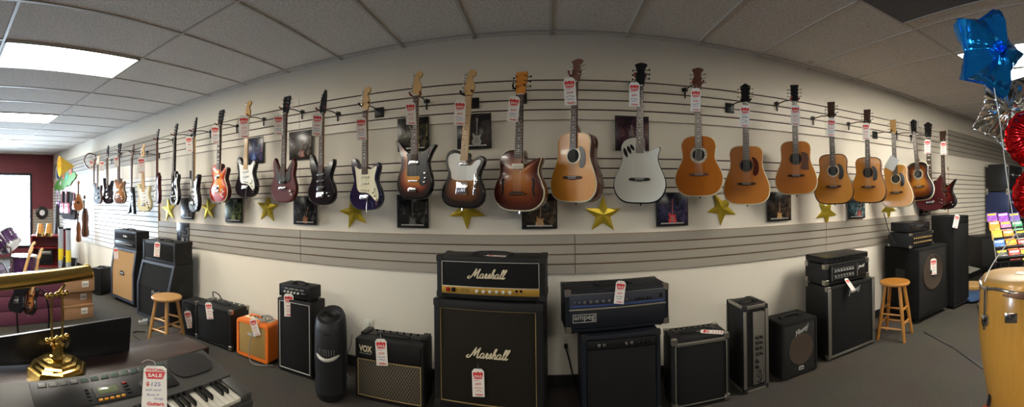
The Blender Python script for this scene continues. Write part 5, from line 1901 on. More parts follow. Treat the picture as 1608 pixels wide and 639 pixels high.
amp_tag(1501.5, 337, 358, cR, 'sale tag near the top of the tall speaker column', '$450', -14, .02, 'ink_black')


def lay_tag(amp, x, y, z, ang, label, k=1.0, pitch=-88):
    o = make_tag(label, '$425', 5, 'ink_red', 'ink_red', AT)
    Mw = Matrix.Translation(amp.location) @ Matrix.Rotation(amp.rotation_euler.z, 4, 'Z')
    o.matrix_world = Mw @ Matrix.Translation((x, y, z)) @ Matrix.Rotation(math.radians(ang), 4, 'Z') @ Matrix.Rotation(math.radians(pitch), 4, 'X') @ Matrix.Scale(k, 4)
    return o


lay_tag(hd, .04, .05, hH + .003, 90, 'sale tag lying flat on the gold-panel amplifier head', .8)
lay_tag(cM, .10, .055, .481, 62, 'red and white tag lying on the silver-edged combo')
lay_tag(cP, -.06, -.026, .64 - .004, 12, 'white tag draped over the front edge of the silver-railed cabinet', .8, -42)
# ---------------------------------------------------------------- stools
M['stool_wood'] = wood('light stool wood', (0.48, 0.27, 0.10), (0.40, 0.21, 0.07), .4, .3)
M['honey_wood'] = wood('honey stool wood', (0.50, 0.22, 0.04), (0.42, 0.17, 0.03), .3, .5)


def stool(c, h, r, rz, m, label, foot=.19):
    o = thing('stool', label, 'stool', (c[0], c[1], 0), rz)
    MB().lathe([(.001, h - .03), (r * .96, h - .03), (r, h - .022), (r, h - .008), (r * .96, h), (.001, h + .001)], 40).build('seat', M[m], o, ang=50)
    tops, feet_ = [], []
    for i in range(4):
        a = PI / 4 + i * PI / 2
        t, f = Vector((math.cos(a) * r * .66, math.sin(a) * r * .66, h - .028)), Vector((math.cos(a) * foot * 1.0, math.sin(a) * foot * 1.0, 0))
        tops.append(t)
        feet_.append(f)
        MB().tube([f, f.lerp(t, .5), t], [.016, .020, .018], 14).build('leg', M[m], o)
    for i in range(4):
        for z in ((.30, .55) if i % 2 == 0 else (.22, .47)):
            a_, b_ = feet_[i].lerp(tops[i], z), feet_[(i + 1) % 4].lerp(tops[(i + 1) % 4], z)
            MB().tube([a_, a_.lerp(b_, .5), b_], [.009, .011, .009], 10).build('rung', M[m], o)
    return o


c = at_z(261.5, 464.5, .475)
stool((c.x, c.y), .475, .163, .2, 'stool_wood', 'light wooden stool with round seat in front of the angled cabinets')
c = at_z(1405, 441, .575)
stool((c.x, c.y), .575, .158, .35, 'honey_wood', 'honey-coloured wooden stool with round seat, beside the large bass cabinet', .20)

# ---------------------------------------------------------------- air purifier tower
M['purifier'] = mat('charcoal plastic', (0.014, 0.0145, 0.017), 0.5, spec=.3)
M['vent_grey'] = mat('dim grey plastic', (0.13, 0.13, 0.125), 0.5)
M['smoke'] = mat('smoky translucent plastic', (0.018, 0.019, 0.022), 0.25)
M['grey_plastic'] = mat('grey plastic', (0.42, 0.41, 0.38), 0.4)
c = at_r(520.5, 630, 2.92)
o = thing('humidifier', 'charcoal tower humidifier with grey collar and smoky tank', 'humidifier', (c.x, c.y, 0), -azim(520) - .25)
mb = MB()


def ovl(z, rx, ry, n=36):
    return [Vector((rx * math.cos(2 * PI * i / n), ry * math.sin(2 * PI * i / n), z)) for i in range(n)]


rows = [(0, .105, .115), (.015, .114, .124), (.3, .124, .135), (.52, .120, .132), (.58, .113, .124), (.605, .10, .11), (.60, .085, .094), (.592, .05, .06)]
V, F = [], []
n = 36
for z, a, b in rows:
    V += [v + Vector((0, 0, (.05 * (v.y / .13) if z > .57 else 0))) for v in ovl(z, a, b)]
for i in range(len(rows) - 1):
    for j in range(n):
        F.append([i * n + j, i * n + (j + 1) % n, (i + 1) * n + (j + 1) % n, (i + 1) * n + j])
F += [list(range(n))[::-1], [(len(rows) - 1) * n + j for j in range(n)]]
mb.add(V, F)
mb.build('body', M['purifier'], o, ang=45)
mb = MB()
for i in range(4):
    mb.lathe([(.022 + .015 * i, 0), (.026 + .015 * i, .004), (.030 + .015 * i, 0)], 28, 0, Matrix.Translation((0, 0, .598)) @ Matrix.Rotation(.36, 4, 'X'))
mb.build('vent', M['metal_blk'], o)
mb = MB()
pts = [Vector((.095 * math.sin(t), -.132 * math.cos(t) - .012, .315 + .055 * (1 - math.cos(t)) * 1.1)) for t in [k / 12 * 2.4 - 1.2 for k in range(13)]]
mb.tube(pts, .013, 10)
mb.build('collar', M['grey_plastic'], o)
tb = MB()
V, F = [], []
ts = [k / 14 * 2.2 - 1.1 for k in range(15)]
for z in (.06, .10, .20, .30):
    for t in ts:
        V.append(Vector((.118 * math.sin(t), -.131 * math.cos(t) - .010, z)))
for i in range(3):
    for j in range(14):
        F.append([i * 15 + j, i * 15 + j + 1, (i + 1) * 15 + j + 1, (i + 1) * 15 + j])
tb.add(V, F)
so = tb.build('tank', M['smoke'], o)
gr = MB()
for i in range(7):
    x = -.055 + .018 * i
    gr.box((x, -.132 * math.cos(x / .12) - .003, .365), (.006, .01, .045), .002)
gr.build('grille', M['vent_grey'], o)
MB().box((0, -.128, .50), (.05, .01, .012), .003).build('button_panel', M['metal_blk'], o)

# ---------------------------------------------------------------- desk, music rest, piano lamp, keyboard
M['desk'] = mat('dark cherry veneer', (0.038, 0.020, 0.018), 0.35, coat=.3, var=.2, vscale=6)
M['desk_black'] = mat('black lacquered board', (0.010, 0.010, 0.011), 0.28)
DZ = .74
o = thing('desk', 'dark cherry desk carrying the brass lamp', 'desk', (-1.645, .15, 0), math.radians(.0))
MB().box((0, 0, DZ - .02), (.284, 2.19, .04), .006).build('top', M['desk'], o)
for y in (-1.05, 1.03):
    MB().span((-.12, y - .02, 0), (.11, y + .02, DZ - .04)).build('side_panel', M['desk'], o, smooth=False)
MB().span((-.12, -1.03, .2), (-.09, 1.01, DZ - .04)).build('back_panel', M['desk'], o, smooth=False)
MB().span((-.09, -1.03, DZ - .16), (.10, 1.01, DZ - .042), .004).build('drawer_box', M['desk'], o)

# curved-top black music rest
a, b = Vector((-1.705, .905, 0)), Vector((-1.765, -.10, 0))
d = (b - a)
rz = math.atan2(d.y, d.x)
o = thing('music_rest', 'black music rest with gently curved top, standing behind the brass lamp', 'music rest', ((a.x + b.x) / 2, (a.y + b.y) / 2, DZ + .0005), rz)
L = d.length
out = [(-L / 2 + .012, 0), (L / 2, 0)] + [(L / 2 - L * t, .075 + .085 * math.sin(PI / 2 * t)) for t in [k / 16 for k in range(16)]] + [(-L / 2 + .006, .160), (-L / 2, .150)]
mb = MB().prism(out, -.009, .009)
mb.build('board', M['desk_black'], o)
MB().span((-L / 2 + .05, -.002, 0), (L / 2 - .05, .03, .012)).build('base_strip', M['desk_black'], o)

# brass piano lamp
M['lamp_brass'] = mat('polished brass', (0.66, 0.45, 0.13), 0.17, metal=1.0)
ax = Vector((.29, -.957, 0)).normalized()
rzl = math.atan2(ax.y, ax.x)
o = thing('desk_lamp', 'brass piano lamp with long trough shade and octagonal foot', 'lamp', (-1.590, .487, DZ + .0005), rzl)
o.scale = (1.15,) * 3
k8 = PI / 8
mb = MB().lathe([(.113, 0), (.113, .026), (.106, .030)], 8, 0, None, k8)
mb.lathe([(.099, .030), (.096, .036), (.084, .039), (.080, .047), (.066, .049), (.060, .058), (.040, .062)], 8, 0, None, k8)
mb.build('foot', M['lamp_brass'], o, ang=20)
MB().lathe([(.033, .060), (.031, .068), (.025, .073), (.024, .098), (.028, .102), (.028, .108), (.018, .114), (.015, .122), (.008, .127)], 24).build('stem', M['lamp_brass'], o)
for z in (.128, .292):
    mb = MB().tube([(-.042, 0, z), (.042, 0, z)], .0065, 12)
    for s in (-1, 1):
        mb.ball((s * .044, 0, z), .011, 8)
        mb.ball((s * .026, 0, z), .0105, 8)
    mb.ball((0, 0, z), .011, 8)
    mb.build('cross_bar', M['lamp_brass'], o)
for s in (-1, 1):
    MB().cyl((s * .024, 0, .130), (s * .024, 0, .292), .0046, n=12).build('rod', M['lamp_brass'], o)
MB().tube([(-.006, 0, .296), (-.018, .004, .310), (-.03, .008, .330)], .0055, 10).build('swivel_arm', M['lamp_brass'], o)
# trough: half tube open below
sh = MB()
SL, SR = .44, .038
V, F = [], []
na = 18
angs = [PI * (-.08) + PI * 1.16 * k / na for k in range(na + 1)]
for x in (-.145, SL - .145):
    for rr in (SR, SR - .0015):
        for t in angs:
            V.append(Vector((x, rr * math.cos(t), .352 + rr * math.sin(t))))
m = na + 1
for j in range(na):
    F += [[j, j + 1, 2 * m + j + 1, 2 * m + j], [m + j, m + j + 1, 3 * m + j + 1, 3 * m + j], [j, j + 1, m + j + 1, m + j], [2 * m + j, 2 * m + j + 1, 3 * m + j + 1, 3 * m + j]]
for j in (0, na):
    F.append([j, m + j, 3 * m + j, 2 * m + j])
sh.add(V, F)
for x in (-.145, SL - .145):
    cap = [(x, SR * math.cos(t), .352 + SR * math.sin(t)) for t in angs]
    sh.add(cap, [list(range(len(cap)))])
    for s in (-1,):
        sh.tube([Vector((x, (SR + .0006) * math.cos(t), .352 + (SR + .0006) * math.sin(t))) for t in angs], .0018, 6)
sh.build('lamp_shade', M['lamp_brass'], o, ang=50)

# electronic keyboard on a folding stand
M['kb_grey'] = mat('dark grey keyboard plastic', (0.075, 0.075, 0.072), 0.45, bump=.1, bscale=500)
M['kb_dark'] = mat('charcoal keyboard panel', (0.022, 0.022, 0.024), 0.4)
M['kb_green'] = mat('green panel print', (0.02, 0.16, 0.10), 0.5)
M['kb_orange'] = mat('orange button', (0.75, 0.32, 0.02), 0.4)
M['lcd'] = mat('grey-green display', (0.20, 0.25, 0.14), 0.15)
M['key_white'] = mat('white key', (0.78, 0.75, 0.66), 0.2)
M['key_black'] = mat('black key', (0.008, 0.008, 0.008), 0.22)
KB = thing('electronic_keyboard', 'dark grey electronic keyboard with round-cornered speaker grille, sale tag and display', 'keyboard', (0, 0, 0))
KS, KYAW, KPIT, DX = .88, 1.507, .111, .13
KB.matrix_world = Matrix.Translation((-1.2085, .5065, .722)) @ Matrix.Rotation(KYAW, 4, 'Z') @ Matrix.Rotation(KPIT, 4, 'X') @ Matrix.Scale(KS, 4)
KL, KD = 1.24, .385
prof = [(-KD / 2, .0), (KD / 2, .0), (KD / 2, .085), (KD / 2 - .01, .095), (.02, .078), (-.035, .070), (-.038, .045), (-KD / 2 + .02, .040), (-KD / 2, .03)]
mb = MB()
mb.prof_x(prof, -KL / 2, KL / 2)
mb.build('case', M['kb_grey'], KB, ang=25)
# end cheeks beside the keys
for s in (-1, 1):
    MB().span((s * KL / 2 - (.055 if s > 0 else 0), -KD / 2 + .006, .03), (s * KL / 2 + (.055 if s < 0 else 0), -.036, .068), .008).build('end_cheek', M['kb_grey'], KB)
slope = math.atan2(.017, .155)


def on_top(x, y):
    """point on the sloping control panel"""
    return Vector((x, y, .078 + (y - .02) * math.tan(slope) + .0005))


RX = Matrix.Rotation(slope, 3, 'X')


def slab(name, x, y, sx, sy, m, th=.004, r=.001, parent=KB, lift=0.0):
    p = on_top(x + DX, y)
    return MB().box((0, 0, th / 2 + lift), (sx, sy, th), r).build(name, M[m], parent, loc=p, rot=(slope, 0, 0))


for s in (-1, 1):
    p = on_top(s * .36 + DX * s, .105)
    g = MB()
    V = rrect(.21, .15, .06, 6)
    g.prism(V, -.006, .0, 0, Matrix.Rotation(-PI / 2, 4, 'X'))
    go = g.build('speaker_grille', M['kb_dark'], KB, loc=p, rot=(slope + PI, 0, 0))
    go.rotation_euler = (slope, 0, 0)
    go.location = p + Vector((0, 0, -.002))
slab('control_panel', -.06, .088, .61, .165, 'kb_dark', .003)
# printed voice list squares
for i in range(13):
    q = slab('voice_list', -.315 + .045 * i, .148, .038, .030, 'kb_dark' if i % 3 == 0 else 'kb_grey', .0012, .0003, lift=.003)
    tx = MB()
    for j in range(4):
        tx.box((0, .010 - .006 * j, 0), (.028, .0018, .0006), 0)
    t = tx.build('printed_lines', M['kb_green'] if i > 3 else M['ink_grey'], q, smooth=False)
    t.location = (0, 0, .0045)
d_ = slab('display_frame', -.06, .062, .12, .062, 'kb_grey', .006, .002, lift=.002)
lc = MB().box((0, .004, .0085), (.085, .036, .001), .0003).build('display', M['lcd'], d_)
for i in range(5):
    slab('button', -.105 + .024 * i, .020, .017, .011, 'kb_orange', .006, .002, lift=.002)
for i in range(4):
    slab('button', .022, .088 - .019 * i, .020, .009, 'led_red' if i == 0 else 'ink_black', .006, .002, lift=.002)
    slab('button', -.145, .088 - .019 * i, .016, .009, 'ink_black', .006, .002, lift=.002)
    slab('button', .215, .06 + .019 * i, .022, .007, 'kb_green', .002, .0005, lift=.002)
    slab('button', .19, .06 + .019 * i, .022, .007, 'kb_grey', .002, .0005, lift=.002)
dl = MB().lathe([(.022, 0), (.021, .006), (.012, .006), (.010, .004), (.001, .004)], 24).build('dial', M['kb_grey'], KB, loc=on_top(.10 + DX, .055) + Vector((0, 0, .003)), rot=(slope, 0, 0))
# keys: five octaves
NW = 41
kw = (KL - .116) / NW
wk = None
for i in range(NW):
    if wk is None:
        wk = MB().box((0, 0, 0), (kw - .0012, .142, .016), .0018).build('white_key', M['key_white'], KB)
        kk = wk
    else:
        kk = link_copy(wk, KB)
    kk.location = (-KL / 2 + .058 + kw * (i + .5), -KD / 2 + .082, .050)
bk = None
for i in range(NW - 1):
    if (i % 7) in (2, 6):
        continue
    if bk is None:
        bk = MB()
        bk.prof_x([(-.044, -.008), (.045, -.008), (.045, .010), (-.034, .010), (-.041, .006)], -.0055, .0055)
        bk = bk.build('black_key', M['key_black'], KB)
        kk = bk
    else:
        kk = link_copy(bk, KB)
    kk.location = (-KL / 2 + .058 + kw * (i + 1), -KD / 2 + .108, .064)
ks = thing('keyboard_stand', 'black folding stand under the electronic keyboard', 'keyboard stand', (-1.204, .577, 0), KYAW)
for x in (-.25, .25):
    for s in (-1, 1):
        MB().tube([(x + s * .012, -.17 * s, .02), (x + s * .012, .12 * s, .685)], .013, 10).build('leg', M['metal_blk'], ks)
    MB().box((x, 0, .7065), (.05, .28, .018), .004, rot=Matrix.Rotation(KPIT, 3, 'X')).build('support_bar', M['metal_blk'], ks)
for s in (-1, 1):
    MB().cyl((-.30, -.17 * s, .018), (.30, -.17 * s, .018), .016).build('foot_bar', M['metal_blk'], ks)
# sale tag lying on the keyboard
st = thing('sale_tag', 'big white special sale tag reading 125 dollars, lying on the keyboard', 'price tag', (0, 0, 0))
w, h = .082, .175
out = [(-w / 2, -h / 2), (w / 2, -h / 2), (w / 2, h / 2 - .014), (w / 2 - .012, h / 2), (-w / 2 + .012, h / 2), (-w / 2, h / 2 - .014)]
MB().prism(out, -.0004, .0005).build('card', M['card'], st, smooth=False)
zc = h / 2 - .038
MB().prism([(-.027, zc - .022), (.027, zc - .022), (.036, zc + .010), (-.036, zc + .010)], -.0010, -.0004).build('badge', M['card_red'], st, smooth=False)
q = MB()
put_text(q, 'SALE', 0, zc - .007, .050, .016, -.0014, 0, .03)
q.build('sale_lettering', M['ink_white'], st, smooth=False)
q = MB()
put_text(q, 'SPECIAL', 0, zc + .019, .064, .012, -.0012, 0, .02)
q.build('special_lettering', M['card_red'], st, smooth=False)
q = MB()
put_text(q, '$', -.024, .004, None, .020, -.0012, 0, .02)
q.build('price_writing', M['ink_red'], st, smooth=False)
q = MB()
put_text(q, '125', .004, .004, None, .017, -.0012, 0, 0, .1)
put_text(q, 'with stand', -.004, -.020, .052, None, -.0012, 0, 0, .2)
put_text(q, 'Book of', -.004, -.040, .040, None, -.0012, 0, 0, .2)
put_text(q, 'Songs', .014, -.056, .030, None, -.0012, 0, 0, .2)
q.build('note_writing', M['ink_blue'], st, smooth=False)
q = MB()
put_text(q, 'Guitars', .004, -h / 2 + .012, .054, .014, -.0012, 0, .035)
q.build('shop_lettering', M['card_red'], st, smooth=False)
s_ = MB().tube(catmull([(0, -.001, h / 2 - .008), (-.004, -.014, h / 2 + .006), (-.03, -.012, h / 2 + .016), (-.05, -.004, h / 2 + .010)], False, 4), .0009, 5)
s_.build('string', M['string_white'], st)
cpt = at_z(243, 605, .842)
st.matrix_world = Matrix.Translation(cpt) @ Matrix.Rotation(-azim(244) + .05, 4, 'Z') @ Matrix.Rotation(math.radians(-70), 4, 'X') @ Matrix.Rotation(math.radians(4), 4, 'Y') @ Matrix.Scale(1.02, 4)
# ---------------------------------------------------------------- cardboard boxes
M['cardboard'] = mat('brown cardboard', (0.36, 0.20, 0.105), 0.75, var=.06, vscale=10)
M['purple_shade'] = mat('purple shaded cardboard', (0.13, 0.035, 0.07), 0.6, var=.1, vscale=6)  # shadow and magenta light on the cardboard, put into its colour
M['label_paper'] = mat('white paper label', (0.75, 0.72, 0.68), 0.6)
M['tape'] = mat('brown packing tape', (0.30, 0.17, 0.08), 0.3)
b0 = at_z(100, 503, 0)
e0 = at_z(146, 497, 0)
dirx = Vector((e0.x - b0.x, e0.y - b0.y, 0))
rzb = math.atan2(dirx.y, dirx.x)
BXW = dirx.length
for i, (dx, da, lb) in enumerate(((0.02, .0, 'bottom cardboard box of the stack of three, with purple-shaded sides'), (-.01, .03, 'middle cardboard box of the stack of three, with purple-shaded sides'), (.05, -.05, 'top cardboard box of the stack of three, open flap edge showing'))):
    o = thing('cardboard_box', lb, 'cardboard box', (b0.x + dirx.x / 2 + dx, b0.y + dirx.y / 2, .001 + .172 * i), rzb + da, 'stacked cardboard boxes')
    W, LN, Hh = BXW, 1.05, .17
    # the end flap faces the room, the long side runs away along -x
    mb = MB().span((-W / 2, 0, 0), (W / 2, .45, Hh), .006)
    mb.build('carton', M['cardboard'], o)
    MB().span((-W / 2 - LN * .85, -.0, 0.002), (-W / 2 - .002, .43, Hh - .004), .006).build('shaded_side', M['purple_shade'], o)
    MB().box((W * .18, -.0016, Hh * .55), (.09, .002, .075), .0004).build('label', M['label_paper'], o)
    lm = MB()
    for k in range(7):
        lm.box((W * .18 - .03 + .01 * k, -.003, Hh * .52), (.003 if k % 2 else .005, .001, .03), 0)
    lm.build('barcode', M['ink_black'], o, smooth=False)
    MB().box((0, -.001, Hh - .018), (W * .98, .0016, .03), .0003).build('tape_strip', M['tape'], o)

# ---------------------------------------------------------------- two guitars on a floor stand, in front of the boxes
M['stand_tube'] = mat('black tube steel', (0.012, 0.012, 0.013), 0.35, metal=.4)
c = at_r(52, 492, 4.05)
gs = thing('guitar_stand', 'black tubular stand holding two guitars in front of the purple-shaded boxes', 'guitar stand', (c.x, c.y, 0), -azim(52))
loop = catmull([(-.16, .12, .015), (-.17, .10, .30), (-.10, .08, .52), (.10, .08, .52), (.17, .10, .30), (.16, .12, .015)], False, 5)
MB().tube(loop, .010, 8).build('back_loop', M['stand_tube'], gs)
for s in (-1, 1):
    MB().tube([(s * .16, .14, .012), (s * .18, -.20, .012), (s * .17, -.22, .05)], .010, 8).build('foot_rail', M['stand_tube'], gs)
MB().tube([(-.17, -.10, .08), (.17, -.10, .08)], .012, 8).build('cradle_bar', M['stand_tube'], gs)


def lean_guitar(label, ptop, pbot, rt, rb, face, **kw):
    o = guitar(label, kw.pop("kind"), ptop, pbot, 1, face, **kw)
    A, B = at_r(*ptop, rt), at_r(*pbot, rb)
    zn = .765
    full = zn + .19
    up = (A - B).normalized()
    th = azim((ptop[0] + pbot[0]) / 2)
    psi = -th - math.radians(face)
    fr = Vector((math.sin(psi), -math.cos(psi), 0))
    yb = -fr
    yb = (yb - up * yb.dot(up)).normalized()
    xb = yb.cross(up).normalized()
    Rm = Matrix((xb, yb, up)).transposed()
    o.matrix_world = Matrix.Translation(B) @ Rm.to_4x4() @ Matrix.Scale((A - B).length / full, 4)
    o['group'] = 'guitars on the floor stand'
    return o


lean_guitar('black bass guitar with maple neck on the floor stand, farther from the boxes', (52, 378), (21, 490), 4.22, 4.0, 55, kind='tele', top='blk_gloss', side='blk_gloss', neck='maple', board='maple', bridge=(.135, .085, .06), pickups=((.18, .08, .03, 'blk_plastic'),), strings=False)
lean_guitar('dark guitar with maple neck leaning on the floor stand, nearest the boxes', (64, 388), (43, 494), 4.15, 3.95, 62, kind='strat', top='brown_burst', side='blk_gloss', neck='maple', board='maple', bridge=(.10, .085, .035), pickups=((.155, .085, .018, 'blk_plastic'), (.255, .085, .018, 'blk_plastic')), strings=False)

# ---------------------------------------------------------------- drum kit by the shop window
M['drum_purple'] = mat('purple sparkle drum wrap', (0.055, 0.018, 0.085), 0.18, coat=.7, var=.25, vscale=120)
M['drum_head'] = mat('white drum head', (0.74, 0.74, 0.72), 0.45)
M['drum_blue'] = mat('translucent grey drum head', (0.16, 0.20, 0.26), 0.25)


def drum(name, label, c, r, h, tilt=(0, 0, 0), lugs=6, head='drum_head', z_legs=0.0, open_front=False):
    o = thing(name, label, 'drum', c, 0, 'drum kit by the window')
    o.rotation_euler = tilt
    MB().lathe([(r, 0), (r, h), (r - .008, h), (r - .008, 0), (r, 0)], 36).build('shell', M['drum_purple'], o)
    MB().lathe([(.001, h + .002), (r - .004, h + .002), (r - .004, h - .006), (.001, h - .006)], 36).build('drum_head', M[head], o)
    MB().lathe([(.001, -.002), (r - .004, -.002), (r - .004, .006), (.001, .006)], 36).build('drum_head', M['drum_head'], o)
    for z in (0, h):
        MB().lathe([(r + .001, z - .012), (r + .010, z - .012), (r + .010, z + .010), (r - .003, z + .010), (r - .003, z + .006), (r + .001, z + .006), (r + .001, z - .012)], 36).build('hoop', M['chrome'], o)
    for i in range(lugs):
        a = 2 * PI * i / lugs
        p = Vector((math.cos(a) * (r + .012), math.sin(a) * (r + .012), 0))
        mb = MB().cyl(p + Vector((0, 0, .0)), p + Vector((0, 0, h)), .0035, n=6)
        mb.box(p * ((r + .006) / (r + .012)) + Vector((0, 0, h * .5)), (.022, .022, .05), .005, rot=Matrix.Rotation(a, 3, 'Z'))
        mb.build('lug', M['chrome'], o)
    if z_legs:
        for i in range(3):
            a = 2 * PI * i / 3 + .5
            p = Vector((math.cos(a) * (r + .02), math.sin(a) * (r + .02), 0))
            MB().tube([p + Vector((0, 0, h * .6)), p + Vector((0, 0, -z_legs * .7)), p * 1.15 + Vector((0, 0, -z_legs))], .006, 8).build('leg', M['chrome'], o)
    return o


c = at_r(38, 434, 5.5)
drum('floor_tom', 'purple floor tom drum with white head, by the window', (c.x, c.y, .30), .19, .40, z_legs=.30)
c = at_r(17, 387, 5.3)
drum('tom_drum', 'purple tom drum tilted to show its white head, against the bright window', (c.x, c.y, c.z), .165, .20, (.75, -.1, .9 - PI / 2))
c = at_r(-14, 432, 6.1)
bd = drum('bass_drum', 'purple bass drum with dark hoop, cut by the edge of the view', (c.x, c.y, .30), .28, .36, (PI / 2, 0, 1.05), 8, 'drum_blue')
for i in range(2):
    pass
# stand that carries the tilted tom
ts = thing('drum_stand', 'chrome stand carrying the tilted tom drum', 'drum stand', (at_r(17, 387, 5.3).x, at_r(17, 387, 5.3).y, 0), 0)
zt = at_r(17, 387, 5.3).z
MB().cyl((0, 0, .1), (0, 0, zt - .02), .012, n=10).build('pole', M['chrome'], ts)
for i in range(3):
    a = 2 * PI * i / 3
    MB().tube([(0, 0, .32), (math.cos(a) * .22, math.sin(a) * .22, .01)], .009, 8).build('leg', M['chrome'], ts)

# ---------------------------------------------------------------- corner by the street wall
M['pink'] = mat('pink lacquer', (0.75, 0.22, 0.36), 0.3, coat=.4)
M['purple'] = mat('purple lacquer', (0.30, 0.10, 0.42), 0.3, coat=.4)
M['nylon_blk'] = mat('black nylon bag', (0.013, 0.013, 0.016), 0.7, bump=.3, bscale=200)
M['lute_wood'] = wood('reddish lute wood', (0.30, 0.11, 0.035), (0.20, 0.065, 0.02), .3, .4)
M['paper_yellow'] = mat('yellow pleated paper', (0.78, 0.48, 0.03), 0.6)
M['foam_white'] = mat('white foam board', (0.80, 0.80, 0.80), 0.7)
M['foam_blue'] = mat('blue foam board', (0.03, 0.12, 0.45), 0.6)
M['foam_green'] = mat('green painted card', (0.09, 0.33, 0.05), 0.6, var=.5, vscale=20)
M['foam_red'] = mat('red painted card', (0.75, 0.12, 0.05), 0.6)
M['foam_teal'] = mat('teal painted card', (0.05, 0.5, 0.45), 0.6)
M['yellow_label'] = mat('yellow label', (0.80, 0.62, 0.02), 0.5)
M['tube_grey'] = mat('blue-grey tube', (0.38, 0.42, 0.48), 0.35)
M['red_case'] = mat('red vinyl case', (0.20, 0.012, 0.015), 0.4)


def small_uke(px, pt, pb, y, m, label, face=60, bag=False):
    th = azim(px)
    r = y / math.cos(th)
    A, B = at_r(px, pt, r), at_r(px, pb, r)
    o = thing('ukulele_bag' if bag else 'ukulele', label, 'gig bag' if bag else 'ukulele', B, -th - math.radians(face), 'soft bags on the wall corner' if bag else 'ukuleles on the wall corner')
    L = (A - B).length
    o.scale = (L / .55,) * 3
    uk = [(0, 0), (.06, .006), (.088, .05), (.08, .10), (.06, .135), (.066, .175), (.058, .215), (.02, .235), (-.02, .235), (-.058, .215), (-.066, .175), (-.06, .135), (-.08, .10), (-.088, .05), (-.06, .006)]
    if bag:
        pts = [(0, 0), (.09, .01), (.125, .08), (.115, .17), (.09, .26), (.045, .33), (.035, .50), (.02, .54), (-.02, .54), (-.035, .50), (-.045, .33), (-.09, .26), (-.115, .17), (-.125, .08), (-.09, .01)]
        MB().prism([(p.x, p.y) for p in catmull(pts, True, 4)], -.01, .08).build('bag', M['nylon_blk'], o)
        MB().tube([(0, -.012, .10), (.05, -.02, .22), (0, -.012, .36)], .006, 6).build('strap', M['nylon_blk'], o)
        return o
    MB().prism([(p.x, p.y) for p in catmull(uk, True, 4)], 0, .055).build('body', M[m], o)
    MB().box((0, .004, .33), (.034, .016, .24), .004).build('neck', M[m], o)
    MB().box((0, -.006, .33), (.034, .004, .26), .001).build('fretboard', M['rosewood'], o)
    MB().prism([(-.018, .43), (.018, .43), (.026, .46), (.026, .53), (0, .55), (-.026, .53), (-.026, .46)], -.003, .010).build('headstock', M[m], o)
    MB().cyl((0, -.001, .155), (0, .004, .155), .026, n=20).build('sound_hole', M['dark'], o)
    MB().box((0, -.004, .065), (.05, .008, .012), .002).build('bridge', M['rosewood'], o)
    return o


for px, a, b, lb in ((97, 300, 338, 'black soft bag hanging behind the first pink ukulele'), (104, 300, 344, 'black soft bag hanging behind the second pink ukulele'), (112, 302, 345, 'widest black soft bag hanging beside the lute')):
    small_uke(px, a, b, 2.88, None, lb, 50, True)
small_uke(90, 298, 330, 2.72, 'purple', 'purple ukulele nearest the maroon street wall')
small_uke(96.5, 298, 334, 2.70, 'pink', 'first pale pink ukulele, next to the purple one')
small_uke(103.5, 297, 335, 2.68, 'pink', 'second pale pink ukulele, between two black bags')
small_uke(115.5, 296, 329, 2.68, 'pink', 'bright pink ukulele touching the brown lute')
# pear-shaped lute
th = azim(123)
r_ = 2.68 / math.cos(th)
A, B = at_r(120, 284, r_), at_r(123, 331, r_)
o = thing('lute', 'brown pear-shaped lute hanging beside the pink ukuleles', 'lute', B, -th - R(35), 'stringed instruments in the corner')
k = (A - B).length / .8
o.scale = (k,) * 3
pts = [(0, 0), (.09, .015), (.15, .09), (.145, .18), (.10, .29), (.045, .40), (.025, .46), (-.025, .46), (-.045, .40), (-.10, .29), (-.145, .18), (-.15, .09), (-.09, .015)]
body_mesh(pts, .12, k=4, round_back=True).build('body', [M['lute_wood'], M['lute_wood'], M['cream_plastic']], o)
MB().box((0, .008, .58), (.04, .02, .30), .005).build('neck', M['rosewood'], o)
MB().box((0, .02, .76), (.045, .06, .07), .005).build('headstock', M['lute_wood'], o)
MB().cyl((0, -.002, .22), (0, .003, .22), .04, n=24).build('sound_hole', M['dark'], o)
# two dulcimers
for (pt, pb, y, lb) in (((128, 306), (132.5, 372), 2.78, 'long narrow dark dulcimer hanging beside the lute'), ((121.5, 334), (122.5, 380), 2.60, 'smaller brown dulcimer with thin neck, hanging lowest in the corner')):
    th = azim(pt[0])
    r_ = y / math.cos(th)
    A, B = at_r(*pt, r_), at_r(*pb, r_)
    o = thing('dulcimer', lb, 'dulcimer', B, -th - R(40), 'stringed instruments in the corner')
    k = (A - B).length / .9
    o.scale = (k,) * 3
    pts = [(0, 0), (.06, .01), (.085, .08), (.07, .20), (.06, .28), (.075, .38), (.06, .50), (.025, .60), (-.025, .60), (-.06, .50), (-.075, .38), (-.06, .28), (-.07, .20), (-.085, .08), (-.06, .01)]
    MB().prism([(p.x, p.y) for p in catmull(pts, True, 4)], 0, .06).build('body', M['lute_wood' if pt[0] < 125 else 'mahog'], o)
    MB().box((0, -.008, .40), (.035, .018, .78), .004).build('fretboard', M['rosewood'], o)
    MB().ball((0, .01, .85), .05, 8, 0, (.6, .5, 1)).build('scroll', M['rosewood'], o)

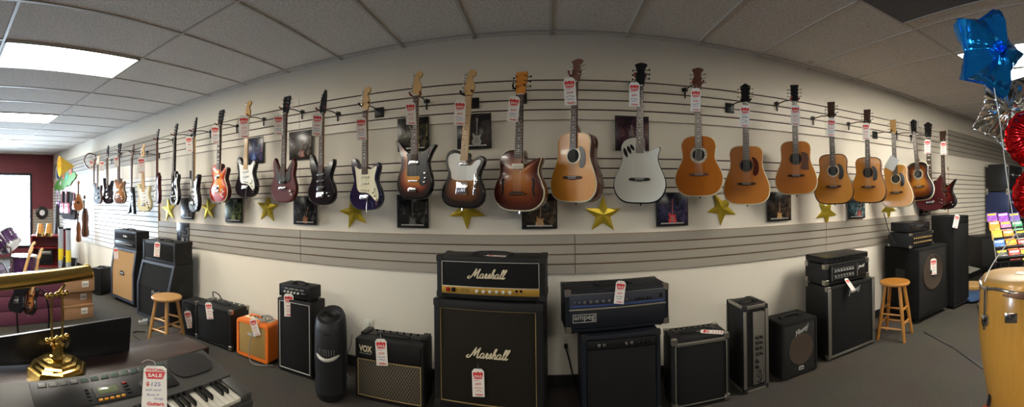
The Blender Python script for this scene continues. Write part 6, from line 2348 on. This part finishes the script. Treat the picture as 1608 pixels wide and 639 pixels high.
# yellow paper parasol, moon and leafy painted boards above
tip = at_y(117, 261, 2.80)
c1, c2 = at_r(90, 245, tip.xy.length - .04), at_r(96, 277.5, tip.xy.length - .10)
rim_c = (c1 + c2) / 2
axis = (rim_c - tip)
o = thing('paper_parasol', 'yellow pleated paper parasol hanging in the corner over the painted boards', 'parasol', rim_c, 0)
q_ = axis.to_track_quat('-Z', 'Y')
o.rotation_mode = 'QUATERNION'
o.rotation_quaternion = q_
rad = (c1 - c2).length / 2
hgt = axis.length
V, F = [], []
N = 48
for i in range(N):
    a = 2 * PI * i / N
    rr = rad * (1.0 if i % 2 else .94)
    V.append((rr * math.cos(a), rr * math.sin(a), 0))
V.append((0, 0, hgt))
V.append((0, 0, hgt - .02))
for i in range(N):
    F.append([i, (i + 1) % N, N])
    F.append([(i + 1) % N, i, N + 1])
mb = MB()
mb.add(V, F)
mb.build('pleated_paper', M['paper_yellow'], o, smooth=False)
MB().cyl((0, 0, -.05), (0, 0, hgt + .03), .006, n=8).build('stick', M['maple'], o)
yb_ = WALL - .03
p = at_y(91, 272, yb_)
o = thing('moon_decoration', 'white and blue crescent moon board in the corner, behind the yellow parasol', 'wall decoration', p)
MB().cyl((0, -.012, 0), (0, .002, 0), .20, n=32).build('disc', M['foam_white'], o)
MB().cyl((.06, -.016, -.01), (.06, -.0125, -.01), .145, n=28).build('blue_disc', M['foam_blue'], o)
p = at_y(101, 281, yb_)
o = thing('leaf_decoration', 'green leafy painted board with coloured birds under the yellow parasol', 'wall decoration', p)
rnd = random.Random(3)
out = []
for i in range(40):
    a = 2 * PI * i / 40
    out.append(((.95 + .1 * rnd.random()) * .85 * math.cos(a), (.13 + .06 * rnd.random()) * math.sin(a) - .07 + .12 * math.cos(a)))
MB().prism(out, -.006, .004).build('leaf_board', M['foam_green'], o, smooth=False)
for i, (x, z, mm) in enumerate(((-.05, .04, 'foam_red'), (.2, .02, 'foam_teal'), (.5, .12, 'foam_red'), (-.3, -.1, 'foam_white'))):
    MB().prism([(x - .09, z - .02), (x + .02, z - .06), (x + .10, z + .02), (x + .04, z + .10), (x - .02, z + .05)], -.012, -.007).build('painted_bird', M[mm], o, smooth=False)
# ring (tambourine) on the first guitars' hanger
p = at_y(141.5, 252, 2.62)
o = thing('tambourine', 'dark tambourine ring hanging with the first black guitar', 'tambourine', p, 1.15)
mb = MB()
mb.tube([(0.105 * math.cos(2 * PI * i / 28), 0, .13 * math.sin(2 * PI * i / 28)) for i in range(28)], .012, 8, closed=True)
mb.build('frame', M['mahog'], o)
for i in range(8):
    a = 2 * PI * i / 8 + .2
    MB().cyl((.105 * math.cos(a), -.013, .13 * math.sin(a)), (.105 * math.cos(a), .013, .13 * math.sin(a)), .010, n=10).build('jingle', M['hook_black'], o)

# rain sticks with yellow labels and dark bags standing in the corner
for i, (px, pt, pb, r_, lb, mm) in enumerate(((95.5, 357, 408, 8.3, 'grey tube with yellow label, leaning in the corner under the ukuleles', 'tube_grey'), (107.5, 359, 409, 8.0, 'pale blue tube with yellow label, under the lute', 'tube_grey'), (101.5, 360, 405, 8.5, 'dark red tube standing between the two labelled tubes', 'red_case'))):
    A, B = at_r(px, pt, r_), at_r(px, pb, r_)
    o = thing('rain_stick', lb, 'rain stick', (B.x, B.y, 0), 0, 'tubes standing in the corner')
    hh = A.z
    MB().cyl((0, 0, 0), (0, 0, hh), .055, n=20).build('tube', M[mm], o)
    if i < 2:
        MB().lathe([(.0556, .22), (.0556, .46), (.0570, .46), (.0570, .22), (.0556, .22)], 24).build('label', M['yellow_label'], o)
    MB().lathe([(.001, hh + .012), (.058, hh + .012), (.058, hh - .03), (.001, hh - .03)], 20).build('cap', M['metal_blk'], o)
p = at_r(90, 405, 9.15)
o = thing('gig_bag', 'tall black soft bag standing against the street wall corner', 'gig bag', (p.x, p.y, 0), .6)
MB().lathe([(.06, 0), (.13, .1), (.12, .5), (.07, .9), (.05, 1.35), (.02, 1.42)], 18, 0, Matrix.Diagonal((1, .6, 1, 1))).build('bag', M['nylon_blk'], o)
MB().tube([(0, -.08, .5), (.03, -.12, .7), (0, -.055, .95)], .01, 6).build('strap', M['nylon_blk'], o)

# clock-like round object on the street wall's slat board
pc = at_x(66, 334, XL + .05)
o = thing('wall_clock', 'round black clock with white face on the grey slats under the maroon wall', 'clock', (XL + .022, pc.y, pc.z), 0)
Mx = Matrix.Rotation(PI / 2, 4, 'Y')
MB().lathe([(.001, 0), (.17, 0), (.17, .03), (.14, .045), (.001, .045)], 32, 0, Mx).build('case', M['blk_plastic'], o)
MB().lathe([(.001, .046), (.075, .046), (.001, .047)], 24, 0, Mx).build('dial', M['foam_white'], o)
mb = MB()
mb.box((.050, .0, .02), (.003, .006, .05), 0).box((.050, .015, 0), (.003, .036, .006), 0)
mb.build('hand', M['ink_black'], o, smooth=False)
# red cabinet with two bongos on top and a small amplifier below
pb_ = at_r(71, 422, 8.6)
o = thing('red_cabinet', 'red open cabinet beside the window carrying two conical drums', 'cabinet', (pb_.x, pb_.y, 0), 1.25)
mb = MB()
for a, b in (((-.32, 0, 0), (-.29, .4, .70)), ((.29, 0, 0), (.32, .4, .70)), ((-.32, 0, .68), (.32, .4, .71)), ((-.29, .37, 0), (.29, .40, .68)), ((-.29, 0, .42), (.29, .38, .44)), ((-.29, 0, 0), (.29, .38, .04))):
    mb.span(a, b)
mb.build('case', M['red_case'], o, smooth=False)
for i, px in enumerate((63.5, 77)):
    q = at_r(px, 378, 8.45)
    b = thing('conical_drum', ('pale cone-shaped drum on the red cabinet, nearer the window' if i == 0 else 'pale cone-shaped drum on the red cabinet, nearer the corner'), 'drum', (q.x, q.y, .712), .3, 'conical drums on the red cabinet')
    MB().lathe([(.088, 0), (.082, .06), (.060, .22), (.056, .27), (.052, .275), (.001, .275)], 24).build('shell', M['nat_pale'], b)
    MB().lathe([(.089, .0), (.092, .0), (.090, .07), (.083, .075), (.086, .0), (.089, 0)], 24).build('band', M['brass'], b)
sm = thing('practice_amplifier', 'small black practice amplifier with silver panel, in front of the red cabinet', 'amplifier', at_z(70, 417.5, 0), 1.0)
sm.location = Matrix.Translation((pb_.x, pb_.y, .052)) @ Matrix.Rotation(1.25, 4, 'Z') @ Vector((0, .03, 0))
sm.rotation_euler = (0, 0, 1.25)
shell(.34, .22, .34, .01, .02, .01).build('case', [M['tolex'], M['blk_plastic']], sm)
grille(sm, .30, .18, .12, .007, 'cloth_blk')
MB().box((0, .002, .27), (.26, .012, .07), .003).build('control_panel', M['steel'], sm)
feet(sm, .34, .22, .012, .01)
# framed black panel leaning in the aisle
p0, p1 = at_z(96, 424, 0), at_z(118, 428, 0)
c, rz, w_ = frame_from(p0, p1)
o = thing('leaning_panel', 'dark framed panel leaning in the aisle under the tubes', 'panel', c, rz)
o.rotation_euler = (-.22, 0, rz)
MB().box((0, 0, .15), (w_, .02, .30), .003).build('board', M['metal_blk'], o)
fr = MB()
for a, b in (((0, .297), (w_, .012)), ((0, .006), (w_, .012)), ((-w_ / 2 + .006, .15), (.012, .3)), ((w_ / 2 - .006, .15), (.012, .3))):
    fr.box((a[0], -.012, a[1]), (b[0], .01, b[1]), .002)
fr.build('frame', M['tube_grey'], o)

# ---------------------------------------------------------------- electric bits along the wall
M['outlet'] = mat('white outlet plate', (0.70, 0.68, 0.60), 0.4)
for px, py, lb, w_ in ((888.5, 540, 'white wall outlet with a black plug, beside the big script-logo cabinet', .075), (580, 512, 'white outlet box just above the diamond-grille combo', .08)):
    p = at_y(px, py, WALL - .001)
    o = thing('wall_outlet', lb, 'outlet', (p.x, WALL - .001, p.z))
    MB().box((0, -.004, 0), (w_, .007, .12), .002).build('plate', M['outlet'], o)
    for z in (.025, -.028):
        MB().box((0, -.012, z), (.03, .01, .026), .003).build('socket', M['outlet'], o)
p = at_y(888.5, 543, WALL - .02)
cord = MB().tube(catmull([(p.x, p.y, p.z), (p.x, p.y - .04, p.z - .01), (p.x + .03, p.y - .05, p.z - .12), (p.x + .07, p.y - .05, p.z - .3), (p.x + .10, p.y - .06, .015), (p.x + .2, p.y - .12, .008)], False, 6), .005, 8)
cord.box((p.x, p.y - .005, p.z), (.028, .03, .03), .005)
tag(cord.build('power_cord', M['rubber']), 'black power cord hanging from the outlet beside the big cabinet', 'cord')


def cable(name, label, pts, r, m, k=6):
    o = MB().tube(catmull(pts, False, k), r, 8).build(name, M[m])
    return tag(o, label, 'cable')


M['cable_grey'] = mat('grey cable', (0.22, 0.22, 0.22), 0.5)
# coil lying on the orange combo
mt = Matrix.Translation(cF.location) @ Matrix.Rotation(cF.rotation_euler.z, 4, 'Z')
pts = []
for i in range(40):
    a = i / 40 * 2 * PI * 3
    rr = .075 + .012 * math.sin(i * 1.3)
    pts.append(mt @ Vector((.07 + rr * math.cos(a) * 1.1, .10 + rr * math.sin(a) * .8, .362 + .004 * (i // 13) + .006 * math.sin(i * .9))))
pts += [mt @ Vector(q) for q in ((.10, .0, .355), (.06, -.03, .30), (.015, -.04, .15), (.02, -.05, .03), (.08, -.07, .006), (.16, -.05, .006), (.24, .02, .006))]
cable('instrument_cable', 'grey instrument cable coiled on the orange combo and hanging down its front', pts, .0042, 'cable_grey', 4)
mt = Matrix.Translation(cE.location) @ Matrix.Rotation(cE.rotation_euler.z, 4, 'Z')
pts = [mt @ Vector(q) for q in ((-.27, .30, .30), (-.26, .26, .42), (-.18, .2, .465), (-.08, .18, .455), (-.03, .17, .42), (.05, .18, .40), (.14, .16, .402), (.2, .15, .402))]
cable('instrument_cable', 'black cable looping over the combo with metal corners', pts, .006, 'rubber')
q0 = [at_z(225, 497 + 40, .008), at_z(215, 530, .008), at_z(208, 524, .008), at_z(214, 520, .008), at_z(228, 521, .008)]
cable('instrument_cable', 'black cable lying on the carpet behind the desk', q0, .007, 'rubber')
fp = at_z(224, 508, 0)
o = thing('foot_switch', 'small grey foot pedal on the carpet in front of the angled blue-grey cabinet', 'pedal', (fp.x, fp.y, .001), -.6)
MB().prof_x([(-.05, 0), (.06, 0), (.06, .05), (-.05, .025)], -.05, .05).build('housing', M['cable_grey'], o)
MB().cyl((0, -.015, .03), (0, -.015, .045), .012, n=12).build('switch_button', M['chrome'], o)
pts = [Vector(v) for v in ((3.45, 2.86, 1.25), (3.47, 2.80, 1.05), (3.5, 2.72, .90), (3.62, 2.62, .875), (3.7, 2.6, .862))]
cable('speaker_cable', 'black cable drooping behind the amplifier on the large bass cabinet', pts, .005, 'rubber')
# flat cable cover on the carpet
M['cover'] = mat('dark taped strip', (0.028, 0.027, 0.026), 0.7)
q0, q1, q2 = at_z(1452, 521, .004), at_z(1498, 545, .004), at_z(1545, 578, .004)
cv = MB()
for a, b in ((q0, q1), (q1, q2)):
    d = (b - a)
    cv.box((a + b) / 2, (d.length, .035, .008), .003, rot=Matrix.Rotation(math.atan2(d.y, d.x), 3, 'Z'))
tag(cv.build('cable_cover', M['cover']), 'dark flat cable strip lying across the carpet towards the conga', 'cable cover')

# black adapter and cables between tower and diamond-grille combo
pp = at_y(551, 590, 2.9)
pts = [Vector((pp.x, 2.93, .30)), Vector((pp.x + .01, 2.88, .22)), Vector((pp.x - .02, 2.86, .12)), Vector((pp.x + .02, 2.8, .01)), Vector((pp.x + .08, 2.76, .008))]
cable('power_cord', 'pale cord hanging between the tower humidifier and the diamond-grille combo', pts, .004, 'cable_grey')
# ---------------------------------------------------------------- conga
M['conga_wood'] = wood('honey conga wood', (0.80, 0.42, 0.08), (0.68, 0.32, 0.05), .25, .4)
M['rawhide'] = mat('tan drum skin', (0.66, 0.42, 0.16), 0.4, var=.06, vscale=6)
rc = 1.72
pc = at_r(1601, 430, rc)
zt = at_r(1540, 432, rc).z
o = thing('conga_drum', 'honey-coloured conga drum with chrome rim, at the edge of the view', 'conga', (pc.x, pc.y, zt - .76), -azim(1600))
prof = [(.112, -.12), (.118, 0), (.128, .10), (.150, .25), (.174, .40), (.185, .52), (.183, .63), (.173, .735), (.166, .755), (.155, .755), (.15, .70)]
MB().lathe(prof, 64).build('shell', M['conga_wood'], o, ang=60)
MB().lathe([(.001, .768), (.150, .767), (.163, .760), (.169, .745), (.172, .725), (.165, .725)], 64).build('drum_skin', M['rawhide'], o, ang=60)
mb = MB()
mb.tube([((.176 + .002 * math.cos(6 * 2 * PI * i / 72)) * math.cos(2 * PI * i / 72), (.176 + .002 * math.cos(6 * 2 * PI * i / 72)) * math.sin(2 * PI * i / 72), .728 + .006 * math.cos(6 * 2 * PI * i / 72)) for i in range(72)], .008, 10, closed=True)
mb.build('rim', M['chrome'], o)
M['lug_chrome'] = M['chrome']
for i in range(6):
    a = -PI / 2 + 2 * PI * (i + .1) / 6 - .95
    ca, sa = math.cos(a), math.sin(a)
    mb = MB()
    mb.tube([(.180 * ca, .180 * sa, .735), (.192 * ca, .192 * sa, .725), (.193 * ca, .193 * sa, .66), (.197 * ca, .197 * sa, .56)], .006, 8)
    mb.box((.190 * ca, .190 * sa, .60), (.022, .04, .045), .006, rot=Matrix.Rotation(a, 3, 'Z'))
    mb.cyl((.197 * ca, .197 * sa, .575), (.197 * ca, .197 * sa, .59), .010, n=6)
    mb.build('tuning_lug', M['chrome'], o)
Mb = Matrix.Rotation(.05, 4, 'Z')
mb = MB()
mb.box((-.035, -.1795, .625), (.052, .008, .042), .003)
mb.build('badge', M['chrome'], o)
lb = MB()
put_text(lb, 'LP', 0, 0, .030, .016, 0, 0, .04)
lb = lb.build('badge_lettering', M['ink_black'], o, smooth=False)
lb.location = (-.035, -.184, .628)
MB().lathe([(.1115, -.12), (.1155, -.12), (.1175, -.08), (.1135, -.08), (.1115, -.12)], 64).build('band', M['rosewood'], o)
pp = MB().box((.06, -.02, .7695), (.16, .06, .0012), .0004, rot=Matrix.Rotation(-.35, 3, 'Z')).build('paper_slip', M['card'], None, smooth=False)
pp.matrix_world = Matrix.Translation(o.location) @ Matrix.Rotation(o.rotation_euler.z, 4, 'Z')
tag(pp, 'white paper slip lying on the conga drum skin', 'paper')
zb = zt - .78
stn = thing('conga_stand', 'grey tube stand with red cap under the conga', 'drum stand', (pc.x, pc.y, 0), -azim(1600))
for i in range(3):
    a = PI + .55 + 2 * PI * i / 3
    ca, sa = math.cos(a), math.sin(a)
    MB().tube([(.17 * ca, .17 * sa, zb + .22), (.19 * ca, .19 * sa, .10), (.22 * ca, .22 * sa, .012)], .013, 10).build('leg', M['cable_grey'], stn)
    MB().cyl((.17 * ca, .17 * sa, zb + .22), (.1705 * ca, .1705 * sa, zb + .235), .0145, n=12).build('cap', M['foam_red'], stn)
    MB().tube([(.17 * ca, .17 * sa, zb + .19), (.155 * ca, .155 * sa, zb + .26), (.150 * ca, .150 * sa, zb + .28)], .008, 8).build('clip', M['rubber'], stn)
mb = MB()
mb.tube([(.165 * math.cos(2 * PI * i / 40), .165 * math.sin(2 * PI * i / 40), zb + .15) for i in range(40)], .007, 8, closed=True)
mb.build('ring', M['chrome'], stn)
# cymbal edge in front of the conga
M['bronze'] = mat('bronze cymbal', (0.30, 0.17, 0.07), 0.4, metal=.9, var=.1, vscale=30)
cc = at_r(1574, 458, 1.36)
dirr = ray(1600, 470).cross(Vector((0, 0, 1))).normalized()
cy = thing('cymbal', 'bronze cymbal seen edge on in front of the conga', 'cymbal', cc + Vector((dirr.x, dirr.y, 0)) * .175 + Vector((0, 0, -.012)), -azim(1600))
MB().lathe([(.006, .028), (.03, .024), (.04, .010), (.10, .003), (.175, -.008), (.175, -.0095), (.10, .0015), (.04, .0085), (.03, .0225), (.006, .0265)], 48).build('disc', M['bronze'], cy, ang=60)
cy.rotation_euler = (-.19, .05, -azim(1600))
cs = thing('cymbal_stand', 'thin chrome stand carrying the bronze cymbal', 'cymbal stand', (cy.location.x, cy.location.y, 0))
MB().cyl((0, 0, .03), (0, 0, cy.location.z + .05), .008, n=10).build('pole', M['chrome'], cs)
for i in range(3):
    a = 2 * PI * i / 3 + .3
    MB().tube([(0, 0, .38), (math.cos(a) * .16, math.sin(a) * .16, .01)], .007, 8).build('leg', M['chrome'], cs)
MB().lathe([(.001, 0), (.016, 0), (.014, .016), (.001, .018)], 16, 0, Matrix.Translation((0, 0, cy.location.z + .03))).build('wing_nut', M['rubber'], cs)

# ---------------------------------------------------------------- foil balloons
M['foil_blue'] = mat('blue foil', (0.01, 0.32, 1.0), 0.14, metal=.8)
M['foil_silver'] = mat('silver foil', (0.80, 0.79, 0.76), 0.09, metal=1.0)
M['foil_red'] = mat('red foil', (0.70, 0.01, 0.015), 0.12, metal=.85)
M['ribbon'] = mat('white ribbon', (0.80, 0.80, 0.78), 0.5)


def foil(label, c, rad, psi, roll, m, shape='star', puff=.42, seed=0, wr=.05, tilt=0.0):
    V, F = [], []
    NA, NR = 100, 18
    rows = []

    def edge(a):
        if shape == 'star':
            k = (a / (2 * PI) * 5) % 1.0
            t = abs(k - .5) * 2            # 1 at tip, 0 at valley
            ri, ro = .68, 1.0
            P, Q = Vector((ro, 0)), Vector((ri * math.cos(PI / 5), ri * math.sin(PI / 5)))
            # straight edge between tip and valley
            b = (1 - t) * PI / 5
            d = Q - P
            den = math.cos(b) * d.y - math.sin(b) * d.x
            e = (P.x * d.y - P.y * d.x) / den
            return e
        return 1.0 + .02 * math.sin(a * 18)
    for side in (-1, 1):
        base = len(V)
        for j in range(NR + 1):
            s = j / NR
            for i in range(NA):
                a = 2 * PI * i / NA
                e = edge(a)
                r = s * e
                y = puff * e ** 1.1 * math.sqrt(max(0.0, 1 - s ** 2.2)) * (1 if shape != 'star' else .85)
                w = wr * (s ** 2) * math.sin(a * 23 + 3 * side + seed) * min(1, (1 - s) * 6 + .15)
                n_ = noise.noise(Vector((r * math.cos(a) * 3.5, r * math.sin(a) * 3.5, seed + side))) * wr * 1.3 * min(1, s * 2.0) * min(1, (1 - s) * 5)
                crease = abs(noise.noise(Vector((math.cos(a) * 4, math.sin(a) * 4, seed * 1.7 + side * 3)))) * wr * 1.4 * s * min(1, (1 - s) * 4)
                V.append(Vector((r * math.sin(a), side * (y + w + n_ - crease), r * math.cos(a))))
        for j in range(NR):
            for i in range(NA):
                k = (i + 1) % NA
                F.append([base + j * NA + i, base + j * NA + k, base + (j + 1) * NA + k, base + (j + 1) * NA + i])
    n1 = (NR + 1) * NA
    for i in range(NA):           # welded rim with a small flat seam
        k = (i + 1) % NA
        F.append([NR * NA + i, NR * NA + k, n1 + NR * NA + k, n1 + NR * NA + i])
    o = thing('foil_balloon', label, 'balloon', c, 0, 'foil balloons over the conga')
    mb = MB()
    mb.add([v * rad for v in V], F)
    mb.build('envelope', M[m], o, ang=75)
    sm_ = MB()
    pts = []
    for i in range(NA):
        a = 2 * PI * i / NA
        e = edge(a) * 1.015
        pts.append(Vector((e * math.sin(a), 0, e * math.cos(a))) * rad)
    sm_.tube(pts, .0035, 6, closed=True)
    sm_.build('seam', M[m], o)
    o.matrix_world = Matrix.Translation(c) @ Matrix.Rotation(psi, 4, 'Z') @ Matrix.Rotation(tilt, 4, 'X') @ Matrix.Rotation(roll, 4, 'Y')
    tl = MB().tube([(0, 0, -rad * (.56 if shape == 'star' else 1.0)), (0, 0, -rad * (.62 if shape == 'star' else 1.08))], [.01, .004], 8)
    return o


rb = 1.95
cb = at_r(1553, 84, rb)
blue = foil('shiny blue star balloon floating highest, over the silver one', cb, .235, -azim(1553) + .80, .16, 'foil_blue', 'star', .60, 1.0, .022)
cs_ = at_r(1590, 176, 2.36)
foil('crumpled silver star balloon behind the blue and red ones', cs_, .278, -azim(1590) - .25, .62, 'foil_silver', 'star', .34, 4.0, .11)
cr = at_r(1622, 218, 1.9)
foil('round red foil balloon, upper one of two at the edge of the view', cr, .140, -azim(1605) + .3, 0, 'foil_red', 'round', .6, 2.0, .06)
cr2 = at_r(1634, 306, 1.86)
foil('round red foil balloon, lower one of two at the edge of the view', cr2, .132, -azim(1605) + .1, 0, 'foil_red', 'round', .6, 6.0, .06)
k_ = at_r(1596, 366, 1.80)
e_ = at_r(1536, 440, 1.70)
for lb, pts in (('white ribbon from the blue star balloon down to the knot above the conga', [at_r(1561, 138, 1.93), at_r(1570, 190, 1.9), at_r(1580, 270, 1.76), at_r(1589, 330, 1.78), k_]),
                ('white ribbon trailing from the knot across the display rack to the conga rim', [k_, at_r(1580, 385, 1.77), at_r(1565, 405, 1.74), at_r(1553, 425, 1.72), at_r(1546, 442, 1.55)]),
                ('white ribbon from the knot dropping at the edge of the view', [k_, at_r(1601, 378, 1.80), at_r(1612, 386, 1.80), at_r(1625, 388, 1.80)])):
    r_ = MB().tube(catmull(pts, False, 6), .0026, 6).build('ribbon', M['ribbon'])
    tag(r_, lb, 'ribbon', None)
    r_.name = 'balloon_ribbon'

# ---------------------------------------------------------------- slanted display rack with small packets
M['rack_wire'] = mat('pale steel wire', (0.55, 0.55, 0.54), 0.3, metal=.8)
A = at_r(1541, 334, 5.35)
Bq = at_r(1600, 420, 4.15)
th = azim(1575)
o = thing('display_rack', 'slanted black display rack full of bright packets, behind the conga', 'display rack', (0, 0, 0))
P0 = at_r(1546, 338, 5.2)          # top corner by the wall
P1 = at_r(1587, 330, 5.2)          # other top corner
P2 = at_r(1582, 412, 4.55)         # bottom corner
ux = (P1 - P0)
ux.z = 0
RW = .62
ux = ux.normalized()
dn = (P2 - P0)
dn = dn - ux * dn.dot(ux) * .45
RL = dn.length
dn.normalize()
nr = ux.cross(dn).normalized()
if nr.dot(EYE - P0) < 0:
    nr = -nr
# rack frame: x along ux, z up the slope, -y towards the viewer
Rm = Matrix((ux, -nr, -dn)).transposed()
if Rm.determinant() < 0:
    Rm = Matrix((ux, nr, -dn)).transposed()
Mr = Matrix.Translation(P0 + dn * RL) @ Rm.to_4x4()
o.matrix_world = Mr
MB().box((RW / 2, .02, RL / 2), (RW, .02, RL), .003).build('back_board', M['metal_blk'], o)
nsh = 5
for i in range(nsh):
    z = .02 + RL * i / nsh
    MB().box((RW / 2, -.015, z), (RW, .06, .008), .002).box((RW / 2, -.045, z + .012), (RW, .004, .03), .001).build('shelf', M['metal_blk'], o)
for s in (0, 1):
    MB().tube([(s * RW, .0, 0), (s * RW, -.05, .02), (s * RW, -.05, RL - .03), (s * RW, .0, RL)], .006, 8).build('side_rail', M['rack_wire'], o)
Minv = Mr.inverted()
for s in (.06, RW - .06):
    top = Mr @ Vector((s, .03, RL * .75))
    bot = Vector((top.x, top.y, 0)) + Vector((ux.x, ux.y, 0)) * 0.0
    f_ = Mr @ Vector((s, .03, .05))
    MB().tube([Minv @ top, Minv @ bot], .012, 8).build('leg', M['metal_blk'], o)
    MB().tube([Minv @ f_, Minv @ Vector((f_.x, f_.y, 0))], .012, 8).build('leg', M['metal_blk'], o)
pal = {'purple': (.22, .06, .40), 'orange': (.80, .25, .03), 'green': (.05, .30, .14), 'red': (.62, .05, .04), 'yellow': (.78, .52, .05), 'blue': (.04, .14, .45), 'black': (.02, .02, .025), 'pink': (.65, .18, .35), 'white': (.75, .74, .72), 'violet': (.14, .08, .34)}
rowsc = [['black', 'red', 'yellow', 'orange'], ['blue', 'orange', 'red', 'blue'], ['yellow', 'orange', 'black', 'red'], ['orange', 'pink', 'green', 'black'], ['purple', 'purple', 'violet', 'blue']]
words_ = ['lowest', 'second', 'middle', 'fourth', 'topmost']
pos_ = ['end by the wall', 'second from the wall', 'third from the wall']
for i, row in enumerate(rowsc):
    for j, cname in enumerate(row[:3]):
        if 'packet ' + cname not in M:
            M['packet ' + cname] = print_mat('packet print ' + cname, pal[cname], [min(1, q * 1.25 + .02) for q in pal[cname]], (.75, .72, .6), 14)
        x = .085 + .15 * j
        z = .03 + RL * i / nsh
        hh = RL / nsh * .92
        b = thing('packet', '%s-printed packet in the %s row of the slanted rack, %s' % (cname, words_[i], pos_[j]), 'packet', (0, 0, 0), 0, 'bright packets on the slanted rack')
        b.matrix_world = Mr @ Matrix.Translation((x, -.012, z)) @ Matrix.Rotation(.10, 4, 'X')
        MB().box((0, 0, hh / 2), (.135, .016, hh), .003).build('packet_box', M['packet ' + cname], b)
        MB().box((0, -.0088, hh * .78), (.11, .002, hh * .18), .0005).build('title_band', M['ink_white'] if (i + j) % 2 else M['yellow_label'], b)

# ---------------------------------------------------------------- road cases stacked against the wall, things on the floor behind
M['case_blk'] = mat('black laminate', (0.014, 0.014, 0.016), 0.4)
M['case_blue'] = mat('blue laminate', (0.02, 0.035, 0.12), 0.4)


def road_case(label, c, w, d, h, m, rz=0.0):
    o = thing('road_case', label, 'road case', c, rz, 'stacked road cases')
    MB().span((-w / 2, 0, 0), (w / 2, d, h), .004).build('case', M[m], o)
    for z in (0, h * .62, h):
        MB().box((0, -.003, min(max(z, .012), h - .012)), (w, .008, .024), .002).build('edging', M['steel'], o)
    for x in (-1, 1):
        MB().box((x * (w / 2 - .012), -.003, h / 2), (.024, .008, h), .002).build('edging', M['steel'], o)
    corners(o, w, d, h, 'chrome', .05)
    for x in (-.22, .22):
        MB().box((x * w, -.008, h * .6), (.05, .012, .06), .004).build('latch', M['chrome'], o)
    return o


q = at_y(1582, 300, 2.52)
X0c = q.x
zs = [(0, .645, 'case_blk', 'tall black road case on the floor, lowest of the stack'), (.65, .34, 'case_blk', 'black road case under the blue one'), (1.0, .50, 'case_blue', 'blue road case between two black ones'), (1.51, .50, 'case_blk', 'black road case topmost in the stack')]
for z, h, m, lb in zs:
    road_case(lb, (X0c + .42, 2.50, z + .001), .84, .45, h - .006, m)
MB().box((X0c + .2, 2.492, .52), (.2, .004, .08), .001)
# folded blue cloth and a brown cushion-like drum bag on the carpet behind the speaker column
M['cloth_blue2'] = mat('blue cloth', (0.03, 0.07, 0.16), 0.9, bump=.5, bscale=60)
pq = at_z(1528, 472, 0)
mb = MB()
mb.ball((0, 0, .05), .22, 12, 0, (1.2, .8, .28))
for v in mb.v:
    n_ = noise.noise(v * 9) * .03
    v.z = max(0.001, v.z + n_)
    v.x += n_
o = mb.build('blue_cloth', M['cloth_blue2'], None, 60)
o.location = (pq.x + .1, pq.y, 0)
tag(o, 'crumpled blue cloth on the carpet beyond the speaker column', 'cloth')
pq = at_z(1529, 461, 0)
o = thing('hand_drum', 'tan hand drum resting under the speaker on its stand', 'drum', (pq.x, pq.y, 0))
MB().lathe([(.15, 0), (.17, .05), (.17, .13), (.16, .15)], 28).build('shell', M['nat_pale'], o)
MB().lathe([(.001, .152), (.158, .152), (.171, .14), (.171, .11), (.165, .11)], 28).build('drum_skin', M['rawhide'], o)

# ---------------------------------------------------------------- pieces of a part hang under that part
def under(child, part):
    loc = part.matrix_local.inverted() @ child.matrix_local
    child.parent = part
    child.matrix_parent_inverse = Matrix.Identity(4)
    child.matrix_local = loc


RULES = {'tuning_peg': ('headstock',), 'string': (), 'knob': ('control_panel', 'pickguard'), 'rocker_switch': ('control_panel',), 'jack_socket': ('control_panel',),
         'panel_lines': ('control_panel',), 'display': ('control_panel',), 'piping': ('grille',), 'lettering': ('grille', 'control_panel', 'front_panel'), 'rosette': ('body',), 'badge_plate': ('badge',),
         'badge_lettering': ('badge',), 'badge': ('card',), 'sale_lettering': ('card',), 'special_lettering': ('card',), 'price_writing': ('card',), 'note_writing': ('card',),
         'shop_lettering': ('card',), 'printed_guitar': ('print',), 'pale_band': ('print',), 'barcode': ('label',), 'tuning_lug': ('shell',), 'lug': ('shell',), 'swivel_arm': ('lamp_shade',)}
bpy.context.view_layer.update()
for o in list(S.objects):
    if o.parent is None and o.get('category'):
        kids = {}
        for ch in o.children:
            kids.setdefault(ch.name.split('.')[0], []).append(ch)
        for nm, opts in RULES.items():
            for ch in kids.get(nm, []):
                for p_ in opts:
                    if p_ in kids:
                        under(ch, kids[p_][0])
                        break
bpy.context.view_layer.update()
